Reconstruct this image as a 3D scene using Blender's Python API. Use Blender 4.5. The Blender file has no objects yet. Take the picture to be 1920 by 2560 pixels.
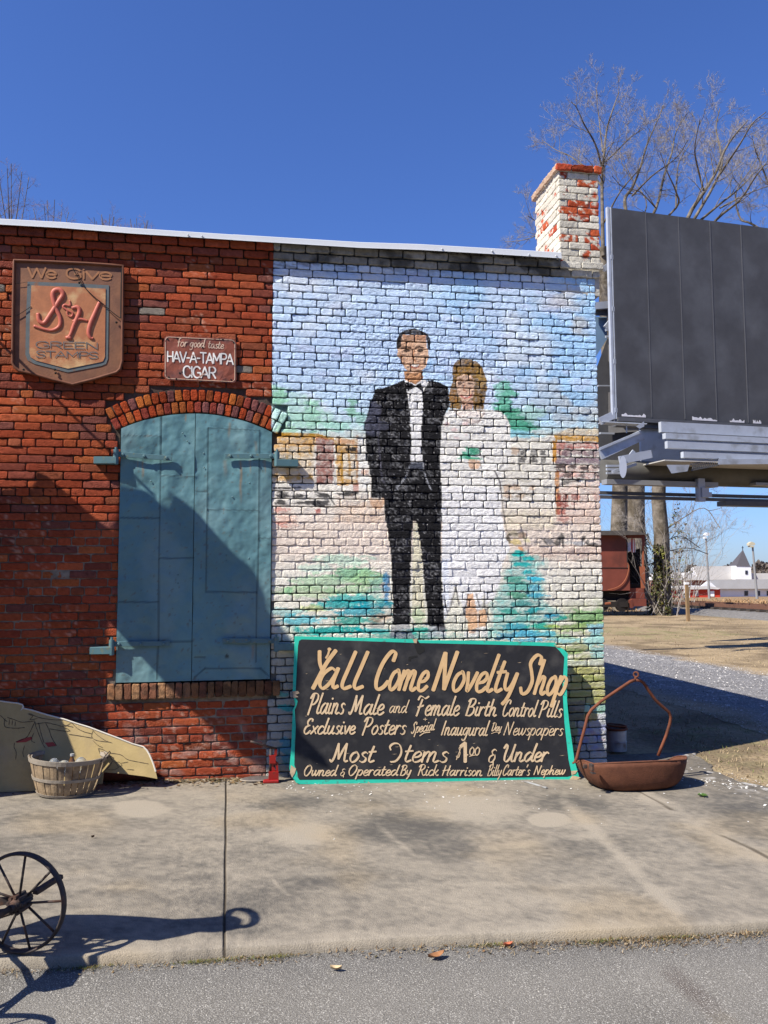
import bpy, math, random
import numpy as np
from mathutils import Vector, Matrix
S = bpy.context.scene
COL = S.collection
random.seed(7)

# ------------------------------------------------------------------ camera
F, YAW, PITCH, ROLL, DCAM, HCAM = 2070.0, 0.16725, 0.07758, -0.00506, 7.02121, 1.70709
PW_, PH_ = 1920.0, 2560.0
def _axes():
    cy, sy, cp, sp = math.cos(YAW), math.sin(YAW), math.cos(PITCH), math.sin(PITCH)
    fwd = np.array([sy*cp, cy*cp, sp]); right = np.array([cy, -sy, 0.0]); up = np.cross(right, fwd)
    c, s = math.cos(ROLL), math.sin(ROLL)
    return c*right+s*up, -s*right+c*up, fwd
AR, AU, AF = _axes()
CAMP = np.array([0.0, -DCAM, HCAM])
cam = bpy.data.cameras.new("camera"); cam_o = bpy.data.objects.new("camera", cam); COL.objects.link(cam_o)
m = Matrix(((AR[0], AU[0], -AF[0], CAMP[0]), (AR[1], AU[1], -AF[1], CAMP[1]), (AR[2], AU[2], -AF[2], CAMP[2]), (0, 0, 0, 1)))
cam_o.matrix_world = m
cam.sensor_fit = 'VERTICAL'; cam.sensor_height = 36.0; cam.lens = F/PH_*36.0
cam.clip_start = 0.05; cam.clip_end = 5000
S.camera = cam_o

# ------------------------------------------------------------------ light
SUN_EL = math.radians(47)
SAZ = np.array([0.915, 0.404]); SAZ = SAZ/np.linalg.norm(SAZ)
SD = np.array([SAZ[0]*math.cos(SUN_EL), SAZ[1]*math.cos(SUN_EL), -math.sin(SUN_EL)])   # travel direction of the light
w = bpy.data.worlds.new("World"); S.world = w; w.use_nodes = True
wn = w.node_tree.nodes; wl = w.node_tree.links
bg = wn['Background']
sky = wn.new('ShaderNodeTexSky'); sky.sky_type = 'NISHITA'; sky.sun_disc = False
sky.sun_elevation = SUN_EL; sky.sun_rotation = math.atan2(-SAZ[0], -SAZ[1])
sky.altitude = 0; sky.air_density = 1.15; sky.dust_density = 0.35; sky.ozone_density = 4.0
tint = wn.new('ShaderNodeMix'); tint.data_type = 'RGBA'; tint.blend_type = 'MULTIPLY'; tint.inputs[0].default_value = 1.0
tint.inputs[7].default_value = (0.62, 0.83, 1.40, 1)
wl.new(sky.outputs[0], tint.inputs[6]); wl.new(tint.outputs[2], bg.inputs[0]); bg.inputs[1].default_value = 0.065
sun = bpy.data.lights.new("sun", 'SUN'); sun.energy = 5.0; sun.angle = math.radians(0.5); sun.color = (1.0, 0.94, 0.84)
sun_o = bpy.data.objects.new("sun", sun); COL.objects.link(sun_o)
sun_o.rotation_euler = Vector(SD).to_track_quat('-Z', 'Y').to_euler(); sun_o.location = (-8, -12, 14)
S.view_settings.view_transform = 'Standard'; S.view_settings.look = 'None'
S.view_settings.exposure = 0.80; S.view_settings.gamma = 1.0
S.cycles.max_bounces = 6; S.cycles.diffuse_bounces = 2

# ------------------------------------------------------------------ measuring helpers
def ray(px, py):
    return AF + ((px-PW_/2)/F)*AR - ((py-PH_/2)/F)*AU
def atY(px, py, Y=0.0):
    d = ray(px, py); t = (Y-CAMP[1])/d[1]; return CAMP + d*t
GS, GX = 0.0225, 3.1
def gz(x): return min(max(GS*(GX-x), 0.0), 0.16)
def G(px, py):
    d = ray(px, py)
    # plane z = GS*(GX-x), flat beyond GX
    t = (GS*(GX-CAMP[0])-CAMP[2])/(d[2]+GS*d[0]); p = CAMP+d*t
    if p[0] > GX:
        t = -CAMP[2]/d[2]; p = CAMP+d*t
    return p
def PX(X, Y, Z):
    dx = np.asarray(X)-CAMP[0]; dy = np.asarray(Y)-CAMP[1]; dz = np.asarray(Z)-CAMP[2]
    z = dx*AF[0]+dy*AF[1]+dz*AF[2]
    return PW_/2+F*(dx*AR[0]+dy*AR[1]+dz*AR[2])/z, PH_/2-F*(dx*AU[0]+dy*AU[1]+dz*AU[2])/z

# ------------------------------------------------------------------ noise
def _h(ix, iy, seed):
    n = (ix.astype(np.int64)*374761393 + iy.astype(np.int64)*668265263 + seed*974634777) & 0x7fffffff
    n = ((n ^ (n >> 13))*1274126177) & 0x7fffffff
    n = (n ^ (n >> 16)) & 0xffff
    return n/65535.0
def vn(x, y, seed=0):
    x = np.asarray(x, float); y = np.asarray(y, float)
    ix = np.floor(x); iy = np.floor(y); fx = x-ix; fy = y-iy
    fx = fx*fx*(3-2*fx); fy = fy*fy*(3-2*fy)
    a = _h(ix, iy, seed); b = _h(ix+1, iy, seed); c = _h(ix, iy+1, seed); d = _h(ix+1, iy+1, seed)
    return (a*(1-fx)+b*fx)*(1-fy)+(c*(1-fx)+d*fx)*fy
def fbm(x, y, seed=0, o=4):
    s = 0; a = 1; t = 0
    for k in range(o):
        s = s+a*vn(x*2**k, y*2**k, seed+k*17); t += a; a *= .5
    return s/t
def sm(x, a, b):
    t = np.clip((x-a)/(b-a), 0, 1); return t*t*(3-2*t)
def lin(r, g, b):
    f = lambda c: (c/255/12.92 if c/255 <= .04045 else ((c/255+.055)/1.055)**2.4)
    return np.array([f(r), f(g), f(b)])

# ------------------------------------------------------------------ object helpers
def link(name, me, mat=None, parent=None, smooth=False):
    o = bpy.data.objects.new(name, me); COL.objects.link(o)
    if mat: me.materials.append(mat)
    if parent:
        o.parent = parent; o.location = -Vector(parent.get('_org', (0, 0, 0)))
    if smooth and len(me.polygons): me.polygons.foreach_set('use_smooth', [True]*len(me.polygons))
    return o
def tag(o, label=None, cat=None, group=None, kind=None):
    if label: o['label'] = label
    if cat: o['category'] = cat
    if group: o['group'] = group
    if kind: o['kind'] = kind
    return o
ORG = {}
def thing(name, label, cat, loc=(0, 0, 0), group=None):
    o = bpy.data.objects.new(name, None); COL.objects.link(o); o.location = loc
    o.empty_display_size = .1; ORG[o.name] = Vector(loc)
    return tag(o, label, cat, group)
def npmesh(name, V, Q, col=None, T=None):
    V = np.asarray(V, np.float32); Q = np.asarray(Q, np.int32)
    me = bpy.data.meshes.new(name)
    nv, nq = len(V), len(Q); k = Q.shape[1]
    me.vertices.add(nv); me.vertices.foreach_set('co', V.ravel())
    me.loops.add(nq*k); me.loops.foreach_set('vertex_index', Q.ravel())
    me.polygons.add(nq); me.polygons.foreach_set('loop_start', np.arange(nq, dtype=np.int32)*k)
    me.polygons.foreach_set('loop_total', np.full(nq, k, np.int32))
    me.update(calc_edges=True); me.validate()
    if col is not None:
        a = me.color_attributes.new('Col', 'FLOAT_COLOR', 'POINT')
        c = np.ones((nv, 4), np.float32); c[:, :3] = col; a.data.foreach_set('color', c.ravel())
    return me
def place(o, parent):
    """parent a part built in world coordinates"""
    if parent is not None:
        o.parent = parent; p = parent; off = Vector((0, 0, 0))
        chain = parent
        while chain is not None:
            off += Vector(chain.location); chain = chain.parent
        o.location = -off
    return o
def grid_faces(nu, nv, base=0):
    i = np.arange(nu-1)[:, None]; j = np.arange(nv-1)[None, :]
    a = i*nv+j
    return np.stack([a, a+nv, a+nv+1, a+1], -1).reshape(-1, 4)+base

class MB:
    def __init__(s): s.v = []; s.f = []; s.c = []; s.g = []
    def add(s, V, Fc):
        s.g.append((len(s.v), len(s.v)+len(V), len(s.f), len(s.f)+len(Fc)))
        b = len(s.v); s.v += [tuple(map(float, p)) for p in V]; s.f += [tuple(b+i for i in f) for f in Fc]
    def box(s, c, d, rot=None, bev=0.0):
        hx, hy, hz = d[0]/2, d[1]/2, d[2]/2
        b = min(bev, hx*.9, hy*.9, hz*.9)
        if b <= 0:
            P = [(x*hx, y*hy, z*hz) for x in (-1, 1) for y in (-1, 1) for z in (-1, 1)]
            Fc = [(0, 1, 3, 2), (4, 6, 7, 5), (0, 4, 5, 1), (2, 3, 7, 6), (0, 2, 6, 4), (1, 5, 7, 3)]
        else:
            bm = bmesh_box(hx, hy, hz, b); P, Fc = bm
        if rot is not None: P = [rot @ Vector(p) for p in P]
        s.add([(p[0]+c[0], p[1]+c[1], p[2]+c[2]) for p in P], Fc); return s
    def bar(s, a, b, w, h, up=(0, 0, 1), bev=0.0):
        a = Vector(a); b = Vector(b); d = (b-a); L = d.length; d.normalize(); up = Vector(up)
        if abs(d.dot(up)) > .98: up = Vector((0, 1, 0))
        x = d.cross(up).normalized(); z = x.cross(d)
        R = Matrix((x, d, z)).transposed()
        s.box((a+b)/2, (w, L, h), R, bev); return s
    def tube(s, pts, r, n=8, cap=True):
        pts = [Vector(p) for p in pts]; N = len(pts)
        if not hasattr(r, '__len__'): r = [r]*N
        t0 = (pts[1]-pts[0]).normalized()
        u = t0.orthogonal().normalized(); V = []; Fc = []
        for i, p in enumerate(pts):
            t = (pts[min(i+1, N-1)]-pts[max(i-1, 0)])
            t = t.normalized() if t.length > 1e-9 else t0
            u = (u-t*u.dot(t)); u = u.normalized() if u.length > 1e-6 else t.orthogonal().normalized()
            v = t.cross(u)
            for k in range(n):
                a = 2*math.pi*k/n; V.append(p+(u*math.cos(a)+v*math.sin(a))*r[i])
        for i in range(N-1):
            for k in range(n):
                k2 = (k+1) % n; Fc.append((i*n+k, i*n+k2, (i+1)*n+k2, (i+1)*n+k))
        if cap:
            Fc.append(tuple(range(n-1, -1, -1))); Fc.append(tuple((N-1)*n+k for k in range(n)))
        s.add(V, Fc); return s
    def ring(s, c, ax, R, r, n=36, m=8, e=(1, 1)):
        ax = Vector(ax).normalized(); u = ax.orthogonal().normalized(); v = ax.cross(u); c = Vector(c); V = []; Fc = []
        for i in range(n):
            a = 2*math.pi*i/n; d = u*math.cos(a)+v*math.sin(a)
            for k in range(m):
                b = 2*math.pi*k/m; V.append(c+d*(R+r*e[0]*math.cos(b))+ax*(r*e[1]*math.sin(b)))
        for i in range(n):
            for k in range(m):
                Fc.append((i*m+k, ((i+1) % n)*m+k, ((i+1) % n)*m+(k+1) % m, i*m+(k+1) % m))
        s.add(V, Fc); return s
    def prism(s, poly, f, d):
        """poly: list of 2d pts; f maps (x,y,t) -> 3d ; t in (0,d)"""
        n = len(poly)
        V = [f(x, y, 0) for x, y in poly]+[f(x, y, d) for x, y in poly]
        Fc = [tuple(range(n)), tuple(range(2*n-1, n-1, -1))]
        for i in range(n):
            j = (i+1) % n; Fc.append((i, i+n, j+n, j))
        s.add(V, Fc); return s
    def lathe(s, prof, c, n=32, sx=1, sy=1, rot=None):
        V = []; Fc = []
        for r, z in prof:
            for k in range(n):
                a = 2*math.pi*k/n; p = Vector((r*math.cos(a)*sx, r*math.sin(a)*sy, z))
                if rot is not None: p = rot @ p
                V.append((p[0]+c[0], p[1]+c[1], p[2]+c[2]))
        for i in range(len(prof)-1):
            for k in range(n):
                k2 = (k+1) % n; Fc.append((i*n+k, i*n+k2, (i+1)*n+k2, (i+1)*n+k))
        s.add(V, Fc); return s
    def each(s, name, mat=None, parent=None, smooth=False):
        """every shape that was added becomes an object of its own"""
        out = []
        for v0, v1, f0, f1 in s.g:
            m_ = MB(); m_.add(s.v[v0:v1], [tuple(i-v0 for i in f) for f in s.f[f0:f1]]); out.append(m_.build(name, mat, parent, smooth))
        return out
    def build(s, name, mat=None, parent=None, smooth=False, fix=True):
        me = bpy.data.meshes.new(name); me.from_pydata(s.v, [], s.f); me.update()
        if fix:
            import bmesh
            bm = bmesh.new(); bm.from_mesh(me); bmesh.ops.recalc_face_normals(bm, faces=bm.faces); bm.to_mesh(me); bm.free()
        if mat: me.materials.append(mat)
        if smooth: 
            me.polygons.foreach_set('use_smooth', [True]*len(me.polygons))
            if smooth == 'auto':
                try: me.set_sharp_from_angle(angle=math.radians(35))
                except Exception: pass
        o = bpy.data.objects.new(name, me); COL.objects.link(o)
        return place(o, parent)
_bb = {}
def bmesh_box(hx, hy, hz, b):
    V = []; idx = {}
    for sx in (-1, 1):
        for sy in (-1, 1):
            for sz in (-1, 1):
                for k in range(3):
                    p = [sx*(hx-b), sy*(hy-b), sz*(hz-b)]; p[k] += (sx, sy, sz)[k]*b
                    idx[(sx, sy, sz, k)] = len(V); V.append(tuple(p))
    g = lambda *a: idx[a]
    Fc = []
    for k in range(3):
        a, c = [(1, 2), (0, 2), (0, 1)][k]
        for s in (-1, 1):
            q = []
            for (p, r) in ((-1, -1), (1, -1), (1, 1), (-1, 1)):
                t = [0, 0, 0]; t[k] = s; t[a] = p; t[c] = r; q.append(g(*t, k))
            Fc.append(tuple(q))
    for k in range(3):
        a, c = [(1, 2), (0, 2), (0, 1)][k]
        for p in (-1, 1):
            for r in (-1, 1):
                q = []
                for s, kk in ((-1, a), (1, a), (1, c), (-1, c)):
                    t = [0, 0, 0]; t[k] = s; t[a] = p; t[c] = r; q.append(g(*t, kk))
                Fc.append(tuple(q))
    for sx in (-1, 1):
        for sy in (-1, 1):
            for sz in (-1, 1): Fc.append((g(sx, sy, sz, 0), g(sx, sy, sz, 1), g(sx, sy, sz, 2)))
    return V, Fc

# ------------------------------------------------------------------ materials
def mat(name, col=(.5, .5, .5), rough=.8, metal=0.0, attr=False, var=.25, scale=6.0, bump=.0, bscale=60.0, col2=None, c2scale=3.0, c2lo=.5, c2hi=.62, spec=.3, detail=6):
    M = bpy.data.materials.new(name); M.use_nodes = True; N = M.node_tree.nodes; L = M.node_tree.links
    P = N['Principled BSDF']; P.inputs['Roughness'].default_value = rough; P.inputs['Metallic'].default_value = metal
    P.inputs['Specular IOR Level'].default_value = spec
    geo = N.new('ShaderNodeNewGeometry')
    if attr:
        a = N.new('ShaderNodeVertexColor'); a.layer_name = 'Col'; base = a.outputs[0]
    else:
        a = N.new('ShaderNodeRGB'); a.outputs[0].default_value = (*col, 1); base = a.outputs[0]
    if col2 is not None:
        nz = N.new('ShaderNodeTexNoise'); nz.inputs['Scale'].default_value = c2scale; nz.inputs['Detail'].default_value = detail
        L.new(geo.outputs['Position'], nz.inputs['Vector'])
        mr = N.new('ShaderNodeMapRange'); mr.inputs[1].default_value = c2lo; mr.inputs[2].default_value = c2hi
        L.new(nz.outputs[0], mr.inputs[0])
        mx = N.new('ShaderNodeMix'); mx.data_type = 'RGBA'; L.new(mr.outputs[0], mx.inputs[0]); L.new(base, mx.inputs[6])
        mx.inputs[7].default_value = (*col2, 1); base = mx.outputs[2]
    if var > 0:
        nz = N.new('ShaderNodeTexNoise'); nz.inputs['Scale'].default_value = scale; nz.inputs['Detail'].default_value = 8; nz.inputs['Roughness'].default_value = .7
        L.new(geo.outputs['Position'], nz.inputs['Vector'])
        mr = N.new('ShaderNodeMapRange'); mr.inputs[1].default_value = .25; mr.inputs[2].default_value = .75
        mr.inputs[3].default_value = 1-var; mr.inputs[4].default_value = 1+var; L.new(nz.outputs[0], mr.inputs[0])
        mx = N.new('ShaderNodeMix'); mx.data_type = 'RGBA'; mx.blend_type = 'MULTIPLY'; mx.inputs[0].default_value = 1
        L.new(base, mx.inputs[6]); L.new(mr.outputs[0], mx.inputs[7]); base = mx.outputs[2]
    L.new(base, P.inputs['Base Color'])
    if bump > 0:
        nz = N.new('ShaderNodeTexNoise'); nz.inputs['Scale'].default_value = bscale; nz.inputs['Detail'].default_value = 5
        L.new(geo.outputs['Position'], nz.inputs['Vector'])
        b = N.new('ShaderNodeBump'); b.inputs['Strength'].default_value = 1.0; b.inputs['Distance'].default_value = bump
        L.new(nz.outputs[0], b.inputs['Height']); L.new(b.outputs[0], P.inputs['Normal'])
    return M
M_brick = mat('brick', attr=True, rough=.9, var=.22, scale=45, bump=.010, bscale=110, spec=.05)
M_paint = mat('painted_brick', attr=True, rough=.8, var=.07, scale=60, bump=.011, bscale=115, spec=.1)
M_mortar = mat('mortar', attr=True, rough=1, var=.25, scale=30, bump=.004, bscale=120, spec=.1)
M_flash = mat('white_metal', (.58, .60, .62), .45, 0, var=.05, scale=3)
M_shut = mat('shutter_paint', attr=True, rough=.5, var=.10, scale=9, bump=.0015, bscale=35, spec=.45)
M_hinge = mat('hinge_paint', (.075, .155, .175), .5, var=.12, scale=20, spec=.45, col2=(.12, .16, .13), c2scale=25, c2lo=.58, c2hi=.66)
M_dark = mat('dark_gap', (.012, .012, .012), .9, var=0)
M_rust = mat('rust', (.16, .055, .03), .85, var=.3, scale=18, bump=.002, bscale=120, col2=(.09, .035, .022), c2scale=9, c2lo=.45, c2hi=.65, spec=.2)
M_wood = mat('grey_wood', (.26, .21, .15), .85, var=.35, scale=25, bump=.002, bscale=80)
M_iron = mat('old_iron', (.045, .036, .034), .65, var=.3, scale=30, bump=.001, bscale=150, col2=(.09, .05, .035), c2scale=20)

# ------------------------------------------------------------------ ground
def attrgrid(name, xs, ys, zf, colf, matl):
    X, Y = np.meshgrid(xs, ys, indexing='ij')
    V = np.stack([X, Y, zf(X, Y)], -1).reshape(-1, 3)
    return npmesh(name, V, grid_faces(len(xs), len(ys)), colf(X, Y).reshape(-1, 3))
gzv = lambda X: np.clip(GS*(GX-X), 0, .16)
DIP = lambda X, Y: -np.clip(np.sqrt(np.maximum(X-2, 0)**2*.35+np.maximum(Y+7, 0)**2)-40, 0, 230)*.018
def ground_z(X, Y): return gzv(X)-.012+DIP(X, Y)-.12*sm(-(Y+2.95), 0, .15)*(1-sm(X, 8.2, 9.5))
def gcol(X, Y):
    n = fbm(X*.9, Y*.9, 3, 5); n2 = fbm(X*.25, Y*.25, 9, 3); n3 = fbm(X*6, Y*6, 21, 3)
    c = np.empty(X.shape+(3,)); tan = np.array([.295, .225, .14]); br = np.array([.165, .125, .08]); gr = np.array([.11, .13, .045])
    c[:] = tan
    k = sm(n, .45, .68)[..., None]; c = c*(1-k)+br*k
    k = (sm(n2, .55, .75)*sm(n3, .45, .7)*.55)[..., None]; c = c*(1-k)+gr*k
    c *= (.75+.5*n3)[..., None]
    far = sm(Y, 24, 30)[..., None]; c = c*(1-far*.6)+np.array([.27, .17, .085])*(.7+.6*n3[..., None])*far*.6
    return c
M_ground = mat('dry_ground', attr=True, rough=1, var=.3, scale=14, bump=.03, bscale=22, spec=.05)
xs = np.concatenate([np.linspace(-400, -12, 24), np.linspace(-10, 3, 20), np.linspace(3.1, 16, 160), np.linspace(16.3, 60, 90), np.linspace(65, 700, 40)])
ys = np.concatenate([np.linspace(-60, -8, 10), np.linspace(-7, 14, 180), np.linspace(14.3, 60, 110), np.linspace(64, 900, 50)])
go = link('ground', attrgrid('ground', xs, ys, ground_z, gcol, None), M_ground, smooth=True); tag(go, kind='structure')

# pavement (concrete slab in front of the wall)
EDGE = lambda X: -3.135-0.012*(X+1)+.012*np.sin(X*2.1)+.008*(vn(X*6, X*0, 4)-.5)
blobs = []
def gblob(px, py, rx, ry, amt, hard=.6): blobs.append((px, py, rx, ry, amt, hard))
gblob(1010, 2075, 190, 52, -.55, .3); gblob(1120, 2130, 130, 35, -.35, .4); gblob(720, 2010, 120, 28, -.35, .3); gblob(1430, 2010, 120, 30, -.25, .3)
gblob(1180, 2030, 170, 42, .5, .3); gblob(760, 2080, 95, 42, .5, .3); gblob(355, 2022, 82, 24, .6, .75); gblob(1372, 2049, 52, 18, .75, .93)
gblob(1450, 2120, 160, 40, -.2, .2); gblob(880, 2200, 260, 30, -.22, .2); gblob(700, 2240, 200, 60, -.15, .2); gblob(1200, 2250, 330, 40, .25, .2)
gblob(1870, 2010, 110, 60, -.35, .5); gblob(300, 2150, 260, 50, -.12, .2); gblob(1600, 2190, 170, 40, -.15, .2); gblob(250, 2300, 200, 40, .1, .2)
gblob(1300, 2210, 400, 8, .25, .2); gblob(760, 2185, 250, 7, .18, .3); gblob(300, 2215, 260, 8, .18, .3)
def pcol(X, Y):
    px, py = PX(X, Y, gzv(X))
    n = fbm(X*1.3, Y*1.9, 41, 5); n2 = fbm(X*5, Y*7, 51, 4); n3 = fbm(X*28, Y*28, 61, 2)
    t = (n-.5)*.6+.05
    wx = px+60*(fbm(X*2.2, Y*2.2, 71, 3)-.5); wy = py+22*(fbm(X*2.2, Y*2.2, 81, 3)-.5)
    for (a, b, rx, ry, amt, hd) in blobs:
        d = np.sqrt(((wx-a)/rx)**2+((wy-b)/ry)**2) if hd < .9 else np.sqrt(((px-a)/rx)**2+((py-b)/ry)**2)
        t = t+amt*(1-sm(d, hd, 1.1))
    def line(x0, y0, x1, y1, wdt, amt):
        nonlocal t
        L = math.hypot(x1-x0, y1-y0); u = ((px-x0)*(x1-x0)+(py-y0)*(y1-y0))/L/L; dd = np.abs((px-x0)*(y1-y0)-(py-y0)*(x1-x0))/L
        t = t+amt*(1-sm(dd, 0, wdt))*(u > 0)*(u < 1)*(.4+.9*n2)
    line(1400, 1990, 1700, 2290, 22, .55); line(1600, 1985, 1920, 2150, 30, .4); line(1200, 2120, 1500, 2085, 14, .4); line(1600, 2240, 1680, 2220, 6, .5)
    line(940, 2060, 1040, 2140, 9, .35); line(680, 2200, 720, 2240, 8, .3)
    edge = sm(-(Y-EDGE(X)), -.16, -.02); t = t+.35*edge
    t = t+(n2-.5)*.45+(n3-.5)*.5+(fbm(X*75, Y*75, 62, 2)-.5)*.35
    k = sm(t, -.62, .62)[..., None]
    c = np.array([.088, .082, .073])*(1-k)+np.array([.300, .262, .205])*k
    warm = sm(fbm(X*1.7+9, Y*1.7, 91, 3), .5, .75)[..., None]; c = c*(1-warm*.35)+c*np.array([1.12, .98, .74])*warm*.35
    # narrow dirty contraction joint
    j = np.abs(X-JX(Y)); kk = (1-sm(j, .003, .010))[..., None]; c = c*(1-kk*.8)+np.array([.03, .022, .014])*kk*.8
    j2 = np.abs(X-JX2(Y))+.02*(n2-.5); kk = ((1-sm(j2, .008, .02))*sm(n, .38, .5))[..., None]; c = c*(1-kk*.7)+np.array([.04, .03, .02])*kk*.7
    return c
JX = lambda Y: -.131-.0185*Y+.0012*np.sin(Y*7)
def JX2(Y): return 3.05+.02*np.sin(Y*5)+(-Y)*.03
def pz(X, Y):
    z = gzv(X)+.003*(fbm(X*.8, Y*.8, 12, 2)-.5)
    return z-.008*(1-sm(np.abs(X-JX(Y)), .003, .009))
M_conc = mat('concrete', attr=True, rough=.92, var=.30, scale=150, bump=.005, bscale=170, spec=.15)
xs = np.concatenate([np.linspace(-4.2, -.4, 150), np.linspace(-.38, .2, 190), np.linspace(.22, 3.2, 170)])
t = np.concatenate([np.linspace(0, .985, 170), [.993, 1.0]])
X = np.repeat(xs[:, None], len(t), 1)
Y = .06+(EDGE(X)-.06)*t[None, :]
Z = pz(X, Y); Z[:, -1] -= .006
Cc = pcol(X, Y)
# skirt down to the road
Xs = X[:, -1:]; Ys = Y[:, -1:]-.006; Zs = Z[:, -1:]-.08
V = np.stack([np.concatenate([X, Xs], 1), np.concatenate([Y, Ys], 1), np.concatenate([Z, Zs], 1)], -1)
Cc = np.concatenate([Cc, Cc[:, -1:]*.55], 1)
po = link('pavement', npmesh('pavement', V.reshape(-1, 3), grid_faces(len(xs), len(t)+1), Cc.reshape(-1, 3)), M_conc, smooth=True); tag(po, kind='structure')
# the same concrete running round the building corner, with a broken edge against the grass
XR = lambda Y: np.interp(Y, [-9, -3.1, -2, -1, -.6, -.3, 0, .25, .55], [9, 5.5, 4.8, 4.25, 4.07, 4.06, 4.12, 4.2, 4.36])
ys = np.linspace(.55, -.001, 40); ys = np.concatenate([ys, np.linspace(-.02, -3.135, 170)]); t = np.linspace(0, 1, 120)
Y = np.repeat(ys[None, :], len(t), 0); X1 = XR(Y)+.16*(fbm(Y*5, Y*0+2, 19, 3)-.5); X = 3.2+(X1-3.2)*t[:, None]
Y = Y+(EDGE(X)+3.135)*sm(-Y, 2, 3.13)
Z = pz(X, Y); Z[-1] -= .03
chip = sm(fbm(X*9, Y*9, 29, 3), .60, .66)*sm(t[:, None], .55, 1.0)
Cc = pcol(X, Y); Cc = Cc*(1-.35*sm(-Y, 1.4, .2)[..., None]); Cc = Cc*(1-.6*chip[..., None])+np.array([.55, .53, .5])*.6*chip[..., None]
p2 = link('pavement', npmesh('pavement', np.stack([X, Y, Z], -1).reshape(-1, 3), grid_faces(len(t), len(ys)), Cc.reshape(-1, 3)), M_conc, smooth=True); tag(p2, kind='structure')
def roadcol(X, Y):
    n = fbm(X*2, Y*2, 5, 4); n2 = fbm(X*11, Y*11, 15, 3)
    c = np.ones(X.shape+(3,))*np.array([.158, .148, .130]); c *= (.78+.45*n)[..., None]
    k = sm(fbm(X*.7+3, Y*.9, 33, 4), .52, .7)[..., None]; c = c*(1-k*.25)+np.array([.2, .17, .12])*k*.25
    d = (Y-EDGE(X)); k = sm(d, -.34-.2*n, -.02)[..., None]; c = c*(1-k*.5)+np.array([.085, .083, .082])*k*.5
    px, py = PX(X, Y, 0)
    x0, y0, x1, y1 = 1655, 2400, 1815, 2545; L = math.hypot(x1-x0, y1-y0); u = ((px-x0)*(x1-x0)+(py-y0)*(y1-y0))/L/L; dd = np.abs((px-x0)*(y1-y0)-(py-y0)*(x1-x0))/L
    k = ((1-sm(dd+14*(n2-.5), 4, 22+8*u))*sm(u, 0, .15)*(1-sm(u, .6, 1)))[..., None]; c = c*(1-k*.6)+np.array([.07, .052, .045])*k*.6
    k = ((1-sm(np.abs(u-1.0), .0, .22))*(1-sm(dd, 4, 20)))[..., None]*.4; c = c*(1-k)+np.array([.2, .15, .08])*k
    return c
M_road = mat('asphalt', attr=True, rough=.9, var=.5, scale=120, bump=.007, bscale=140, spec=.08, col2=(.44, .42, .375), c2scale=190, c2lo=.56, c2hi=.68, detail=2)
xs = np.concatenate([np.linspace(-60, -5.4, 12), np.linspace(-5, 8, 260), np.linspace(8.4, 60, 12)]); t = np.linspace(0, 1, 150)
X = np.repeat(xs[:, None], len(t), 1); Y0 = EDGE(X)-.002; Y = Y0+(-60.0-Y0)*(t[None, :]**3*.86+t[None, :]*.14)
Z = gzv(X)-.045+.01*(fbm(X*2, Y*2, 8, 3)-.5)
ro = link('road', npmesh('road', np.stack([X, Y, Z], -1).reshape(-1, 3), grid_faces(len(xs), len(t)), roadcol(X, Y).reshape(-1, 3)), M_road, smooth=True); tag(ro, kind='structure')
# gravel drive beside the building
def gvcol(X, Y):
    n = fbm(X*8, Y*8, 5, 3); n2 = fbm(X*1.2, Y*.7, 7, 4); c = np.ones(X.shape+(3,))*np.array([.17, .165, .165])*(.7+.5*n)[..., None]
    k = (sm(n, .60, .7)*sm(n2, .45, .6)*.35)[..., None]; c = c*(1-k)+np.array([.55, .53, .5])*k
    e = np.minimum(X-5.6, 9.1-X)+.8*(n2-.5); k = (1-sm(e, 0, .7))[..., None]; c = c*(1-k*.8)+np.array([.3, .22, .12])*k*.8
    return c
M_gravel = mat('gravel', attr=True, rough=.95, var=.35, scale=40, bump=.01, bscale=60, col2=(.6, .58, .55), c2scale=34, c2lo=.63, c2hi=.68, detail=3)
xs = np.linspace(5.6, 9.1, 150); ys = np.linspace(-9, 34, 700)
Xg, Yg = np.meshgrid(xs, ys, indexing='ij'); wv = .55*(fbm(Yg*1.1, Yg*0+3, 91, 4)-.5); Xw = Xg+wv
Cg = gvcol(Xg, Yg); e_ = np.minimum(Xg-5.6, 9.1-Xg)+.9*(fbm(Xg*2.4, Yg*2.4, 93, 4)-.55); k = sm(e_, -.05, .45)[..., None]; Cg = Cg*k+gcol(Xw, Yg)*(1-k)
gv = link('path', npmesh('path', np.stack([Xw, Yg, ground_z(Xw, Yg)+.004+.012*k[..., 0]], -1).reshape(-1, 3), grid_faces(len(xs), len(ys)), Cg.reshape(-1, 3)), M_gravel, smooth=True); tag(gv, kind='structure')

# ------------------------------------------------------------------ brick building
XL, XC = -3.0, 3.17          # modelled brickwork from XL to the corner XC
CH = 0.0667; Z0 = 4.4014; BL = 0.21264
bld = thing('brick_building', 'one-storey red brick store with a painted bride and groom mural', 'building', (0, 0, 0))
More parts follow.
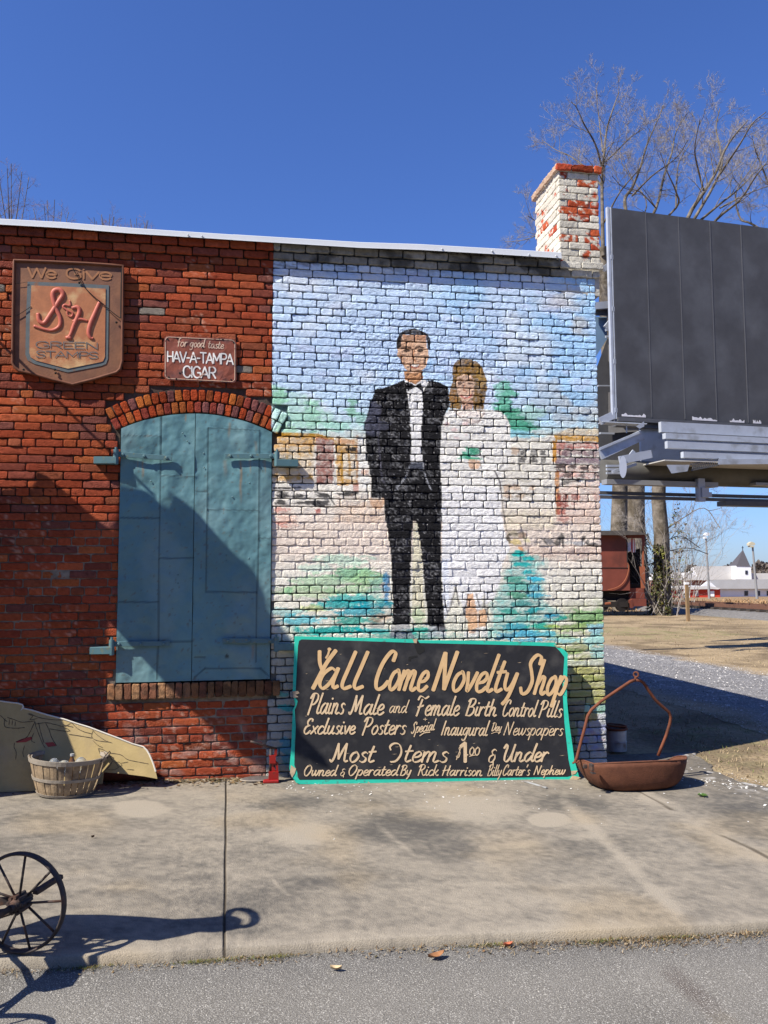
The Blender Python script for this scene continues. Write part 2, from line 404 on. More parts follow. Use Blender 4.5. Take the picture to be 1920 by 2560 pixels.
# arch
ACX, AR0 = -0.392, 1.40; ASP = 2.931; AAP = 3.078; ACZ = AAP-AR0; HALF = .618
OPL, OPR, OPB = ACX-HALF, ACX+HALF, .865
ART = .205
A_MAX = math.asin(HALF/AR0)+.035
def bnd_px(py): return np.interp(py, [600, 1000, 1090, 1600, 1780, 1960], [684, 679.5, 679, 676, 668, 664])
def forbid(z0, z1):
    """x interval removed from the course z0..z1"""
    out = []
    zc = (z0+z1)/2
    if z1 > OPB-.143 and z0 < OPB: out.append((OPL-.075, OPR+.045))     # sill
    if zc >= OPB and zc < ASP+.02: out.append((OPL, OPR))
    for z in (z0, zc, z1):
        r = AR0+ART
        if z > ACZ and abs(z-ACZ) < r:
            xx = math.sqrt(r*r-(z-ACZ)**2); lim = (z-ACZ)*math.tan(A_MAX)
            x = min(xx, lim)
            if (z-ACZ)/math.cos(A_MAX) >= AR0*.99: out.append((ACX-x-.004, ACX+x+.004))
    return out
def sub(iv, cuts):
    for a, b in cuts:
        n = []
        for (u, v) in iv:
            if b <= u or a >= v: n.append((u, v)); continue
            if a-u > .03: n.append((u, a))
            if v-b > .03: n.append((b, v))
        iv = n
    return iv
RED = [lin(172, 86, 58), lin(158, 76, 52), lin(178, 92, 60), lin(150, 72, 52), lin(166, 82, 54), lin(138, 74, 60), lin(150, 84, 60), lin(174, 96, 58), lin(132, 80, 70), lin(168, 80, 52), lin(156, 72, 48), lin(174, 88, 56), lin(162, 82, 54), lin(154, 76, 54)]
class Bricks:
    def __init__(s): s.V = []; s.Q = []; s.n = 0; s.C = []; s.meta = []
    def brick(s, u0, u1, z0, z1, proud, rng, sp=.012, col=None, rough=1.0, tf=None, nv=5):
        L = u1-u0
        nu = max(2, int(round(L/sp)))
        e = .0032
        us = np.concatenate([[u0, u0, u0+e*.5], np.linspace(u0+e*2, u1-e*2, nu), [u1-e*.5, u1, u1]])
        vs = np.concatenate([[z0, z0, z0+e*.5], np.linspace(z0+e*2, z1-e*2, nv), [z1-e*.5, z1, z1]])
        def dep(k):
            d = np.zeros(k); d[[0, -1]] = -.026; d[[1, -2]] = -.0042; d[[2, -3]] = -.0008; return d
        du = dep(len(us))[:, None]; dv = dep(len(vs))[None, :]
        D = np.minimum(du, dv)
        c = (du == -.0008) & (dv == -.0008); D = np.where(c, -.0022, D)
        U, Vv = np.meshgrid(us, vs, indexing='ij')
        # rounded corners + ragged edges
        cu = (u0+u1)/2; cz = (z0+z1)/2; tu = np.abs(U-cu)/(L/2); tz = np.abs(Vv-cz)/((z1-z0)/2)
        k = np.clip(tu-(1-.014/L*2), 0, 1)/(.014/L*2)*np.clip(tz-.55, 0, 1)/.45
        sh = k*.003
        U = U-np.sign(U-cu)*sh; Vv = Vv-np.sign(Vv-cz)*sh
        sd = int(rng.integers(0, 9999))
        jx = (fbm(U*34+sd, Vv*34, 3, 2)-.5)*.006*rough; jz = (fbm(U*34, Vv*34+sd, 5, 2)-.5)*.007*rough
        U = U+jx*(tu > .9); Vv = Vv+jz*(tz > .7)
        tilt = (rng.random()-.5)*.006*(U-cu)/(L/2)+(rng.random()-.5)*.004*(Vv-cz)/.03
        D = D+proud+tilt+(D > -.02)*((fbm(U*55, Vv*75, 7+sd % 50, 3)-.5)*.0085*rough)
        b = s.n
        P = np.stack([U, D, Vv], -1).reshape(-1, 3)
        s.V.append(P); s.Q.append(grid_faces(len(us), len(vs), b)); s.n += len(P)
        if col is not None: s.C.append(np.repeat(np.asarray(col)[None, :], len(P), 0))
        s.meta.append((b, len(P), cu, cz))
        return P
    def arrays(s): return np.concatenate(s.V), np.concatenate(s.Q)
def FINE(x, z):
    a, b = PX(x, 0, z); return 880 < a < 1250 and 800 < b < 1060
red = Bricks(); mur = Bricks()
rng = np.random.default_rng(11)
nrows = 67
for k in range(0, nrows):
    zc = Z0-CH*k; jt = .0078 if k < 45 else .0095
    z0, z1 = zc-CH/2+jt/2, zc+CH/2-jt/2
    if z1 < .02: break
    header = (k % 6 == 0)
    bl = BL/2 if header else BL
    off = 0.0 if header else (.053+(BL/2 if k % 2 else 0)+rng.normal()*.012)
    if not header and rng.random() < .2: off += .04
    x = XL+off-.4; cuts = forbid(z0-.004, z1+.004)
    zpx = PX(0.2, 0, zc)[1]; xb = atY(float(bnd_px(zpx)), float(zpx))[0]
    while x < XC:
        L = bl*(1+rng.normal()*.018)
        if header and rng.random() < .05: L = BL
        a, b = x+.0038, x+L-.0038; x += L
        a = max(a, XL); b = min(b, XC)
        if b-a < .02: continue
        if XC-b < .03: b = XC
        for (u, v) in sub([(a, b)], cuts):
            for (uu, vv, M) in ((u, min(v, xb), 0), (max(u, xb), v, 1)):
                if vv-uu < .016: continue
                if M == 0:
                    c = RED[int(rng.integers(0, len(RED)))]*(.66+.30*rng.random())
                    if rng.random() < .005: c = lin(150, 140, 128)*.7
                    red.brick(uu, vv, z0+rng.normal()*.0008, z1+rng.normal()*.0008, rng.normal()*.0022, rng, .02, c, nv=4)
                else: mur.brick(uu, vv, z0+rng.normal()*.0008, z1+rng.normal()*.0008, rng.normal()*.002, rng, .0062 if FINE((uu+vv)/2, zc) else .0098, rough=1.15, nv=9 if FINE((uu+vv)/2, zc) else 6)

# corbelled cornice
cor = Bricks()
def corbel(z0, z1, L, proud, x0, x1, off):
    x = x0-off
    while x < x1:
        LL = L*(1+rng.normal()*.02); a, b = max(x+.005, x0), min(x+LL-.005, x1); x += LL
        if b-a < .03: continue
        zpx = PX((a+b)/2, -proud, z0)[1]; xb = atY(float(bnd_px(zpx)), float(zpx))[0]
        for uu, vv, M in ((a, min(b, xb), 0), (max(a, xb), b, 1)):
            if vv-uu < .03: continue
            c = RED[int(rng.integers(0, 6))]*(.7+.3*rng.random()) if M == 0 else lin(176, 172, 160)*(.5+.3*rng.random())
            if M == 1 and uu > 2.75: c = lin(205, 200, 186)*(.8+.2*rng.random())
            P = cor.brick(uu, vv, z0, z1, proud+rng.normal()*.003, rng, .016, c, rough=1.5, nv=5)
corbel(Z0+CH*.5+.003, Z0+CH*1.5-.003, BL, .024, XL, XC+.04, .03)
corbel(Z0+CH*1.5+.004, Z0+CH*2.5-.001, BL, .052, XL, XC+.075, .12)
corbel(Z0+CH*2.5+.004, Z0+CH*3.35, BL/2, .004, XL, XC+.06, .02)

def world(Bk): V, Q = Bk.arrays(); W_ = V.copy(); W_[:, 1] = -V[:, 1]; return W_, Q[:, ::-1]
V, Q = world(red); C = np.concatenate(red.C)
n = fbm(V[:, 0]*60, V[:, 2]*60, 5, 3); n2 = fbm(V[:, 0]*2.2, V[:, 2]*2.2, 15, 3); n3 = vn(V[:, 0]*150, V[:, 2]*150, 25)
C = C*(.72+.5*n)[:, None]; C = C*(1-.55*sm(n3, .86, .93)*sm(n, .4, .6))[:, None]
k = (sm(n, .62, .74)*sm(n2, .5, .65)*.35)[:, None]; C = C*(1-k)+lin(196, 180, 160)*k
# efflorescence / old whitewash on a few low bricks
low = sm(-V[:, 2], -.9, -.2); k = (low*sm(fbm(V[:, 0]*7, V[:, 2]*14, 77, 3), .56, .72)*.45)[:, None]; C = C*(1-k)+lin(170, 150, 140)*k
me = npmesh('brick_wall', V, Q, C); wall_o = place(link('brick_wall', me, M_brick, smooth=True), bld)
V, Q = world(cor); C = np.concatenate(cor.C); n = fbm(V[:, 0]*40, V[:, 2]*40, 5, 3); n2 = fbm(V[:, 0]*6, V[:, 2]*10, 35, 4)
C = C*(.7+.5*n)[:, None]; C = C*(1-.6*sm(n2, .5, .68)*sm(V[:, 0], .1, .3)*(1-sm(V[:, 0], 2.6, 3.0)))[:, None]
cor_o = place(link('cornice', npmesh('cornice', V, Q, C), M_brick, smooth=True), bld); tag(cor_o, 'corbelled brick cornice under the white roof edge')

# ------------------------------------------------------------------ the painted wall
def inside(px, py, P):
    r = np.zeros(px.shape, bool); n = len(P)
    for i in range(n):
        x1, y1 = P[i]; x2, y2 = P[(i+1) % n]
        if y1 == y2: continue
        c = ((y1 > py) != (y2 > py)); r ^= c & (px < (x2-x1)*(py-y1)/(y2-y1)+x1)
    return r
class Painter:
    def __init__(s, px, py, X, Z):
        s.px, s.py = px, py
        s.n1 = fbm(X*22, Z*22, 101, 3)-.5; s.n2 = fbm(X*22, Z*22, 202, 3)-.5
        s.g = fbm(X*55, Z*70, 303, 3); s.st = fbm(X*10, Z*42, 404, 4); s.big = fbm(X*3.1, Z*3.1, 505, 4); s.f = vn(X*160, Z*160, 606)
        s.C = np.ones((len(px), 3))*.8
    def mix(s, idx, col, a):
        a = np.clip(a, 0, 1)[:, None]; s.C[idx] = s.C[idx]*(1-a)+np.asarray(col)*a
    def poly(s, P, col, a=1.0, wob=5, streak=0.0, T=None, feather=0):
        P = [T(*p) for p in P] if T else P
        xs = [p[0] for p in P]; ys = [p[1] for p in P]; q = wob+2+feather
        i = np.where((s.px > min(xs)-q) & (s.px < max(xs)+q) & (s.py > min(ys)-q) & (s.py < max(ys)+q))[0]
        if not len(i): return
        w = wob*2.2; x = s.px[i]+s.n1[i]*w; y = s.py[i]+s.n2[i]*w
        if feather:
            acc = np.zeros(len(i)); K = 7
            for k in range(K):
                an = 2*math.pi*k/K; acc += inside(x+feather*math.cos(an)*.7, y+feather*math.sin(an)*.7, P)
            A = acc/K
        else: A = inside(x, y, P).astype(float)
        if streak: A = A*sm(s.st[i]*.6+s.g[i]*.4, .5-.25/streak*0+(streak-1)*.2, .5+.12+(streak-1)*.2) if streak > 1 else A*(1-streak*(1-sm(s.st[i]*.5+s.g[i]*.5, .38, .58)))
        s.mix(i, col, A*a)
    def line(s, P, w, col, a=1.0, wob=1.5, T=None, gap=.0):
        P = [T(*p) for p in P] if T else P
        for (x0, y0), (x1, y1) in zip(P[:-1], P[1:]):
            i = np.where((s.px > min(x0, x1)-w-4) & (s.px < max(x0, x1)+w+4) & (s.py > min(y0, y1)-w-4) & (s.py < max(y0, y1)+w+4))[0]
            if not len(i): continue
            x = s.px[i]+s.n1[i]*wob*2; y = s.py[i]+s.n2[i]*wob*2; L2 = (x1-x0)**2+(y1-y0)**2+1e-9
            u = np.clip(((x-x0)*(x1-x0)+(y-y0)*(y1-y0))/L2, 0, 1); d = np.hypot(x-x0-u*(x1-x0), y-y0-u*(y1-y0))
            A = 1-sm(d, w*.35, w*.75)
            if gap: A = A*sm(s.g[i], gap-.1, gap+.1)
            s.mix(i, col, A*a)
    def blob(s, cx, cy, rx, ry, col, a=.8, thr=.45, soft=.14, rot=0):
        i = np.where((np.abs(s.px-cx) < rx*1.6) & (np.abs(s.py-cy) < ry*1.6))[0]
        if not len(i): return
        dx = s.px[i]-cx; dy = s.py[i]-cy; c, q = math.cos(rot), math.sin(rot); dx, dy = dx*c+dy*q, -dx*q+dy*c
        d = np.sqrt((dx/rx)**2+(dy/ry)**2)
        A = sm(s.st[i]*.55+s.g[i]*.3+s.big[i]*.3-(d-.55)*.42, thr, thr+soft)*(d < 1.5)
        s.mix(i, col, A*a)
c3 = lambda x, y: (660+.5304*x, 560+.5304*y)
c4 = lambda x, y: (660+.5304*x, 1060+.5304*y)
mp = lambda x, y: (880+.2411*x, 800+.2411*y)
r3 = lambda x, y: (640+.2652*x, 980+.2652*y)
r5 = lambda x, y: (640+.2652*x, 1380+.2652*y)
r4 = lambda x, y: (1160+.22905*x, 980+.22905*y)
r6 = lambda x, y: (1160+.2712*x, 1380+.2712*y)
def paint(px, py, X, Z):
    s = Painter(px, py, X, Z); C = s.C; al = np.arange(len(px))
    yk = [600, 700, 900, 1010, 1070, 1100, 1250, 1300, 1370, 1440, 1600, 1700, 1780, 1960]
    A_ = np.array([(.50, .66, .90), (.60, .74, .95), (.56, .71, .95), (.58, .74, .92), (.62, .80, .86), (.80, .79, .74), (.80, .78, .74), (.78, .70, .64), (.80, .72, .66), (.78, .77, .72), (.76, .76, .68), (.60, .60, .52), (.42, .42, .38), (.34, .35, .35)])
    for k in range(3): C[:, k] = np.interp(py+s.n1*30, yk, A_[:, k])
    # sky: bluer to the right edge and in drifting patches, whiter in the middle
    sk = 1-sm(py, 1040, 1090)
    kb = sm(s.big+.0009*(px-1250), .42, .70)*sk; s.mix(al, (.40, .64, .92), kb*.75)
    kb = sm(fbm(X*1.9+7, Z*2.6, 61, 4), .52, .72)*sk; s.mix(al, (.78, .84, .93), kb*.7)
    kb = sm(fbm(X*4+7, Z*9, 66, 3), .6, .75)*sk; s.mix(al, (.66, .72, .95), kb*.4)
    kb = sm(fbm(X*3+17, Z*5, 63, 4), .58, .74)*sk*sm(px, 1250, 1450); s.mix(al, (.62, .56, .48), kb*.55)
    # left trees
    for P in ([(679, 960), (760, 985), (800, 1010), (840, 1050), (830, 1082), (679, 1085)],):
        s.poly(P, (.52, .76, .70), .85, 10, .5, feather=8)
    for cx, cy, rx, ry, cc in ((700, 990, 26, 30, (.30, .58, .42)), (780, 1040, 26, 46, (.36, .62, .50)), (880, 1020, 20, 38, (.26, .52, .38)), (735, 1050, 45, 25, (.48, .74, .66)), (850, 1062, 60, 18, (.42, .70, .62)), (900, 1050, 20, 30, (.40, .66, .60)), (712, 1075, 40, 12, (.45, .68, .55))):
        s.blob(cx, cy, rx, ry, cc, .8, .40)
    # right trees
    for cx, cy, rx, ry, cc in ((1262, 1000, 30, 50, (.16, .46, .34)), (1285, 1048, 46, 34, (.10, .36, .24)), (1300, 1070, 46, 16, (.12, .40, .30)), (1245, 975, 16, 18, (.35, .62, .58)), (1330, 1030, 30, 24, (.45, .66, .66)), (1300, 1085, 60, 10, (.35, .66, .78))):
        s.blob(cx, cy, rx, ry, cc, .9, .34)
    # left street front
    och = (.56, .32, .07); mar = (.27, .09, .075)
    s.poly([(40, 38), (245, 44), (330, 62), (335, 82), (245, 66), (42, 62)], (.50, .27, .04), .95, 2, .25, T=c4)
    s.poly([(42, 62), (245, 66), (245, 105), (42, 112)], (.58, .33, .09), .85, 3, .4, T=c4)
    s.poly([(42, 112), (238, 105), (236, 270), (42, 270)], (.62, .42, .20), .7, 4, .55, T=c4)
    s.poly([(60, 150), (235, 150), (235, 240), (60, 240)], (.80, .76, .68), .6, 6, .8, T=c4)
    for x in (58, 110, 165, 215): s.line([(x, 120), (x, 260)], 7, (.55, .33, .09), .55, 2, T=c4, gap=.5)
    s.line([(42, 250), (235, 252)], 8, (.58, .35, .1), .6, 2, T=c4, gap=.42)
    s.poly([(240, 60), (332, 70), (326, 285), (246, 285)], mar, .85, 4, .45, T=c4)
    s.poly([(232, 95), (244, 95), (248, 285), (236, 285)], (.82, .80, .76), .6, 2, T=c4)
    s.poly([(335, 62), (440, 70), (438, 290), (345, 290)], (.56, .31, .07), .8, 4, .55, T=c4)
    s.poly([(352, 70), (430, 76), (430, 96), (352, 92)], (.62, .36, .22), .7, 3, T=c4)
    s.poly([(385, 112), (440, 112), (438, 128), (388, 128)], (.03, .03, .035), .95, 2, T=c4)
    for y in (142, 178, 222): s.poly([(372, y), (432, y), (432, y+34), (372, y+34)], (.76, .73, .66), .8, 4, T=c4)
    s.line([(366, 130), (368, 280)], 6, (.50, .29, .06), .8, 2, T=c4); s.line([(400, 130), (402, 240)], 5, (.48, .28, .08), .7, 2, T=c4); s.line([(440, 60), (440, 285)], 6, (.36, .17, .08), .7, 2, T=c4, gap=.4)
    s.poly([(446, 60), (486, 60), (500, 300), (446, 300)], (.82, .83, .82), .8, 4, T=c4)
    s.poly([(455, 215), (500, 215), (500, 245), (455, 245)], (.55, .30, .20), .6, 6, .7, T=c4); s.poly([(420, 285), (445, 285), (448, 318), (422, 318)], (.52, .22, .18), .6, 4, T=c4)
    # black scribbled cars
    for a, b, rx, ry in ((90, 335, 50, 14), (170, 340, 45, 12), (265, 338, 60, 12), (80, 372, 40, 12), (200, 372, 70, 10), (280, 375, 55, 16), (130, 300, 90, 6), (400, 330, 60, 10)):
        s.blob(*c4(a, b), rx*.5304, ry*.62, (.03, .03, .035), .9, .42, .1)
    s.poly([(120, 312), (310, 318), (320, 332), (120, 330)], (.82, .8, .78), .7, 3, T=c4); s.line([(240, 320), (300, 335), (330, 378)], 4, (.05, .05, .05), .8, T=c4)
    s.poly([(55, 398), (120, 400), (130, 422), (55, 428)], (.58, .18, .14), .6, 8, .8, T=c4); s.poly([(238, 402), (270, 402), (268, 424), (245, 424)], (.58, .12, .10), .75, 4, .4, T=c4)
    s.blob(715, 1300, 40, 24, (.68, .42, .34), .5, .45); s.blob(705, 1312, 20, 10, (.60, .2, .16), .5, .45)
    s.poly([(340, 345), (560, 345), (566, 470), (330, 460)], (.76, .56, .42), .5, 9, .6, T=c4, feather=8)
    # right street front
    s.poly([(1130, 395), (1500, 410), (1500, 520), (1000, 520), (880, 500)], (.78, .70, .62), .7, 6, .3, T=lambda x, y: r4(x, y), feather=5)
    s.poly([(990, 470), (1490, 485), (1490, 545), (990, 530)], (.52, .29, .06), .92, 3, .3, T=r4)
    s.poly([(1130, 395), (1490, 400), (1490, 470), (1000, 462)], (.66, .52, .32), .6, 4, .4, T=r4)
    s.poly([(965, 530), (1015, 530), (1010, 770), (965, 770)], (.55, .27, .04), .95, 2, .15, T=r4)
    s.poly([(1010, 560), (1490, 550), (1490, 620), (1010, 620)], (.42, .14, .12), .85, 4, .5, T=r4)
    s.poly([(1010, 625), (1490, 640), (1490, 700), (1180, 690), (1020, 680)], (.22, .13, .16), .85, 6, .4, T=r4)
    s.poly([(1010, 560), (1060, 560), (1060, 690), (1010, 690)], (.62, .40, .36), .6, 6, .5, T=r4)
    s.poly([(1000, 710), (1490, 720), (1490, 790), (1000, 780)], (.20, .13, .18), .88, 5, .35, T=r4)
    s.poly([(1010, 790), (1490, 800), (1490, 860), (1010, 860)], (.55, .34, .30), .7, 5, .5, T=r4)
    for a in (1060, 1180, 1330, 1440): s.blob(*r4(a, 825), 20, 8, (.04, .035, .04), .85, .44, .08)
    s.poly([(1010, 875), (1500, 880), (1500, 950), (1010, 945)], (.52, .22, .20), .6, 6, .6, T=r4)
    for a in (1130, 1290, 1450): s.blob(*r4(a, 905), 14, 9, (.07, .06, .06), .7, .46, .08)
    s.poly([(990, 870), (1040, 870), (1050, 1340), (1005, 1340)], (.50, .21, .05), .85, 3, .3, T=r4)
    s.poly([(1055, 955), (1260, 950), (1250, 985), (1060, 1010)], (.05, .04, .045), .9, 4, .25, T=r4)
    s.poly([(1040, 1020), (1500, 960), (1500, 1430), (1030, 1430)], (.74, .55, .48), .6, 8, .5, T=r4, feather=6)
    for x0, y0, x1, y1, a in ((1010, 1100, 1060, 1180, .8), (1075, 1110, 1130, 1180, .7), (1180, 1110, 1260, 1180, .65), (1010, 1190, 1130, 1260, .8), (1170, 1195, 1230, 1230, .5), (1010, 1270, 1100, 1340, .75), (1010, 1360, 1140, 1420, .45), (1480, 960, 1500, 1180, .6), (1420, 1100, 1500, 1190, .35)):
        s.poly([(x0, y0), (x1, y0), (x1, y1), (x0, y1)], (.36, .085, .07), a, 4, .5, T=r4)
    for x in (1022, 1050, 1078, 1104, 1130): s.line([(x, 1100), (x+4, 1260)], 3, (.22, .06, .05), .7, 1, T=r4, gap=.4)
    # white house with dark windows
    for x0, x1 in ((612, 680), (718, 800), (838, 895)):
        for y0, y1 in ((630, 688), (700, 770)):
            s.poly([(x0, y0), (x1, y0), (x1, y1), (x0, y1)], (.05, .05, .055), .85, 3, .45, T=r4)
    s.line([(600, 620), (600, 800)], 4, (.2, .2, .2), .6, 1, T=r4); s.line([(580, 540), (640, 620)], 3, (.3, .3, .28), .5, 1, T=r4)
    for x, y in ((450, 650), (560, 640), (470, 1050), (570, 1050), (480, 1130), (620, 1130), (740, 1050)): s.blob(*r4(x, y), 12, 10, (.45, .26, .14), .5, .45)
    for x, y in ((640, 1130), (900, 1060), (660, 960), (860, 900), (740, 1140)): s.blob(*r4(x, y), 18, 7, (.35, .33, .28), .5, .45)
    s.poly([(420, 1290), (1000, 1290), (1000, 1500), (470, 1500)], (.74, .70, .56), .5, 8, .4, T=r4, feather=8)
    # cars on the right
    for a, b, rx, ry, cc in ((540, 1550, 60, 30, (.62, .56, .44)), (640, 1560, 40, 26, (.5, .38, .3)), (560, 1640, 50, 28, (.60, .50, .26)), (690, 1620, 50, 30, (.70, .66, .46)), (800, 1640, 60, 26, (.15, .15, .17)), (930, 1640, 60, 26, (.24, .24, .26)), (1060, 1600, 40, 50, (.12, .12, .12)), (1020, 1650, 30, 30, (.1, .1, .1)), (1140, 1640, 40, 20, (.6, .6, .58)), (1260, 1650, 60, 24, (.42, .44, .48)), (1310, 1600, 16, 30, (.06, .06, .06)), (1420, 1660, 60, 14, (.14, .14, .15)), (860, 1600, 120, 8, (.08, .08, .08)), (1350, 1640, 20, 28, (.2, .2, .2)), (480, 1600, 26, 50, (.12, .10, .07))):
        s.blob(*r4(a, b), rx*.26, ry*.27, cc, .85, .40, .1)
    for pts in ([(980, 1650), (1040, 1600), (1080, 1590), (1080, 1690)], [(1330, 1640), (1380, 1675), (1450, 1670)], [(500, 1560), (640, 1530), (660, 1600)], [(850, 1600), (900, 1660)]): s.line(pts, 4, (.06, .06, .06), .7, 1.5, T=r4)
    s.poly([(560, 1690), (1520, 1700), (1520, 1830), (760, 1830), (640, 1730)], (.66, .50, .42), .6, 8, .6, T=r4, feather=6)
    s.blob(*r4(900, 1740), 60, 14, (.42, .36, .34), .5, .45); s.blob(*r4(1250, 1760), 60, 14, (.52, .42, .4), .5, .45); s.poly([(590, 1690), (650, 1690), (640, 1750), (600, 1730)], (.6, .3, .14), .8, 4, T=r4)
    # right ground: cream to khaki green to teal
    kk = sm(py+s.n1*40, 1500, 1590)*sm(px, 1230, 1420); s.mix(al, (.42, .46, .22), kk*.75*sm(s.st, .3, .6))
    kk = sm(py+s.n1*30, 1480, 1560)*sm(px, 1380, 1480)*sm(s.big, .4, .6); s.mix(al, (.36, .48, .22), kk*.7)
    s.blob(1470, 1545, 60, 26, (.22, .42, .20), .8, .42); s.blob(1440, 1570, 60, 18, (.28, .42, .16), .7, .42); s.blob(1490, 1572, 30, 14, (.34, .60, .74), .8, .36)
    s.blob(1490, 1600, 60, 16, (.42, .72, .74), .8, .38); s.blob(1400, 1597, 60, 12, (.38, .66, .60), .7, .4); s.blob(1500, 1630, 40, 22, (.36, .66, .70), .7, .42); s.blob(1430, 1630, 40, 12, (.30, .42, .2), .7, .42)
    s.poly([(940, 1000), (1320, 990), (1320, 1060), (940, 1050)], (.66, .72, .64), .8, 5, .3, T=r6); s.poly([(1000, 1060), (1320, 1060), (1320, 1400), (940, 1420)], (.42, .42, .18), .8, 6, .35, T=r6, feather=4)
    s.poly([(1020, 1150), (1320, 1140), (1320, 1190), (1030, 1195)], (.28, .34, .13), .6, 5, .5, T=r6); s.poly([(960, 1280), (1200, 1290), (1180, 1360), (950, 1370)], (.26, .34, .16), .5, 6, .5, T=r6)
    s.poly([(1100, 1400), (1320, 1400), (1320, 1490), (1110, 1490)], (.36, .66, .62), .75, 4, .35, T=r6)
    s.poly([(1110, 1490), (1230, 1490), (1220, 1560), (1100, 1560)], (.55, .46, .22), .7, 5, .3, T=r6); s.poly([(1230, 1490), (1330, 1480), (1330, 1560), (1230, 1560)], (.62, .64, .72), .8, 4, T=r6)
    s.poly([(940, 1370), (1110, 1370), (1110, 1560), (960, 1560)], (.18, .18, .18), .8, 6, .35, T=r6)
    s.poly([(1040, 1560), (1340, 1560), (1340, 1960), (1040, 1960)], (.52, .55, .66), .75, 5, .3, T=r6)
    for a, b in ((1150, 1640), (1240, 1700), (1120, 1760), (1290, 1620), (1200, 1800), (1090, 1680)): s.blob(*r6(a, b), 16, 12, (.34, .38, .66), .6, .44); s.blob(*r6(a+40, b+30), 12, 8, (.6, .36, .34), .35, .5)
    # left shrub of greens, teal toward the bottom
    for cx, cy, rx, ry, cc, a in ((850, 1400, 70, 22, (.46, .72, .60), .6), (800, 1420, 50, 14, (.52, .76, .66), .5), (880, 1432, 60, 18, (.30, .56, .38), .9), (800, 1455, 90, 20, (.44, .66, .46), .7), (920, 1450, 45, 22, (.36, .56, .34), .85), (760, 1480, 90, 16, (.46, .62, .40), .6), (870, 1476, 60, 14, (.46, .66, .44), .7), (900, 1497, 70, 12, (.08, .46, .46), .85), (840, 1514, 80, 12, (.05, .42, .44), .9), (940, 1512, 50, 14, (.02, .30, .38), .9), (780, 1520, 50, 10, (.52, .60, .22), .6), (900, 1530, 80, 14, (.05, .38, .48), .85), (720, 1528, 50, 10, (.30, .60, .62), .6), (770, 1550, 80, 14, (.16, .56, .66), .85), (880, 1552, 90, 14, (.06, .44, .38), .85), (820, 1576, 110, 16, (.04, .42, .40), .95), (720, 1590, 50, 14, (.5, .66, .55), .6), (940, 1560, 30, 20, (.20, .20, .22), .5), (950, 1545, 26, 14, (.50, .30, .2), .5), (930, 1577, 50, 10, (.04, .46, .50), .8), (966, 1470, 10, 34, (.05, .25, .50), .8), (940, 1490, 20, 50, (.3, .55, .5), .5), (1050, 1577, 60, 10, (.04, .40, .34), .9), (720, 1480, 14, 12, (.3, .6, .36), .7), (1010, 1590, 140, 10, (.1, .4, .36), .7)):
        s.blob(cx, cy, rx, ry, cc, a, .38)
    # teal shrub right of the dress
    s.poly([(395, 0), (520, 0), (640, 30), (770, 100), (760, 140), (650, 150), (740, 230), (720, 300), (770, 420), (680, 480), (820, 520), (960, 600), (840, 650), (700, 800), (220, 800), (240, 680), (270, 560), (250, 480), (330, 330), (400, 230), (350, 180), (480, 120), (420, 60)], (.22, .55, .55), .75, 12, .45, T=r6, feather=8)
    for cx, cy, rx, ry, cc in ((490, 20, 70, 26, (.02, .46, .44)), (600, 60, 80, 24, (.03, .50, .50)), (520, 120, 90, 24, (.04, .46, .46)), (580, 190, 90, 30, (.04, .40, .44)), (650, 250, 100, 28, (.06, .45, .62)), (470, 250, 100, 40, (.12, .36, .30)), (520, 320, 110, 40, (.16, .42, .38)), (660, 330, 70, 26, (.18, .48, .62)), (500, 400, 120, 40, (.14, .36, .26)), (680, 400, 100, 22, (.10, .40, .54)), (520, 480, 150, 34, (.12, .36, .36)), (640, 540, 120, 40, (.04, .36, .40)), (420, 560, 110, 30, (.10, .42, .36)), (780, 590, 110, 34, (.04, .30, .46)), (880, 620, 80, 24, (.05, .44, .36)), (520, 620, 140, 36, (.20, .46, .44)), (480, 690, 160, 34, (.08, .36, .46)), (700, 690, 140, 34, (.06, .44, .34)), (560, 760, 170, 36, (.12, .42, .60)), (760, 750, 120, 30, (.16, .50, .60)), (380, 770, 100, 30, (.20, .42, .54)), (820, 680, 80, 20, (.46, .60, .20)), (930, 770, 90, 26, (.42, .58, .40)), (640, 810, 200, 26, (.24, .56, .74)), (900, 820, 120, 20, (.38, .64, .66))):
        s.blob(*r6(cx, cy), rx*.2712, ry*.30, cc, .9, .36)
    # bride: dress, hem, legs
    s.poly([(950, 985), (1020, 925), (1140, 918), (1260, 925), (1380, 925), (1530, 945), (1600, 1000), (1640, 1100), (1650, 1250), (1640, 1500), (1560, 1560), (1545, 2074), (925, 2074), (915, 1560), (910, 1300), (935, 1090)], (.84, .84, .83), 1, 2, T=mp)
    s.poly([(838, 300), (1110, 300), (1118, 430), (1140, 520), (1160, 590), (1120, 660), (1110, 760), (1080, 830), (1045, 850), (1040, 790), (1010, 900), (950, 900), (900, 760), (870, 900), (850, 930), (840, 800)], (.83, .84, .87), 1, 3, T=c4)
    s.poly([(840, 640), (870, 640), (872, 860), (846, 880)], (.60, .70, .90), .45, 6, .5, T=c4)
    for px_, py_ in ((1060, 1140), (1100, 1220), (1180, 1190), (980, 1080), (1180, 1080)): s.blob(*mp(px_, py_), 14, 8, (.80, .45, .46), .4, .5)
    s.poly([(1150, 1030), (1350, 1030), (1300, 1075), (1190, 1075)], (.66, .48, .42), .4, 4, .3, T=mp); s.poly([(1060, 930), (1380, 940), (1350, 1010), (1120, 1010)], (.78, .66, .60), .5, 5, .3, T=mp)
    for P in ([(1060, 940), (1145, 1040)], [(1370, 960), (1300, 1075)], [(1150, 1030), (1250, 1080), (1340, 1040)]): s.line(P, 2.6, (.25, .2, .2), .7, 1, T=mp)
    dk = (.10, .09, .10)
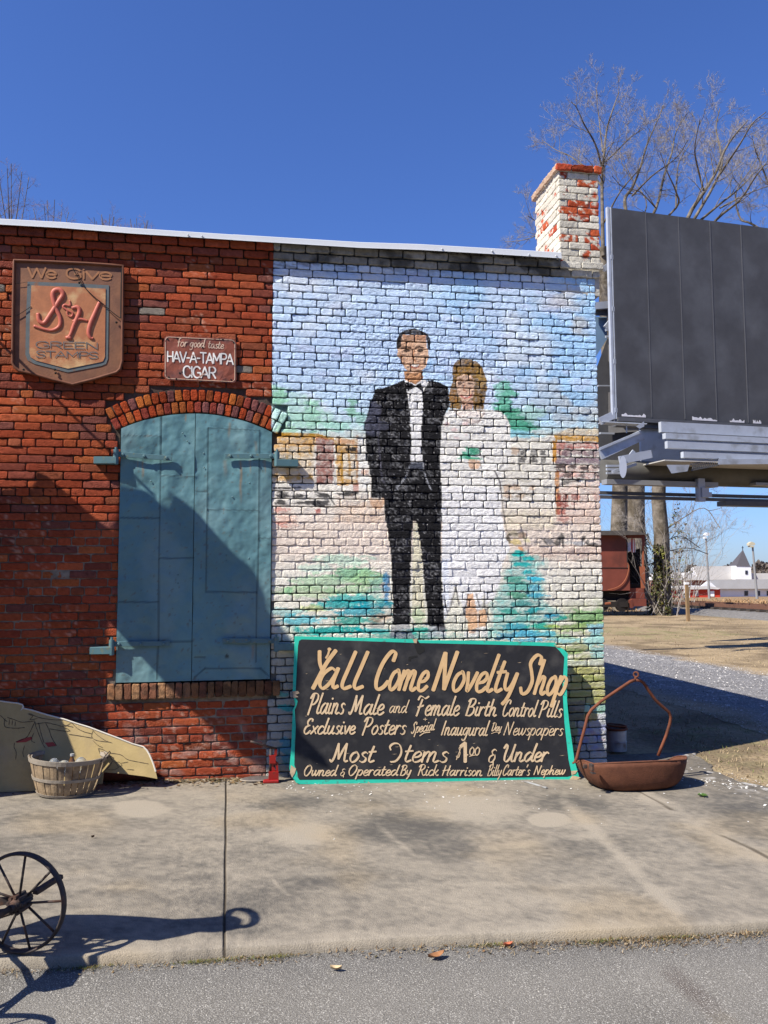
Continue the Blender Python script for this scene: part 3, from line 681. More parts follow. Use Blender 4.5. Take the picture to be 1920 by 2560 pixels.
    s.line([(1330, 860), (1370, 925), (1400, 1000), (1410, 1150), (1420, 1280), (1445, 1420), (1465, 1510)], 0, dk, 0, T=r4)
    s.line([(330, 862), (360, 915), (395, 1000), (410, 1150)], 3.4, dk, .85, 1, T=r4); s.line([(425, 1180), (428, 1290), (450, 1430), (470, 1520)], 2.8, (.25, .22, .18), .75, 1, T=r4)
    s.line([(180, 700), (320, 735)], 2, dk, .6, 1, T=r4); s.line([(430, 700), (420, 790), (380, 850)], 2.4, dk, .55, 1, T=r4); s.line([(440, 1340), (540, 1420), (440, 1440)], 2, (.3, .28, .22), .6, 1, T=r4)
    s.poly([(958, 800), (985, 800), (1000, 880), (1012, 880), (1045, 870), (1048, 960), (1010, 975), (962, 975), (952, 900)], (.72, .47, .31), .95, 3, .15, T=c4)
    s.line([(1008, 880), (1010, 970)], 3, (.78, .74, .70), .8, 1, T=c4)
    s.poly([(945, 978), (1055, 950), (1060, 1012), (945, 1012)], (.80, .79, .78), .9, 3, T=c4); s.poly([(965, 968), (1000, 968), (995, 990), (968, 990)], (.62, .38, .26), .7, 2, T=c4)
    for P in ([(848, 810), (855, 850), (868, 900)], [(872, 880), (905, 768), (918, 850)], [(1000, 800), (1015, 860)], [(1038, 790), (1040, 860), (1062, 930)], [(962, 800), (950, 860), (948, 960)]): s.line(P, 3.2, dk, .8, 1.2, T=c4)
    # bouquet + hand
    for a, b, rx, ry in ((970, 142, 24, 22), (950, 155, 22, 10), (990, 135, 20, 16), (975, 160, 30, 8)): s.blob(*c4(a, b), rx*.7, ry*.7, (.10, .38, .26), .9, .30, .1)
    for a, b in ((960, 130), (985, 150), (940, 160)): s.blob(*c4(a, b), 9, 6, (.36, .6, .58), .6, .42)
    s.poly([(962, 172), (1012, 168), (1022, 190), (1010, 212), (975, 212)], (.62, .42, .30), .9, 3, .2, T=c4); s.line([(1020, 165), (1022, 205)], 2.2, dk, .7, 1, T=c4)
    # bride: hair, face
    hair = (.23, .145, .062)
    s.poly([(1040, 640), (1045, 480), (1075, 435), (1130, 410), (1200, 402), (1290, 430), (1350, 495), (1390, 600), (1402, 700), (1385, 790), (1370, 930), (1260, 925), (1255, 880), (1140, 880), (1130, 925), (1020, 920), (1005, 780), (1015, 700)], hair, 1, 3, .18, T=mp)
    s.poly([(1300, 470), (1390, 600), (1400, 700), (1330, 720), (1290, 600)], (.36, .24, .09), .7, 5, .4, T=mp); s.poly([(1050, 560), (1090, 480), (1200, 460), (1280, 500), (1240, 560), (1090, 600)], (.34, .20, .06), .6, 5, .4, T=mp); s.poly([(1010, 720), (1080, 720), (1090, 860), (1010, 840)], (.40, .20, .06), .6, 5, .4, T=mp)
    s.poly([(1085, 600), (1150, 560), (1240, 575), (1268, 640), (1268, 760), (1240, 830), (1195, 868), (1140, 850), (1100, 770), (1082, 680)], (.68, .50, .40), .95, 2, .1, T=mp)
    s.poly([(1135, 840), (1255, 840), (1250, 930), (1145, 930)], (.56, .36, .27), .95, 2, .1, T=mp)
    for x in (1118, 1222): s.poly([(x-30, 655), (x-8, 643), (x+26, 649), (x+30, 660), (x, 672)], (.09, .06, .05), .9, 1, T=mp); s.line([(x-32, 626), (x, 615), (x+30, 626)], 4, (.2, .11, .05), .8, 1, T=mp)
    s.line([(1168, 670), (1160, 730), (1188, 742)], 3.6, (.40, .2, .14), .7, 1, T=mp); s.line([(1132, 782), (1170, 808), (1215, 803), (1238, 778)], 4.2, (.45, .13, .12), .85, 1, T=mp); s.poly([(1145, 788), (1225, 788), (1200, 802), (1165, 802)], (.78, .68, .64), .7, 1, T=mp)
    # groom: trousers, jacket
    blk = (.018, .018, .021)
    s.poly([(575, 355), (835, 350), (835, 600), (840, 800), (852, 962), (775, 952), (745, 640), (730, 520), (712, 425), (700, 480), (690, 700), (690, 947), (608, 947), (600, 640), (580, 480)], blk, 1, 2, T=c4)
    s.poly([(395, 690), (470, 650), (545, 618), (580, 760), (600, 1000), (612, 1200), (615, 1470), (725, 1470), (720, 1290), (715, 1130), (735, 860), (725, 760), (790, 625), (900, 650), (990, 692), (1004, 780), (1015, 900), (960, 990), (935, 1090), (915, 1300), (918, 1560), (930, 1800), (936, 2090), (345, 2090), (330, 1850), (195, 1840), (200, 1700), (190, 1600), (155, 1400), (135, 1200), (150, 1000), (190, 870), (240, 722)], blk, 1, 2.2, T=mp)
    s.poly([(150, 1000), (240, 800), (290, 900), (260, 1200), (140, 1200)], (.16, .17, .24), .6, 8, .6, T=mp); s.poly([(135, 1040), (400, 1060), (380, 1140), (140, 1150)], (.13, .14, .20), .5, 8, .6, T=mp)
    s.line([(270, 1260), (290, 1500), (330, 1700)], 5, (.16, .16, .21), .5, 3, T=mp, gap=.5)
    s.line([(300, 900), (270, 1240), (300, 1500)], 3, (.12, .12, .16), .6, 2, T=mp); s.line([(615, 1470), (560, 1620), (450, 1770)], 3, (.50, .52, .58), .8, 1.5, T=mp, gap=.42); s.line([(735, 1470), (760, 1620), (820, 1770)], 3, (.50, .52, .58), .8, 1.5, T=mp, gap=.42)
    s.poly([(605, 1475), (735, 1475), (750, 1540), (600, 1540)], (.09, .10, .13), .9, 3, T=mp); s.line([(610, 1480), (735, 1478)], 2, (.4, .42, .48), .6, 1, T=mp)
    # shirt, neck, face, bow tie
    s.poly([(545, 615), (655, 668), (735, 612), (795, 640), (726, 765), (737, 860), (716, 1130), (722, 1290), (728, 1462), (610, 1462), (612, 1200), (597, 1000), (577, 760)], (.82, .83, .85), 1, 1.5, T=mp)
    s.line([(655, 760), (660, 1450)], 2, (.4, .42, .48), .35, 1, T=mp)
    sk_ = (.68, .48, .36)
    s.poly([(545, 530), (735, 530), (735, 615), (655, 668), (545, 615)], (.52, .30, .18), 1, 1.5, T=mp)
    s.poly([(470, 300), (505, 215), (530, 150), (760, 155), (776, 290), (795, 300), (790, 400), (770, 480), (735, 520), (690, 548), (600, 545), (545, 500), (510, 440), (495, 400), (470, 380)], sk_, 1, 1.5, T=mp)
    s.poly([(530, 150), (770, 155), (765, 215), (530, 205)], (.38, .20, .13), .75, 3, .3, T=mp); s.poly([(470, 215), (640, 225), (640, 285), (480, 285)], (.50, .30, .20), .5, 3, .3, T=mp)
    s.poly([(460, 290), (466, 190), (490, 140), (540, 105), (600, 85), (640, 82), (720, 108), (780, 145), (812, 220), (806, 290), (785, 300), (772, 210), (762, 158), (700, 140), (600, 143), (528, 150), (510, 200), (508, 280), (480, 300)], (.035, .028, .026), 1, 2.5, .12, T=mp)
    for x in (565, 700): s.poly([(x-38, 318), (x-10, 304), (x+30, 310), (x+38, 324), (x, 338)], (.05, .035, .03), .95, 1, T=mp); s.line([(x-44, 290), (x, 276), (x+42, 288)], 4.6, (.07, .04, .03), .9, 1, T=mp)
    s.line([(642, 320), (630, 400), (660, 428)], 4, (.36, .18, .11), .8, 1, T=mp); s.poly([(590, 458), (720, 452), (690, 500), (650, 508), (615, 500)], (.34, .12, .09), .85, 1, T=mp); s.poly([(606, 462), (706, 458), (680, 486), (632, 488)], (.80, .76, .72), .95, 1, T=mp); s.poly([(500, 330), (545, 400), (545, 500), (505, 440)], (.44, .25, .16), .5, 2, T=mp)
    s.line([(590, 520), (650, 540), (710, 520)], 2.4, (.45, .25, .16), .5, 1, T=mp); s.line([(550, 440), (580, 400)], 2.2, (.45, .25, .16), .6, 1, T=mp)
    s.poly([(540, 640), (600, 650), (655, 680), (715, 645), (735, 745), (655, 690), (580, 742)], (.02, .02, .024), 1, 1.2, T=mp)
    s.poly([(470, 545), (545, 560), (545, 620), (500, 630)], (.70, .74, .82), .4, 3, .4, T=mp)
    # hands, shoes
    s.poly([(185, 1845), (325, 1850), (330, 1880), (300, 1960), (220, 1960), (190, 1900)], (.70, .46, .31), .75, 5, .3, T=mp)
    s.poly([(600, 947), (690, 945), (705, 1010), (590, 1010)], (.26, .26, .31), .9, 4, .3, T=c4); s.poly([(775, 958), (850, 962), (862, 1006), (770, 1006)], (.48, .50, .56), .9, 4, .3, T=c4); s.poly([(820, 955), (855, 955), (855, 975), (790, 975)], (.12, .12, .14), .8, 3, T=c4)
    s.poly([(705, 470), (722, 470), (745, 640), (760, 940), (700, 950), (697, 640)], (.66, .64, .52), .95, 2, .1, T=c4); s.blob(*c4(728, 900), 16, 40, (.46, .60, .42), .6, .44)
    # bare, flaking paint near the bottom left and a general wear of the paint
    kk = sm(py+s.n2*30, 1590, 1680)*(1-sm(px, 735, 760)); s.mix(al, (.25, .27, .24), kk*.8); s.mix(al, (.48, .50, .50), kk*.6*sm(s.big, .45, .65))
    s.blob(720, 1770, 22, 8, (.06, .40, .44), .85, .35); s.blob(705, 1738, 16, 7, (.10, .44, .46), .7, .38); s.blob(716, 1868, 22, 18, (.14, .36, .48), .9, .34); s.blob(725, 1900, 20, 18, (.12, .34, .44), .8, .36)
    s.blob(700, 1590, 40, 30, (.62, .60, .56), .7, .36)
    # specks: white through the black suit, dirt on the light paint
    lum = C.mean(1); k = (lum < .06)*sm(s.f, .84, .94)*sm(s.g, .44, .62); s.mix(al, (.62, .62, .64), k*.6); k = (lum < .06)*sm(s.st, .62, .76)*sm(s.big, .45, .65); s.mix(al, (.10, .10, .115), k*.4)
    k = (lum > .3)*sm(s.f, .93, .98)*sm(s.big, .35, .6); s.mix(al, (.22, .2, .18), k*.5)
    k = sm(1-py/700, 0, .06)*sm(s.st, .42, .62); s.mix(al, (.10, .11, .13), np.clip(k, 0, 1)*.6)
    C *= (.9+.2*s.g)[:, None]
    lum = C.mean(1, keepdims=True); C = np.clip(lum+(C-lum)*1.10, .008, 1)
    return np.clip(C, 0, 1)**1.08*np.array([1.02, .99, .93])
V, Q = world(mur)
px, py = PX(V[:, 0], 0*V[:, 0], V[:, 2])
C = paint(px, py, V[:, 0], V[:, 2])
# each brick took the paint a little differently
per = np.ones(len(V)); 
for b, nn, cu, cz in mur.meta: per[b:b+nn] = .93+.12*rng.random()
side = mur_depth = np.concatenate(mur.V)[:, 1]
edge_ = sm(mur_depth, -.0062, -.0030)*(1-sm(mur_depth, -.0030, .0))*(C.mean(1) < .06)*sm(fbm(V[:, 0]*70, V[:, 2]*70, 88, 2), .42, .6)
C = C*(1-.35*edge_[:, None])+np.array([.42, .42, .43])*.35*edge_[:, None]
C = C*per[:, None]*(.55+.45*sm(mur_depth, -.018, -.003))[:, None]  # brick sides darkened with depth, as recess shade in the colour
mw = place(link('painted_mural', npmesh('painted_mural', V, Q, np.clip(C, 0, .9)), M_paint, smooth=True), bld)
tag(mw, 'brick face painted with a groom in a black tuxedo and a bride in white')

# mortar bed behind the bricks
xs = np.arange(XL, XC-.004, .0125); zs = np.arange(0.0, Z0+CH*3.2, .0111)
Xg, Zg = np.meshgrid(xs, zs, indexing='ij')
px, py = PX(Xg, 0*Xg, Zg); ism = px > bnd_px(py)
dn = fbm(Xg*2.3, Zg*3.0, 31, 4); dn2 = fbm(Xg*30, Zg*30, 32, 3)
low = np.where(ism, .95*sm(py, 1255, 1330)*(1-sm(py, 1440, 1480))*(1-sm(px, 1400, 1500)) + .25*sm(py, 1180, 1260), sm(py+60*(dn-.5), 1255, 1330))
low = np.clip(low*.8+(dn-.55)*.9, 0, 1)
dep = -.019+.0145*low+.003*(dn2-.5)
# cut the arch opening
hole = ((Xg > OPL+.004) & (Xg < OPR-.004) & (Zg > OPB-.10) & ((Zg < ASP) | ((Xg-ACX)**2+(Zg-ACZ)**2 < AR0**2)))
Vm = np.stack([Xg, np.where(hole, .10, -dep), Zg], -1).reshape(-1, 3)
Cm = np.empty(Xg.shape+(3,)); Cm[:] = np.array([.062, .042, .034])
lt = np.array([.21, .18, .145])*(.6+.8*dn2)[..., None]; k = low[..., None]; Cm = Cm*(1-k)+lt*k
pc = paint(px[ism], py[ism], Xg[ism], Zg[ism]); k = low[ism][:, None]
Cm[ism] = pc*(.15+.70*k)+np.array([.004, .005, .012])  # deep joints darkened in the colour for recess shade and grime
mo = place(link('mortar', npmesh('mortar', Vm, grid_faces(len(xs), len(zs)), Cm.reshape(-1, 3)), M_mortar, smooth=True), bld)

# ---- arch, sill
def rot_bricks(items, name, label=None, pal=None, paintfn=None):
    Bk = Bricks(); Vs = []; Cs = []
    for (cx, cz, w_, h_, ang, proud) in items:
        n0 = Bk.n; c = (pal or RED)[int(rng.integers(0, len(pal or RED)))]*(.58+.34*rng.random())
        P = Bk.brick(-w_/2, w_/2, -h_/2, h_/2, 0, rng, .011, c, rough=1.2, nv=max(3, int(h_/.012)))
        c_, s_ = math.cos(ang), math.sin(ang)
        x = cx+P[:, 0]*c_+P[:, 2]*s_; z = cz-P[:, 0]*s_+P[:, 2]*c_
        Vs.append(np.stack([x, -(P[:, 1]+proud), z], -1))
    V = np.concatenate(Vs); Q = np.concatenate(Bk.Q)[:, ::-1]; C = np.concatenate(Bk.C)
    n = fbm(V[:, 0]*50, V[:, 2]*50, 5, 3); C = C*(.7+.5*n)[:, None]
    if paintfn: C = paintfn(V, C)
    o = place(link(name, npmesh(name, V, Q, np.clip(C, 0, .9)), M_brick, smooth=True), bld)
    return tag(o, label) if label else o
items = []
for ring in (0, 1):
    rc = AR0+.052+ring*.101; nb = 23+ring*1; th = A_MAX
    for i in range(nb):
        a = -th+(i+.5)*2*th/nb
        items.append((ACX+rc*math.sin(a), ACZ+rc*math.cos(a), 2*th*rc/nb-.009, .093, a+rng.normal()*.012, .006+rng.normal()*.002))
def archpaint(V, C):
    px, py = PX(V[:, 0], 0*V[:, 0], V[:, 2]); k = (px > bnd_px(py)+2*(fbm(V[:, 0]*60, V[:, 2]*60, 4, 2)-.5))
    if k.any(): C[k] = paint(px[k], py[k], V[k, 0], V[k, 2])
    return C
ARCHPAL = [lin(178, 80, 46), lin(170, 72, 42), lin(160, 84, 50), lin(182, 102, 50), lin(150, 70, 58), lin(134, 84, 80), lin(172, 76, 44), lin(164, 92, 50)]
rot_bricks(items, 'window_arch', 'double ring of bricks arched over the shutters', ARCHPAL, archpaint)
items = []; x = OPL-.068
while x < OPR+.03:
    ww = .066+rng.normal()*.004; items.append((x+ww/2, OPB-.074, ww-.006, .125, rng.normal()*.02, .034+rng.normal()*.004)); x += ww
SILLPAL = [lin(150, 112, 84), lin(168, 122, 88), lin(140, 96, 74), lin(158, 108, 84), lin(176, 134, 98)]
def sill_grime_shade(V, C):
    n = fbm(V[:, 0]*14, V[:, 2]*18, 45, 4); k = (sm(n, .5, .66)*.55)[:, None]; C = C*(1-k)+np.array([.05, .04, .03])*k
    return C*(1-.4*sm(V[:, 0], -.5, -.2))[:, None]  # cast shadow put into the colour: one end of the sill darkened
rot_bricks(items, 'window_sill', 'projecting sill of upright bricks below the shutters', SILLPAL, sill_grime_shade)

# ---- shutters
M_seam = mat('seam_shadow', (.05, .09, .10), .7, var=.1)
DOORC = np.array([.088, .195, .218])
def c2(x, y): return (200+x/2.571, 900+y/2.571)
SEAMS = [((523, 365), (510, 1280), (505, 1800), (495, 2050)), ((823, 438), (820, 960), (808, 1490)), ((1155, 455), (1148, 1150), (1138, 1500), (1130, 1940)),
         ((280, 487), (520, 493)), ((525, 745), (738, 748)), ((262, 1015), (512, 1018)), ((515, 1275), (733, 1274)), ((250, 1555), (502, 1556)), ((500, 1812), (726, 1806)),
         ((823, 438), (1150, 455)), ((750, 848), (820, 850)), ((820, 962), (1145, 968)), ((815, 1490), (1137, 1493)), ((1155, 1145), (1238, 1148)), ((740, 1910), (805, 1912)), ((735, 2040), (805, 1980), (1160, 1982), (1215, 2030))]
def seg_dist(X, Z, a, b):
    L2 = (b[0]-a[0])**2+(b[1]-a[1])**2; u = ((X-a[0])*(b[0]-a[0])+(Z-a[1])*(b[1]-a[1]))/L2; uc = np.clip(u, 0, 1)
    return np.hypot(X-a[0]-uc*(b[0]-a[0]), Z-a[1]-uc*(b[1]-a[1])), (X-a[0])*(b[1]-a[1])-(Z-a[1])*(b[0]-a[0]), (u > -.01) & (u < 1.01)
SEAMW = []
for ln in SEAMS:
    q = [atY(*c2(*p)) for p in ln]; SEAMW.append([(p[0], p[2]) for p in q])
SHY = .016   # how far the shutter face stands proud of the wall plane
def shutter(x0, x1, name, label, seed):
    root = thing(name, None, None); del_keys(root); place(root, bld); 
    nu, nv = 62, 210
    tx = np.linspace(0, 1, nu); tz = np.linspace(0, 1, nv)
    Xg = x0+(x1-x0)*tx[:, None]+0*tz[None, :]
    top = np.sqrt(np.maximum(AR0**2-(Xg-ACX)**2, .1))+ACZ-.006
    Zg = OPB+(top-OPB)*tz[None, :]
    Xg = Xg-(Xg-x0)*0-.006*(1-tz[None, :])
    d = SHY+.016*(fbm(Xg*3.2+seed, Zg*2.4, 11, 3)-.5)+.021*(fbm(Xg*8, Zg*6+seed, 13, 3)-.5)+.0050*(fbm(Xg*22, Zg*22, 14, 2)-.5)
    # creased tin near the middle of each leaf
    d += .006*np.sin(Zg*17+Xg*9+7*fbm(Xg*5, Zg*3, 17, 2))*sm(fbm(Xg*2.5, Zg*2.5, 19, 3), .5, .7)
    C = np.ones(Xg.shape+(3,))*DOORC
    n = fbm(Xg*2.2, Zg*1.4, 23, 4); C *= (.85+.35*n)[..., None]
    k = (sm(fbm(Xg*3, Zg*1.6, 27, 4), .5, .72)*.3)[..., None]; C = C*(1-k)+np.array([.20, .29, .30])*k
    for ln in SEAMW:
        for a, b in zip(ln[:-1], ln[1:]):
            ds, sd, ok = seg_dist(Xg, Zg, a, b)
            C *= (1-.55*(1-sm(ds, .003, .009)))[..., None]
            d += .0025*(1-sm(ds, .004, .014))*np.where(sd > 0, 1, -.6)
    # rust runs below the hinges
    for (a, b, ln_, wd, am) in ((405, 650, 130, 7, .8), (375, 650, 60, 6, .5), (1035, 640, 320, 9, .8), (935, 640, 130, 16, .35), (1095, 640, 110, 7, .55), (1190, 640, 110, 7, .6), (1110, 1830, 120, 12, .5), (680, 350, 60, 5, .8), (960, 400, 120, 10, .5), (1130, 520, 90, 12, .4)):
        p0 = atY(*c2(a, b)); p1 = atY(*c2(a, b+ln_)); w_ = wd/2.571/300
        u = (p0[2]-Zg)/max(p0[2]-p1[2], .01); k = ((1-sm(np.abs(Xg-p0[0]-.004*np.sin(Zg*30)), w_*.2, w_*1.2))*sm(u, 0, .06)*(1-sm(u, .5, 1.0)))[..., None]*am*.95
        C = C*(1-k)+np.array([.25, .17, .09])*k
    k = (sm(fbm(Xg*40, Zg*40, 47, 2), .78, .85)*.5)[..., None]; C = C*(1-k)+np.array([.09, .07, .05])*k
    cc = atY(*c2(945, 1900)); k = np.exp(-(((Xg-cc[0])/.016)**4+((Zg-cc[2])/.02)**4))[..., None]*(np.abs(Xg-cc[0]) < (cc[2]+.024-Zg)*.6)[..., None]; C = C*(1-k*.85)
    # edges turned back
    V = np.stack([Xg, -d, Zg], -1); 
    ring = lambda A: A
    face = npmesh('panel', V.reshape(-1, 3), grid_faces(nu, nv), C.reshape(-1, 3))
    # skirt
    idx = np.arange(nu*nv).reshape(nu, nv); loop = np.concatenate([idx[:, 0], idx[-1, 1:], idx[-2::-1, -1], idx[0, -2:0:-1]])
    V2 = V.reshape(-1, 3)[loop].copy(); V2[:, 1] = .035
    allV = np.concatenate([V.reshape(-1, 3), V.reshape(-1, 3)[loop], V2]); b0 = nu*nv; n = len(loop)
    i = np.arange(n); j = (i+1) % n
    Qs = np.stack([b0+i, b0+n+i, b0+n+j, b0+j], -1)
    Ca = np.concatenate([C.reshape(-1, 3), C.reshape(-1, 3)[loop]*1.05, C.reshape(-1, 3)[loop]*.6])
    me = npmesh('shutter_panel', allV, np.concatenate([grid_faces(nu, nv), Qs]), Ca)
    o = link('shutter_panel', me, M_shut, smooth=True)
    try: me.set_sharp_from_angle(angle=math.radians(50))
    except Exception: pass
    place(o, root); return root
def del_keys(o):
    for k in ('label', 'category'):
        if k in o: del o[k]
shl = shutter(OPL+.004, ACX-.022, 'shutter', '', 3); shr = shutter(ACX-.017, OPR-.004, 'shutter', '', 9)
def hinge(root, tip, piv, brk, zoff):
    """strap from tip to pivot, then a bracket set into the wall"""
    t_ = atY(*c2(*tip), Y=-.04); p = atY(*c2(*piv), Y=-.045); b = atY(*c2(*brk), Y=-.04)
    h = MB(); y = -.042
    h.bar((t_[0], y, t_[2]), (p[0], y, p[2]), .010, .040, bev=.002)
    s_ = 1 if p[0] > t_[0] else -1
    for f in (.10, .50, .88): 
        q = t_+(p-t_)*f; h.lathe([(0, .0), (.012, .0), (.012, .008), (.008, .012), (0, .012)], (q[0], y-.004, q[2]), 10, rot=Matrix.Rotation(math.pi/2, 3, 'X'))
    h.tube([(p[0], y-.012, p[2]-.085), (p[0], y-.012, p[2]+.035)], .022, 14); h.tube([(p[0], y-.012, p[2]-.09), (p[0], y-.012, p[2]+.055)], .010, 10)
    z2 = b[2]
    h.bar((p[0]-s_*.01, y-.004, z2), (b[0], y+.012, z2), .062, .058, bev=.003)
    h.bar((p[0]+s_*.02, y+.03, z2), (b[0], -.01, z2), .045, .05, bev=.002)
    h.build('strap_hinge', M_hinge, root, smooth='auto')
hinge(shl, (592, 633), (232, 604), (92, 645), 0); hinge(shr, (932, 617), (1266, 618), (1400, 665), 0)
hinge(shl, (575, 1822), (205, 1826), (66, 1868), 0); hinge(shr, (915, 1803), (1262, 1806), (1372, 1842), 0)
# dark reveal behind the shutters
b_ = MB(); b_.box((ACX, .07, (OPB+AAP)/2-.02), (2*HALF+.02, .06, AAP-OPB+.2)); b_.build('window_opening', M_dark, bld)
# nail heads, latch holes on the right leaf
k_ = MB()
for a, b in ((630, 1380), (630, 1435), (940, 1255), (940, 1290), (810, 1330), (660, 470), (795, 600), (797, 692), (980, 880), (1090, 790), (1085, 1275), (830, 1105), (690, 520), (455, 780), (980, 1080)):
    q = atY(*c2(a, b), Y=-SHY); k_.lathe([(0, .004), (.005, .003), (.007, 0)], (q[0], -SHY-.002, q[2]), 8, rot=Matrix.Rotation(math.pi/2, 3, 'X'))
k_.build('nail_heads', M_hinge, shr, smooth=True)['kind'] = 'stuff'

# ---- roof edge flashing (two overlapping lengths, slightly kinked)
fl = MB()
FX = [(-90, 541, 559), (155, 553, 568), (520, 586.5, 602), (740, 600.5, 618)]
def flash(pts, y0):
    P = []
    for (x, a, b) in pts:
        A = atY(x, a, -.085); Bq = atY(x, b, -.085); P.append((A, Bq))
    prof = []
    for A, Bq in P:
        ztop, zb = A[2], Bq[2]
        prof.append([(A[0], .4, ztop+.03), (A[0], y0-.001, ztop+.004), (A[0], y0-.005, ztop), (A[0], y0-.008, zb+.004), (A[0], y0-.016, zb), (A[0], y0-.013, zb-.002), (A[0], y0-.002, zb+.003)])
    n = len(prof[0]); V = [q for r in prof for q in r]; Fc = []
    for i in range(len(prof)-1):
        for k in range(n-1): Fc.append((i*n+k, (i+1)*n+k, (i+1)*n+k+1, i*n+k+1))
    fl.add(V, Fc)
X0f = -400
flash([(X0f, 525, 540.5), (-90, 541, 556), (0, 547.5, 562.5), (155, 556, 571), (330, 570.5, 585), (585, 587.5, 601)], -.082)
flash([(583, 587.2, 601.6), (900, 606.5, 621), (1050, 611.5, 626), (1240, 622.5, 637), (1403, 632, 647)], -.085)
for a, b in ((470, 588), (505, 591), (1230, 628), (1322, 637), (1390, 640), (1105, 623)):
    q = atY(a, b, -.09); fl.lathe([(0, .01), (.007, .008), (.009, 0)], (q[0], -.094, q[2]), 8, rot=Matrix.Rotation(math.pi/2, 3, 'X'))
fl.build('roof_flashing', M_flash, bld)
# ---- plain body of the building behind the modelled face
M_side = mat('side_brick', (.30, .11, .065), .9, var=.3, scale=12, bump=.006, bscale=30)
N_ = M_side.node_tree.nodes; L_ = M_side.node_tree.links; P_ = N_['Principled BSDF']
bt_ = N_.new('ShaderNodeTexBrick'); bt_.inputs['Scale'].default_value = 1.0; bt_.inputs['Brick Width'].default_value = BL; bt_.inputs['Row Height'].default_value = CH; bt_.inputs['Mortar Size'].default_value = .0045
bt_.inputs['Color1'].default_value = (.20, .062, .032, 1); bt_.inputs['Color2'].default_value = (.26, .088, .045, 1); bt_.inputs['Mortar'].default_value = (.062, .045, .036, 1); bt_.inputs['Bias'].default_value = -.1
ge_ = N_.new('ShaderNodeNewGeometry'); sx_ = N_.new('ShaderNodeSeparateXYZ'); L_.new(ge_.outputs['Position'], sx_.inputs[0]); ad_ = N_.new('ShaderNodeMath'); ad_.operation = 'ADD'; L_.new(sx_.outputs[0], ad_.inputs[0]); L_.new(sx_.outputs[1], ad_.inputs[1])
cb__ = N_.new('ShaderNodeCombineXYZ'); L_.new(ad_.outputs[0], cb__.inputs[0]); L_.new(sx_.outputs[2], cb__.inputs[1]); L_.new(cb__.outputs[0], bt_.inputs['Vector']); L_.new(bt_.outputs['Color'], P_.inputs['Base Color'])
body = MB(); ZT = 4.50
body.box(((XL-9+XC)/2, 5.15, ZT/2), (XC-XL+9, 10, ZT)); body.build('side_wall', M_side, bld)
body = MB(); body.box((XL-4.5, .06, ZT/2+.02), (9, .14, ZT+.04)); body.build('side_wall', M_side, bld)
# ---- chimney
chm = thing('chimney', None, None); del_keys(chm); place(chm, bld)
CX0, CX1, CY1, CZ0, CZ1 = 2.835, XC+.055, .62, Z0+CH*2.5, 5.43
cb = Bricks(); cbl = Bricks(); z = CZ0; k = 0
RB = [lin(182, 82, 52), lin(170, 74, 50), lin(188, 90, 56)]
def chcol():
    if rng.random() < .25: return RB[int(rng.integers(0, 3))]*(.8+.2*rng.random())
    return lin(206, 200, 184)*(.8+.25*rng.random())
def seqs(L0, L1, off): 
    x = L0-off
    while x < L1:
        a, b = max(x+.004, L0), min(x+BL-.004, L1); x += BL
        if b-a > .035: yield a, b
Vc = []; Qc = []; Cc_ = []; base = 0
while z < CZ1-.05:
    off = .0 if k % 2 else BL/2
    for a, b in seqs(CX0, CX1, off*.9+.03):
        B1 = Bricks(); c = chcol(); P = B1.brick(a, b, z+.003, z+CH-.003, .0+rng.normal()*.002, rng, .014, c, rough=1.0)
        Vc.append(np.stack([P[:, 0], -P[:, 1]-.006, P[:, 2]], -1)); Qc.append(B1.Q[0][:, ::-1]+base); base += len(P); Cc_.append(B1.C[0])
    for a, b in seqs(.0, CY1, (BL/2-off)*.9+.05):
        B1 = Bricks(); c = chcol(); P = B1.brick(a, b, z+.003, z+CH-.003, .0+rng.normal()*.002, rng, .016, c, rough=1.0)
        Vc.append(np.stack([CX0-P[:, 1], P[:, 0], P[:, 2]], -1)); Qc.append(B1.Q[0]+base); base += len(P); Cc_.append(B1.C[0])
    z += CH; k += 1
ZC = z
V = np.concatenate(Vc); C = np.concatenate(Cc_); n = fbm(V[:, 0]*30+V[:, 1]*23, V[:, 2]*34, 5, 4); n2 = fbm(V[:, 0]*11+V[:, 1]*9, V[:, 2]*14, 15, 4)
isred = C[:, 0] > C[:, 2]*2.5
kk = (isred*sm(n, .55, .66))[:, None]; C = C*(1-kk)+lin(200, 194, 178)*kk
kk = ((~isred)*sm(n2, .68, .74))[:, None]; C = C*(1-kk)+RB[0]*.9*kk
C = C*(.8+.35*n)[:, None]
M_chim = mat('worn_whitewash', attr=True, rough=.9, var=.18, scale=40, bump=.005, bscale=60, spec=.1)
place(link('chimney_stack', npmesh('chimney_stack', V, np.concatenate(Qc), np.clip(C, 0, .85)), M_chim, smooth=True), chm)
core = MB(); core.box(((CX0+CX1)/2, CY1/2, (CZ0-.3+ZC)/2), (CX1-CX0-.02, CY1-.012, ZC-CZ0+.28))
M_chmort = mat('chimney_mortar', (.46, .43, .37), 1, var=.3, scale=30, bump=.006, bscale=60, spec=.1)
core.build('chimney_core', M_chmort, chm)
Vc = []; Qc = []; Cc_ = []; base = 0
for a, b in seqs(CX0-.028, CX1+.026, .06):
    B1 = Bricks(); P = B1.brick(a, b, ZC+.002, ZC+.062, .03, rng, .014, RB[int(rng.integers(0, 3))]*(.9 if rng.random() < .7 else .4), rough=2); Vc.append(np.stack([P[:, 0], -P[:, 1]-.006, P[:, 2]], -1)); Qc.append(B1.Q[0][:, ::-1]+base); base += len(P); Cc_.append(B1.C[0])
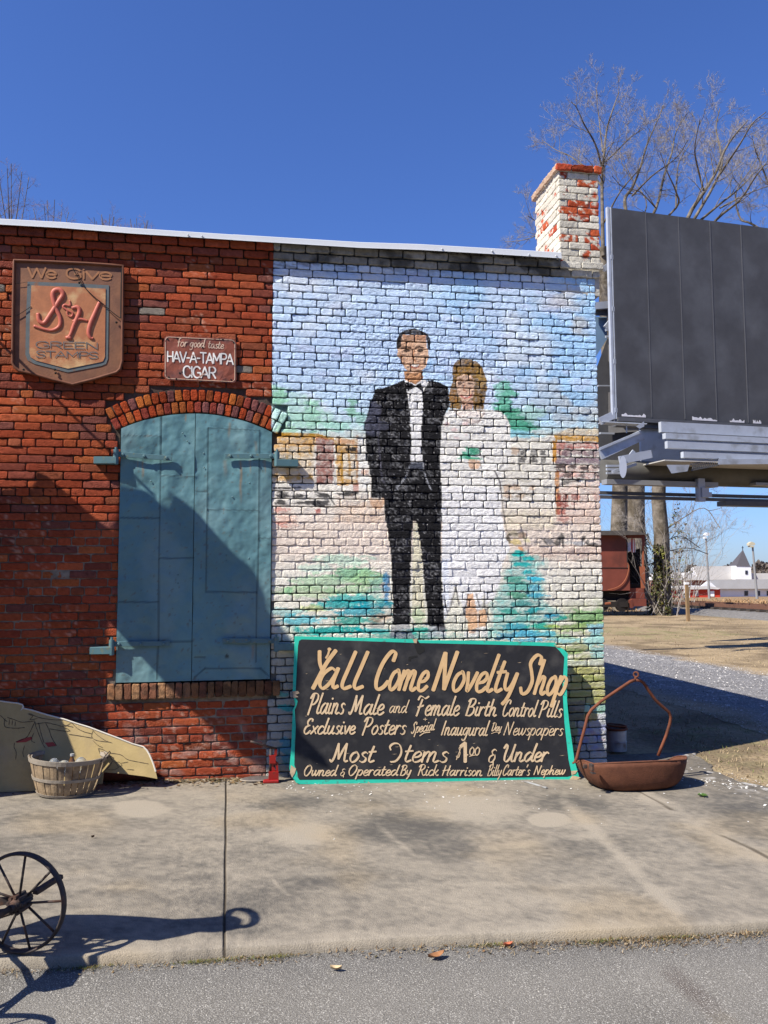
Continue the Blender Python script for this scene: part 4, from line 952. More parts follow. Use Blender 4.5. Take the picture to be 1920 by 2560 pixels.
for a, b in seqs(-.028, CY1+.02, .1):
    B1 = Bricks(); P = B1.brick(a, b, ZC+.002, ZC+.062, .03, rng, .016, lin(176, 150, 128)*(.7+.3*rng.random()), rough=2); Vc.append(np.stack([CX0-P[:, 1], P[:, 0], P[:, 2]], -1)); Qc.append(B1.Q[0]+base); base += len(P); Cc_.append(B1.C[0])
place(link('chimney_cap', npmesh('chimney_cap', np.concatenate(Vc), np.concatenate(Qc), np.clip(np.concatenate(Cc_)*1.1, 0, .9)), M_chim, smooth=True), chm)
core = MB(); core.box(((CX0+CX1)/2, CY1/2, ZC+.031), (CX1-CX0+.03, CY1+.03, .064)); core.build('chimney_cap', M_chmort, chm)

# ---- unseen panel added to the left, cut so its shadow crosses the shutters
PXP = -2.42
def src(p, Y=0.0, ground=False):
    q = G(*p) if ground else atY(p[0], p[1], Y)
    s_ = (q[0]-PXP)/SD[0]; q = q-SD*s_; return (q[1], q[2])
shadow_screen = thing('shadow_screen', 'unseen wooden panel shaped to cast the shadow across the shutters', 'shadow_screen', (PXP, 0, 0))
POLY = [src(p) for p in ((0, 1222), (85, 1218), (99, 1183), (120, 1192), (200, 1262), (255, 1310), (285, 1330))]
POLY += [src(p, -SHY) for p in ((301, 1207), (330, 1210), (350, 1217), (375, 1234), (392, 1250), (405, 1266), (411, 1258), (417, 1268), (424, 1256), (428, 1262), (434, 1236), (465, 1258), (496, 1283), (527, 1320), (550, 1347), (589, 1388), (620, 1410), (643, 1440), (655, 1472), (668, 1503))]
POLY += [src(p) for p in ((680, 1538), (706, 1570))]
POLY += [src(p, Y) for p, Y in (((742, 1622), -.07), ((764, 1680), -.1), ((766, 1740), -.12), ((757, 1800), -.15), ((773, 1858), -.18), ((833, 1917), -.2), ((851, 1949), -.22))]
LOW = [src(p) for p in ((612, 1890), (434, 1727), (416, 1701))]+[src(p, -SHY) for p in ((355, 1637), (297, 1571))]+[src((272, 1546))]
t_edge = -LOW[-1][0]
POLY += LOW+[(LOW[-1][0], 1.82), (-.735, 1.70), (-.735, .0), (-.06, .0), (-.06, POLY[0][1])]
M_screen = mat('screen_wood', (.30, .27, .22), .85, var=.3, scale=14, bump=.003, bscale=60)
pm = MB(); pm.prism(POLY, lambda y, z, t: (PXP-t, y, z), .022); pm.build('shadow_panel', M_screen, shadow_screen)
# unseen rod added to cast the thin diagonal shadow
RODP = [src(p) for p in ((0, 853), (84, 937), (219, 1072), (278, 1129))]+[src(p, -SHY) for p in ((317, 1168), (385, 1234))]
pm = MB(); pm.tube([(PXP-.011, y, z) for y, z in RODP], .011, 8); pm.build('shadow_rod', M_iron, shadow_screen)
pm = MB(); pm.bar((PXP-.06, -t_edge+.03, 0), (PXP-.06, -t_edge+.03, 2.9), .07, .07); pm.build('post', M_screen, shadow_screen)


# ------------------------------------------------------------------ brush lettering
def cr(P, n=7):
    """catmull-rom through the points"""
    if len(P) < 3:
        return [tuple(np.array(P[0])+(np.array(P[-1])-np.array(P[0]))*t) for t in np.linspace(0, 1, 4)]
    Q = [np.array(p, float) for p in P]; Q = [2*Q[0]-Q[1]]+Q+[2*Q[-1]-Q[-2]]; out = []
    for i in range(1, len(Q)-2):
        for t in np.linspace(0, 1, n, endpoint=False):
            a, b, c, d = Q[i-1:i+3]; out.append(tuple(.5*((2*b)+(-a+c)*t+(2*a-5*b+4*c-d)*t*t+(-a+3*b-3*c+d)*t**3)))
    out.append(tuple(Q[-2])); return out
SG = {  # width, strokes ; x-height 1, ascender about 1.9
 'a': (1.0, [[(.72, .86), (.45, 1), (.14, .7), (.08, .25), (.28, .0), (.52, .2), (.72, .65), (.78, 1)], [(.80, 1), (.72, .35), (.80, .04), (1.0, .12)]]),
 'c': (.75, [[(.68, .78), (.55, .98), (.25, .85), (.08, .4), (.2, .03), (.5, .03), (.75, .25)]]),
 'd': (1.0, [[(.70, .86), (.45, 1), (.14, .7), (.08, .25), (.28, .0), (.52, .2), (.72, .6)], [(.95, 1.95), (.82, 1.0), (.76, .3), (.85, .03), (1.02, .14)]]),
 'e': (.72, [[(.12, .45), (.45, .52), (.62, .75), (.48, 1), (.2, .85), (.07, .4), (.2, .03), (.48, .03), (.74, .25)]]),
 'f': (.6, [[(.62, 1.75), (.42, 1.9), (.28, 1.5), (.22, .7), (.18, 0)], [(.02, 1.0), (.5, 1.05)]]),
 'g': (.95, [[(.70, .86), (.45, 1), (.14, .7), (.08, .3), (.28, .08), (.52, .25), (.72, .7)], [(.80, 1), (.70, .1), (.55, -.5), (.25, -.65), (.08, -.45)]]),
 'h': (1.0, [[(.2, 1.9), (.12, 1.0), (.08, 0)], [(.1, .45), (.35, .92), (.6, .95), (.62, .6), (.58, .15), (.72, .0), (.95, .14)]]),
 'i': (.48, [[(.18, 1), (.1, .3), (.2, .02), (.45, .14)], [(.24, 1.38), (.26, 1.48)]]),
 'k': (.85, [[(.22, 1.9), (.12, .9), (.08, 0)], [(.68, .98), (.4, .6), (.14, .48)], [(.3, .58), (.5, .12), (.68, .0), (.85, .12)]]),
 'l': (.48, [[(.3, 1.95), (.18, 1.0), (.1, .3), (.2, .02), (.46, .14)]]),
 'm': (1.35, [[(.12, 1), (.08, 0)], [(.1, .5), (.32, .95), (.52, .95), (.52, .5), (.48, 0)], [(.52, .5), (.74, .95), (.95, .95), (.94, .5), (.92, .12), (1.05, .0), (1.3, .14)]]),
 'n': (.98, [[(.12, 1), (.08, 0)], [(.1, .5), (.34, .95), (.58, .95), (.6, .55), (.56, .14), (.7, .0), (.95, .14)]]),
 'o': (.80, [[(.5, 1), (.2, .85), (.07, .4), (.25, .0), (.55, .15), (.70, .6), (.5, 1), (.42, .98)]]),
 'p': (.86, [[(.16, 1.05), (.08, .2), (-.02, -.65)], [(.12, .55), (.38, 1), (.66, .9), (.70, .5), (.5, .05), (.2, .1)]]),
 'r': (.68, [[(.12, 1.02), (.08, 0)], [(.1, .5), (.28, .9), (.5, 1), (.62, .86)]]),
 's': (.64, [[(.6, .84), (.4, 1), (.18, .84), (.28, .6), (.5, .42), (.5, .12), (.28, .0), (.04, .14)]]),
 't': (.62, [[(.32, 1.6), (.2, .8), (.16, .25), (.28, .02), (.58, .16)], [(.02, 1.02), (.58, 1.08)]]),
 'u': (.98, [[(.12, 1), (.08, .3), (.26, .0), (.5, .2), (.66, .7), (.7, 1)], [(.7, 1), (.64, .3), (.76, .02), (.96, .14)]]),
 'v': (.75, [[(.06, 1), (.2, .4), (.28, .02), (.5, .45), (.66, 1)]]),
 'w': (1.15, [[(.08, 1), (.1, .3), (.22, .02), (.48, .4), (.58, 1)], [(.58, 1), (.58, .3), (.70, .02), (.95, .4), (1.05, 1)]]),
 'x': (.8, [[(.1, .98), (.35, .5), (.68, .02)], [(.72, .98), (.35, .5), (0, .02)]]),
 'y': (.85, [[(.08, 1), (.1, .4), (.28, .12), (.54, .35), (.72, 1)], [(.74, 1), (.62, .2), (.45, -.35), (.25, -.62)]]),
 'B': (1.1, [[(.3, 1.85), (.18, .9), (.1, 0)], [(.05, 1.6), (.3, 1.9), (.8, 1.88), (.86, 1.45), (.55, 1.05), (.3, 1.0)], [(.45, 1.02), (.85, .9), (.9, .4), (.55, .02), (.1, .04)]]),
 'C': (1.0, [[(.85, 1.45), (.86, 1.85), (.55, 1.9), (.2, 1.3), (.08, .5), (.25, .02), (.6, .08), (.85, .4)]]),
 'D': (1.2, [[(.35, 1.8), (.22, .9), (.15, .06)], [(.05, 1.6), (.4, 1.9), (.95, 1.7), (1.05, 1.0), (.8, .3), (.3, .0), (.05, .1)]]),
 'E': (.95, [[(.8, 1.55), (.78, 1.85), (.45, 1.85), (.25, 1.5), (.4, 1.08), (.62, 1.05)], [(.5, 1.05), (.18, .85), (.06, .4), (.25, .02), (.55, .08), (.82, .4)]]),
 'F': (1.15, [[(.45, 1.6), (.32, .8), (.2, 0), (.1, -.02)], [(-.05, 1.55), (.1, 1.9), (.45, 1.85), (.8, 1.7), (1.15, 1.9)], [(.1, .82), (.55, .9), (.75, 1.0)]]),
 'H': (1.2, [[(.3, 1.85), (.2, .9), (.1, 0)], [(1.02, 1.85), (.9, .9), (.84, .1), (1.0, .02)], [(.0, .88), (.5, .98), (1.1, 1.08)]]),
 'I': (.6, [[(.4, 1.85), (.28, .9), (.2, 0)]]),
 'J': (1.0, [[(.15, 1.2), (.05, 1.55), (.25, 1.85), (.6, 1.8), (.85, 1.3), (.9, .7), (.7, .12), (.4, .0), (.3, .05)]]),
 'M': (1.55, [[(.0, .25), (.15, .02), (.32, .5), (.42, 1.85)], [(.42, 1.85), (.58, .9), (.68, .3)], [(.68, .3), (.85, 1.1), (1.08, 1.85)], [(1.08, 1.85), (1.12, .9), (1.2, .1), (1.45, .12)]]),
 'N': (1.3, [[(.2, 1.85), (.12, .9), (.02, 0)], [(.22, 1.85), (.5, .95), (.78, .05)], [(.78, .05), (.92, 1.0), (1.05, 1.9)]]),
 'O': (1.2, [[(.75, 1.88), (.35, 1.7), (.08, .9), (.25, .1), (.6, .05), (.98, .8), (1.0, 1.5), (.72, 1.9), (.5, 1.78)]]),
 'P': (1.05, [[(.3, 1.8), (.2, .9), (.08, -.1)], [(-.05, 1.45), (.2, 1.88), (.75, 1.85), (.88, 1.4), (.6, .95), (.25, .85)]]),
 'R': (1.15, [[(.3, 1.8), (.2, .9), (.1, 0)], [(-.02, 1.5), (.25, 1.88), (.75, 1.85), (.86, 1.42), (.6, 1.02), (.25, .95)], [(.45, .98), (.7, .3), (.88, .02), (1.12, .14)]]),
 'S': (.95, [[(.82, 1.45), (.8, 1.8), (.5, 1.88), (.25, 1.5), (.45, 1.05), (.62, .6), (.5, .12), (.2, .0), (.02, .3)]]),
 'U': (1.25, [[(-.02, 1.45), (.15, 1.85), (.3, 1.6), (.22, .7), (.3, .1), (.6, .05), (.88, .7), (1.02, 1.85)], [(1.02, 1.85), (.94, .6), (1.02, .03), (1.2, .1)]]),
 'Y': (.95, [[(.12, 1.85), (.28, 1.3), (.48, .95)], [(.95, 1.88), (.62, 1.2), (.28, .0)]]),
 '$': (.75, [[(.62, 1.4), (.45, 1.6), (.2, 1.4), (.5, .85), (.45, .35), (.2, .3), (.05, .5)], [(.5, 1.85), (.2, .05)]]),
 '&': (.9, [[(.75, 1.1), (.5, 1.25), (.25, 1.05), (.42, .75), (.55, .72)], [(.45, .73), (.12, .5), (.15, .08), (.5, .02), (.72, .35), (.68, .65)], [(.62, .1), (.72, -.25)]]),
 '1': (.5, [[(.3, 1.9), (.3, 0)], [(.08, 1.55), (.3, 1.9)]]),
 '0': (.7, [[(.35, 1), (.1, .7), (.12, .25), (.35, 0), (.58, .3), (.58, .75), (.35, 1), (.3, .98)]]),
 '.': (.3, [[(.14, .02), (.16, .1)]]),
 "'": (.4, [[(.25, 1.95), (.12, 1.5)]]),
 ' ': (.5, []),
}
SANS = {
 'A': (.9, [[(0, 0), (.45, 1.4)], [(.45, 1.4), (.9, 0)], [(.18, .45), (.72, .45)]]),
 'C': (.85, [[(.82, 1.1), (.62, 1.38), (.3, 1.38), (.06, 1.05), (.05, .4), (.3, .02), (.62, .02), (.82, .3)]]),
 'E': (.75, [[(.08, 0), (.08, 1.4)], [(.08, 1.4), (.72, 1.4)], [(.08, .72), (.62, .72)], [(.08, 0), (.72, 0)]]),
 'G': (.9, [[(.82, 1.12), (.6, 1.38), (.3, 1.38), (.06, 1.05), (.05, .4), (.3, .02), (.62, .02), (.84, .2), (.84, .62)], [(.5, .64), (.86, .64)]]),
 'H': (.85, [[(.08, 0), (.08, 1.4)], [(.78, 0), (.78, 1.4)], [(.08, .72), (.78, .72)]]),
 'I': (.3, [[(.14, 0), (.14, 1.4)]]),
 'M': (1.05, [[(.08, 0), (.08, 1.4)], [(.08, 1.4), (.52, .4)], [(.52, .4), (.97, 1.4)], [(.97, 1.4), (.97, 0)]]),
 'N': (.85, [[(.08, 0), (.08, 1.4)], [(.08, 1.4), (.78, 0)], [(.78, 0), (.78, 1.4)]]),
 'P': (.8, [[(.08, 0), (.08, 1.4)], [(.08, 1.4), (.55, 1.4), (.76, 1.2), (.76, .9), (.55, .68), (.08, .66)]]),
 'R': (.85, [[(.08, 0), (.08, 1.4)], [(.08, 1.4), (.55, 1.4), (.76, 1.2), (.76, .92), (.55, .72), (.08, .7)], [(.42, .7), (.8, 0)]]),
 'S': (.8, [[(.74, 1.15), (.55, 1.38), (.25, 1.38), (.08, 1.1), (.22, .8), (.6, .62), (.74, .32), (.55, .02), (.22, .02), (.04, .26)]]),
 'T': (.8, [[(0, 1.4), (.8, 1.4)], [(.4, 1.4), (.4, 0)]]),
 'V': (.85, [[(0, 1.4), (.42, 0)], [(.42, 0), (.85, 1.4)]]),
 'W': (1.25, [[(0, 1.4), (.3, 0)], [(.3, 0), (.62, 1.3)], [(.62, 1.3), (.95, 0)], [(.95, 0), (1.25, 1.4)]]),
 'e': (.78, [[(.08, .52), (.70, .52), (.62, .88), (.38, 1), (.12, .82), (.06, .45), (.2, .08), (.48, .0), (.70, .18)]]),
 'i': (.28, [[(.13, 0), (.13, 1)], [(.13, 1.28), (.13, 1.4)]]),
 'v': (.75, [[(0, 1), (.37, 0)], [(.37, 0), (.75, 1)]]),
 '-': (.5, [[(.06, .62), (.44, .62)]]), ' ': (.5, []),
}
class Letters:
    def __init__(s, f): s.mb = MB(); s.f = f; s.k = 0
    def ribbon(s, P, wts, lift0=.0015):
        P = np.array(P, float); d = np.gradient(P, axis=0); L = np.hypot(d[:, 0], d[:, 1])+1e-9; nrm = np.stack([-d[:, 1]/L, d[:, 0]/L], 1)
        wts = np.asarray(wts)[:, None]*.78/2; A = P+nrm*wts; B = P-nrm*wts; s.k += 1; lift = lift0+.00012*(s.k % 9)
        n = len(P); V = [s.f(x, y, lift) for x, y in A]+[s.f(x, y, lift) for x, y in B]
        s.mb.add(V, [(i, i+1, n+i+1, n+i) for i in range(n-1)])
        # rounded ends
        for e, sg in ((0, -1), (n-1, 1)):
            r = wts[e][0]; t = d[e]/L[e]*sg; c = P[e]; pts = []
            for an in np.linspace(-math.pi/2, math.pi/2, 7): pts.append(c+nrm[e]*r*math.sin(an)*.98+t*r*.55*math.cos(an))
            s.mb.add([s.f(x, y, lift+.00005) for x, y in pts], [tuple(range(7))])
    def word(s, txt, x0, y0, x1, y1, xh, wt, font=SG, slant=.22, thin=.45, nib=.6, rise=0, squash=1.0, curve=None):
        """px positions: baseline from (x0,y0) to (x1,y1), x-height xh, pen weight wt"""
        tot = sum(font[c][0] for c in txt); adv = (x1-x0)/max(tot*1.0, .01); x = x0; ux = (x1-x0); 
        for c in txt:
            wd, st = font[c]
            for P in st:
                Q = cr(P) if (font is SG or len(P) > 2) else cr(P)
                pts = []
                for (a, b) in Q:
                    xx = x+a*adv+b*xh*slant; yy = y0+(y1-y0)*((x+a*adv-x0)/ux)-b*xh*squash
                    pts.append((xx, yy))
                D = np.gradient(np.array(pts), axis=0); an = np.arctan2(-D[:, 1], D[:, 0]); w_ = wt*(thin+(1-thin)*np.abs(np.sin(an-nib+1.2)))
                if thin >= 1: w_ = np.full(len(pts), wt)
                s.ribbon(pts, w_)
            x += wd*adv
        return s

# ------------------------------------------------------------------ the big hand-lettered board
def c5(x, y): return (700+.4581*x, 1560+.4581*y)
YT, YB, ZT_, ZB_ = -.075, -.265, 1.2, .06
def board(px, py, lift=0.0):
    # leaning plane: Y = YT + (ZT_-z)/(ZT_-ZB_)*(YB-YT)
    d = ray(px, py); k = (YB-YT)/(ZT_-ZB_)
    # Y + k*z = YT + k*ZT_
    t = (YT+k*ZT_-CAMP[1]-k*CAMP[2])/(d[1]+k*d[2]); p = CAMP+d*t
    n = np.array([0, -1, -k]); n = n/np.linalg.norm(n)
    x = (px-700)/.4581; y = (py-1560)/.4581
    # the plywood has curled off the wall at its right side and bows slightly
    curl = .035*max(0, (x-1300)/300)**2*(0.4+.9*max(0, (y-200)/650))+.012*math.sin((x-80)/1500*math.pi)
    return p+n*(lift+curl)
OUT = [(80, 66), (400, 74), (735, 84), (742, 96), (752, 88), (1100, 92), (1497, 102), (1512, 122), (1545, 138), (1568, 162), (1565, 260), (1560, 330), (1562, 420), (1572, 540), (1585, 640), (1597, 740), (1612, 800), (1620, 832), (1600, 846), (1585, 852), (1560, 858), (1420, 862), (1250, 866), (1000, 868), (700, 870), (480, 872), (300, 874), (110, 874), (88, 866), (84, 850), (70, 842), (60, 815), (52, 790), (60, 700), (66, 560), (70, 470), (84, 440), (70, 380), (74, 240)]
def bgrid(x, y): return board(*c5(x, y))
def dens(P, k=40):
    out = []
    for i in range(len(P)):
        a = np.array(P[i], float); b = np.array(P[(i+1) % len(P)], float); n = max(1, int(np.hypot(*(b-a))//k))
        for j in range(n): out.append(tuple(a+(b-a)*j/n))
    return out
import bmesh
def sheet(name, outline, f, th, matl, parent, step=40, smooth=False):
    """flat outline triangulated, mapped through f(x,y,lift) with real thickness"""
    P = dens(outline, step); bm = bmesh.new(); vs = [bm.verts.new((x, y, 0)) for x, y in P]; bm.faces.new(vs)
    bmesh.ops.triangulate(bm, faces=bm.faces[:]); 
    for _ in range(3):
        es = [e for e in bm.edges if e.calc_length() > step*1.6]
        if not es: break
        bmesh.ops.subdivide_edges(bm, edges=es, cuts=1); bmesh.ops.triangulate(bm, faces=[q for q in bm.faces if len(q.verts) > 3])
    bm.normal_update()
    r = bmesh.ops.extrude_face_region(bm, geom=bm.faces[:]); 
    for v in [g for g in r['geom'] if isinstance(g, bmesh.types.BMVert)]: v.co.z = 1
    for v in bm.verts: v.co = Vector(f(v.co.x, v.co.y, -th*v.co.z))
    bmesh.ops.recalc_face_normals(bm, faces=bm.faces[:])
    me = bpy.data.meshes.new(name); bm.to_mesh(me); bm.free()
    o = link(name, me, matl); return place(o, parent)
sb = thing('sign_board', 'big black plywood sign with green border and cream hand lettering, leaning under the mural', 'sign', (1.5, -.2, 0))
M_teal = mat('teal_paint', (.02, .44, .31), .55, var=.18, scale=9, col2=(.05, .22, .17), c2scale=18, c2lo=.60, c2hi=.70, spec=.4)
M_black = mat('black_paint', (.014, .014, .016), .62, var=.35, scale=6, col2=(.04, .038, .036), c2scale=7, c2lo=.5, c2hi=.72, bump=.0008, bscale=60, spec=.35)
M_cream = mat('cream_lettering', (.54, .36, .18), .6, var=.14, scale=14, col2=(.50, .34, .2), c2scale=40, c2lo=.60, c2hi=.72, spec=.25)
M_cream2 = mat('cream_lettering_thin', (.56, .42, .26), .6, var=.18, scale=22, col2=(.3, .24, .17), c2scale=60, c2lo=.58, c2hi=.72, spec=.25)
M_ply = mat('raw_ply', (.40, .31, .2), .9, var=.35, scale=30)
fb = lambda x, y, l: board(*c5(x, y), l)
sheet('border', OUT, fb, .014, M_teal, sb)
INN = [(118, 84), (400, 92), (740, 104), (1100, 112), (1440, 120), (1500, 124), (1524, 148), (1548, 180), (1543, 260), (1538, 330), (1540, 420), (1546, 540), (1556, 640), (1566, 740), (1578, 800), (1580, 826), (1560, 832), (1250, 838), (1000, 840), (700, 845), (300, 848), (106, 850), (98, 838), (92, 800), (86, 790), (78, 770), (80, 700), (86, 560), (80, 470), (92, 440), (96, 420), (84, 400), (92, 240), (98, 120), (104, 92)]
sheet('panel', INN, lambda x, y, l: board(*c5(x, y), l+.0016), .0012, M_black, sb)
# chipped places: bare wood and holes along the edge
chips = MB(); 
for P in ([(728, 96), (752, 92), (768, 118), (785, 125), (788, 150), (760, 168), (748, 160), (735, 130)], [(700, 180), (745, 172), (752, 180), (715, 190), (712, 205), (698, 204)]):
    chips.prism(P, lambda x, y, t: board(*c5(x, y), .0018+t), .0012)
chips.each('damaged_patch', M_dark, sb)
chips = MB()
for P in ([(1585, 825), (1628, 835), (1604, 850), (1630, 842), (1590, 862), (1570, 846)], [(1578, 800), (1612, 798), (1600, 816), (1582, 822)], [(60, 770), (88, 790), (80, 815), (66, 838), (54, 812)], [(68, 368), (98, 365), (106, 378), (84, 386), (100, 398), (74, 404)], [(1540, 318), (1566, 322), (1548, 332)], [(722, 84), (748, 80), (744, 106), (730, 104)], [(1490, 110), (1530, 128), (1508, 128)], [(480, 858), (495, 872), (476, 870)], [(1340, 858), (1362, 870), (1336, 868)]):
    chips.prism(P, lambda x, y, t: board(*c5(x, y), .0032+t), .0012)
chips.each('splinter', M_ply, sb)
sc_ = MB(); rr = random.Random(5)
for i in range(46):
    x = rr.uniform(120, 1520); y = rr.uniform(120, 820); l = rr.uniform(6, 30)
    sc_.prism([(x, y), (x+l, y-rr.uniform(0, 3)), (x+l*.5, y+1.4)], lambda a, b, t: board(*c5(a, b), .0030+t), .0003)
so = sc_.build('scratches', M_ply, sb); so['kind'] = 'stuff'
LT = Letters(lambda x, y, l: board(*c5(x, y), l+.0034))
big = dict(slant=.26, thin=.62, nib=.55)
LT.word("Y", 150, 352, 250, 352, 110, 29, **big); LT.word("a", 200, 352, 312, 352, 110, 26, **big); LT.word("ll", 318, 354, 450, 356, 104, 27, **big)
LT.ribbon(cr([(270, 134), (262, 165), (250, 186)]), [22, 30, 20]+[14]*(len(cr([(270, 134), (262, 165), (250, 186)]))-3))
LT.word("C", 505, 356, 590, 356, 106, 28, **big); LT.word("ome", 582, 358, 792, 366, 106, 25, **big)
LT.word("N", 832, 362, 930, 362, 110, 29, **big); LT.word("ovelty", 928, 366, 1276, 374, 104, 25, **big)
LT.word("S", 1300, 380, 1385, 384, 112, 26, **big); LT.word("hop", 1380, 382, 1548, 390, 98, 24, **big)
lo = LT.mb.build('lettering', M_cream, sb); tag(lo, 'large cream heading letters')
LT = Letters(lambda x, y, l: board(*c5(x, y), l+.0034))
th = dict(slant=.24, thin=.34, nib=.5)
for (t, x0, y0, x1, y1, xh, wt) in (("Plains", 150, 490, 345, 491, 58, 13), ("Male", 372, 494, 560, 495, 56, 14), ("and", 592, 484, 688, 485, 36, 8), ("Female", 735, 498, 970, 500, 54, 13), ("Birth", 1008, 500, 1178, 503, 48, 13), ("Control", 1208, 503, 1392, 506, 46, 11), ("Pills", 1408, 506, 1530, 510, 46, 11),
    ("Exclusive", 126, 600, 405, 600, 44, 13), ("Posters", 446, 602, 680, 602, 48, 12), ("Inaugural", 872, 606, 1128, 610, 42, 10), ("Day", 1150, 584, 1204, 584, 24, 7), ("Newspapers", 1218, 606, 1535, 609, 38, 8),
    ("Special", 712, 598, 840, 578, 32, 8),
    ("Most", 268, 752, 512, 754, 54, 16), ("J", 575, 752, 655, 752, 54, 15), ("tems", 668, 752, 910, 754, 56, 15), ("Under", 1205, 750, 1455, 750, 50, 15), ("&", 1130, 754, 1172, 754, 56, 11), ("$", 952, 742, 980, 742, 46, 6),
    ("Owned", 126, 828, 305, 828, 30, 10), ("&", 326, 828, 352, 828, 30, 7), ("Operated", 368, 826, 640, 826, 30, 10), ("By", 652, 826, 710, 826, 29, 9), ("Rick", 748, 826, 860, 826, 31, 9), ("Harrison", 880, 826, 1100, 828, 29, 9), ("Billy", 1128, 828, 1202, 828, 31, 7), ("Carter's", 1210, 826, 1358, 826, 30, 8), ("Nephew", 1382, 822, 1545, 820, 26, 8)):
    LT.word(t, x0, y0, x1, y1, xh, wt, **th)
LT.word("1", 975, 752, 1030, 752, 54, 24, slant=.0, thin=1); LT.word(".00", 1014, 716, 1086, 716, 44, 9, slant=.15, thin=.6)
LT.ribbon(cr([(1030, 722), (1055, 716), (1082, 712)]), np.full(len(cr([(0, 0), (1, 1), (2, 2)])), 5)); LT.ribbon(cr([(760, 610), (785, 594), (816, 590)]), np.full(15, 7)); LT.ribbon(cr([(1150, 598), (1175, 590), (1200, 592)]), np.full(15, 4)); LT.ribbon([(780, 520), (800, 520)], [4, 4]); LT.ribbon([(790, 512), (790, 528)], [4, 4])
lo = LT.mb.build('lettering', M_cream2, sb); tag(lo, 'smaller thin cream brush lettering')

# ------------------------------------------------------------------ rusty shield sign
def c1(x, y): return (x*.4219, 380+y*.4219)
def fw(Y): return lambda x, y, l: (lambda p: (p[0], p[1], p[2]))(atY(*c1(x, y), Y-l))
sh = thing('shield_sign', 'rusty shield-shaped trading stamp sign with raised script letters, high on the red wall', 'sign', (-1.5, 0, 3.4))
M_rsign = mat('rust_sign', (.165, .068, .034), .6, var=.3, scale=8, bump=.001, bscale=60, col2=(.235, .10, .045), c2scale=5, c2lo=.42, c2hi=.66, spec=.4)
M_rin = mat('rust_inner', (.40, .150, .06), .5, var=.2, scale=14, bump=.001, bscale=90, col2=(.60, .40, .19), c2scale=6, c2lo=.54, c2hi=.74, spec=.4)
M_rblue = mat('blue_grey_edge', (.105, .125, .13), .6, var=.2, scale=20, col2=(.19, .10, .06), c2scale=18, c2lo=.58, c2hi=.7)
M_salm = mat('salmon_script', (.46, .115, .075), .5, var=.12, scale=18)
M_faint = mat('faded_letters', (.34, .15, .065), .6, var=.2, scale=18)
M_rdark = mat('rust_edge', (.14, .05, .025), .7, var=.3, scale=20)
SHO = [(84, 642), (300, 650), (520, 660), (728, 674), (727, 900), (724, 1240), (712, 1285), (690, 1306), (560, 1345), (430, 1378), (320, 1350), (200, 1315), (112, 1296), (88, 1275), (74, 1250), (78, 950)]
sheet('panel', SHO, fw(-.035), .010, M_rsign, sh)
fr = MB(); q = [fw(-.044)(x, y, 0) for x, y in dens(SHO, 60)]; fr.tube(q+[q[0], q[1]], .012, 8, cap=False); fr.build('rim', M_rdark, sh, smooth=True)
BL_ = [(163, 768), (400, 776), (646, 790), (643, 1000), (640, 1225), (628, 1256), (600, 1268), (402, 1306), (205, 1256), (165, 1236), (150, 1200), (154, 980)]
sheet('border', BL_, fw(-.039), .003, M_rblue, sh)
IN_ = [(186, 790), (400, 798), (626, 810), (622, 1215), (610, 1240), (590, 1246), (402, 1284), (215, 1236), (182, 1216), (174, 1190), (178, 980)]
sheet('field', IN_, fw(-.043), .003, M_rin, sh)
LT = Letters(lambda x, y, l: fw(-.0365)(x, y, l)); LT.word("We", 166, 742, 335, 748, 42, 15, font=SANS, slant=0, thin=1); LT.word("Give", 392, 748, 664, 756, 42, 15, font=SANS, slant=0, thin=1); LT.mb.build('lettering', M_faint, sh)
LT = Letters(lambda x, y, l: fw(-.0445)(x, y, l)); LT.word("GREEN", 212, 1160, 582, 1168, 27, 6.5, font=SANS, slant=0, thin=1); LT.word("STAMPS", 212, 1216, 582, 1224, 27, 6.5, font=SANS, slant=0, thin=1); LT.mb.build('lettering', M_rblue, sh)
LT = MB()
def raised(P, r): 
    Q = cr([tuple(p) for p in P], 8); LT.tube([fw(-.047)(x, y, 0) for x, y in Q], [1.3*r*(.7+.5*math.sin(math.pi*min(1, i/len(Q)*1.0+.12))) for i in range(len(Q))], 8)
raised([(225, 955), (232, 1000), (262, 1012), (300, 960), (345, 890), (372, 845), (355, 818), (325, 820), (312, 850), (328, 920), (355, 980), (352, 1030), (310, 1056), (255, 1048), (200, 1030)], .0125)
raised([(412, 880), (415, 910), (385, 905), (375, 920), (405, 940), (430, 955), (422, 975), (400, 965), (398, 940)], .006)
raised([(425, 925), (460, 920), (470, 950), (440, 1020), (415, 1085), (390, 1100)], .011); raised([(430, 1005), (470, 990), (520, 1000)], .008); raised([(592, 885), (560, 960), (535, 1020), (525, 1070), (535, 1100), (552, 1105)], .012); raised([(390, 1098), (425, 1104)], .010)
LT.v = [(x, -.047+(y+.047)*.45, z) for x, y, z in LT.v]; LT.build('script_letters', M_salm, sh, smooth=True)
cb_ = MB(); cb_.tube([fw(-.056)(x, y, 0) for x, y in cr([(425, 675), (455, 730), (500, 800), (560, 860), (610, 900), (660, 945), (712, 985)])], .0035, 6); cb_.tube([fw(-.05)(x, y, 0) for x, y in ((722, 690), (718, 800), (716, 985))], .006, 6)
cb_.tube([fw(-.0465)(x, y, 0) for x, y in ((185, 915), (140, 945), (96, 972))], .0022, 5); cb_.tube([fw(-.0465)(x, y, 0) for x, y in ((88, 780), (120, 778), (162, 770))], .0015, 5)
cb_.each('dark_line', M_dark, sh)  # thin dark lines laid across the sign
bolts = MB()
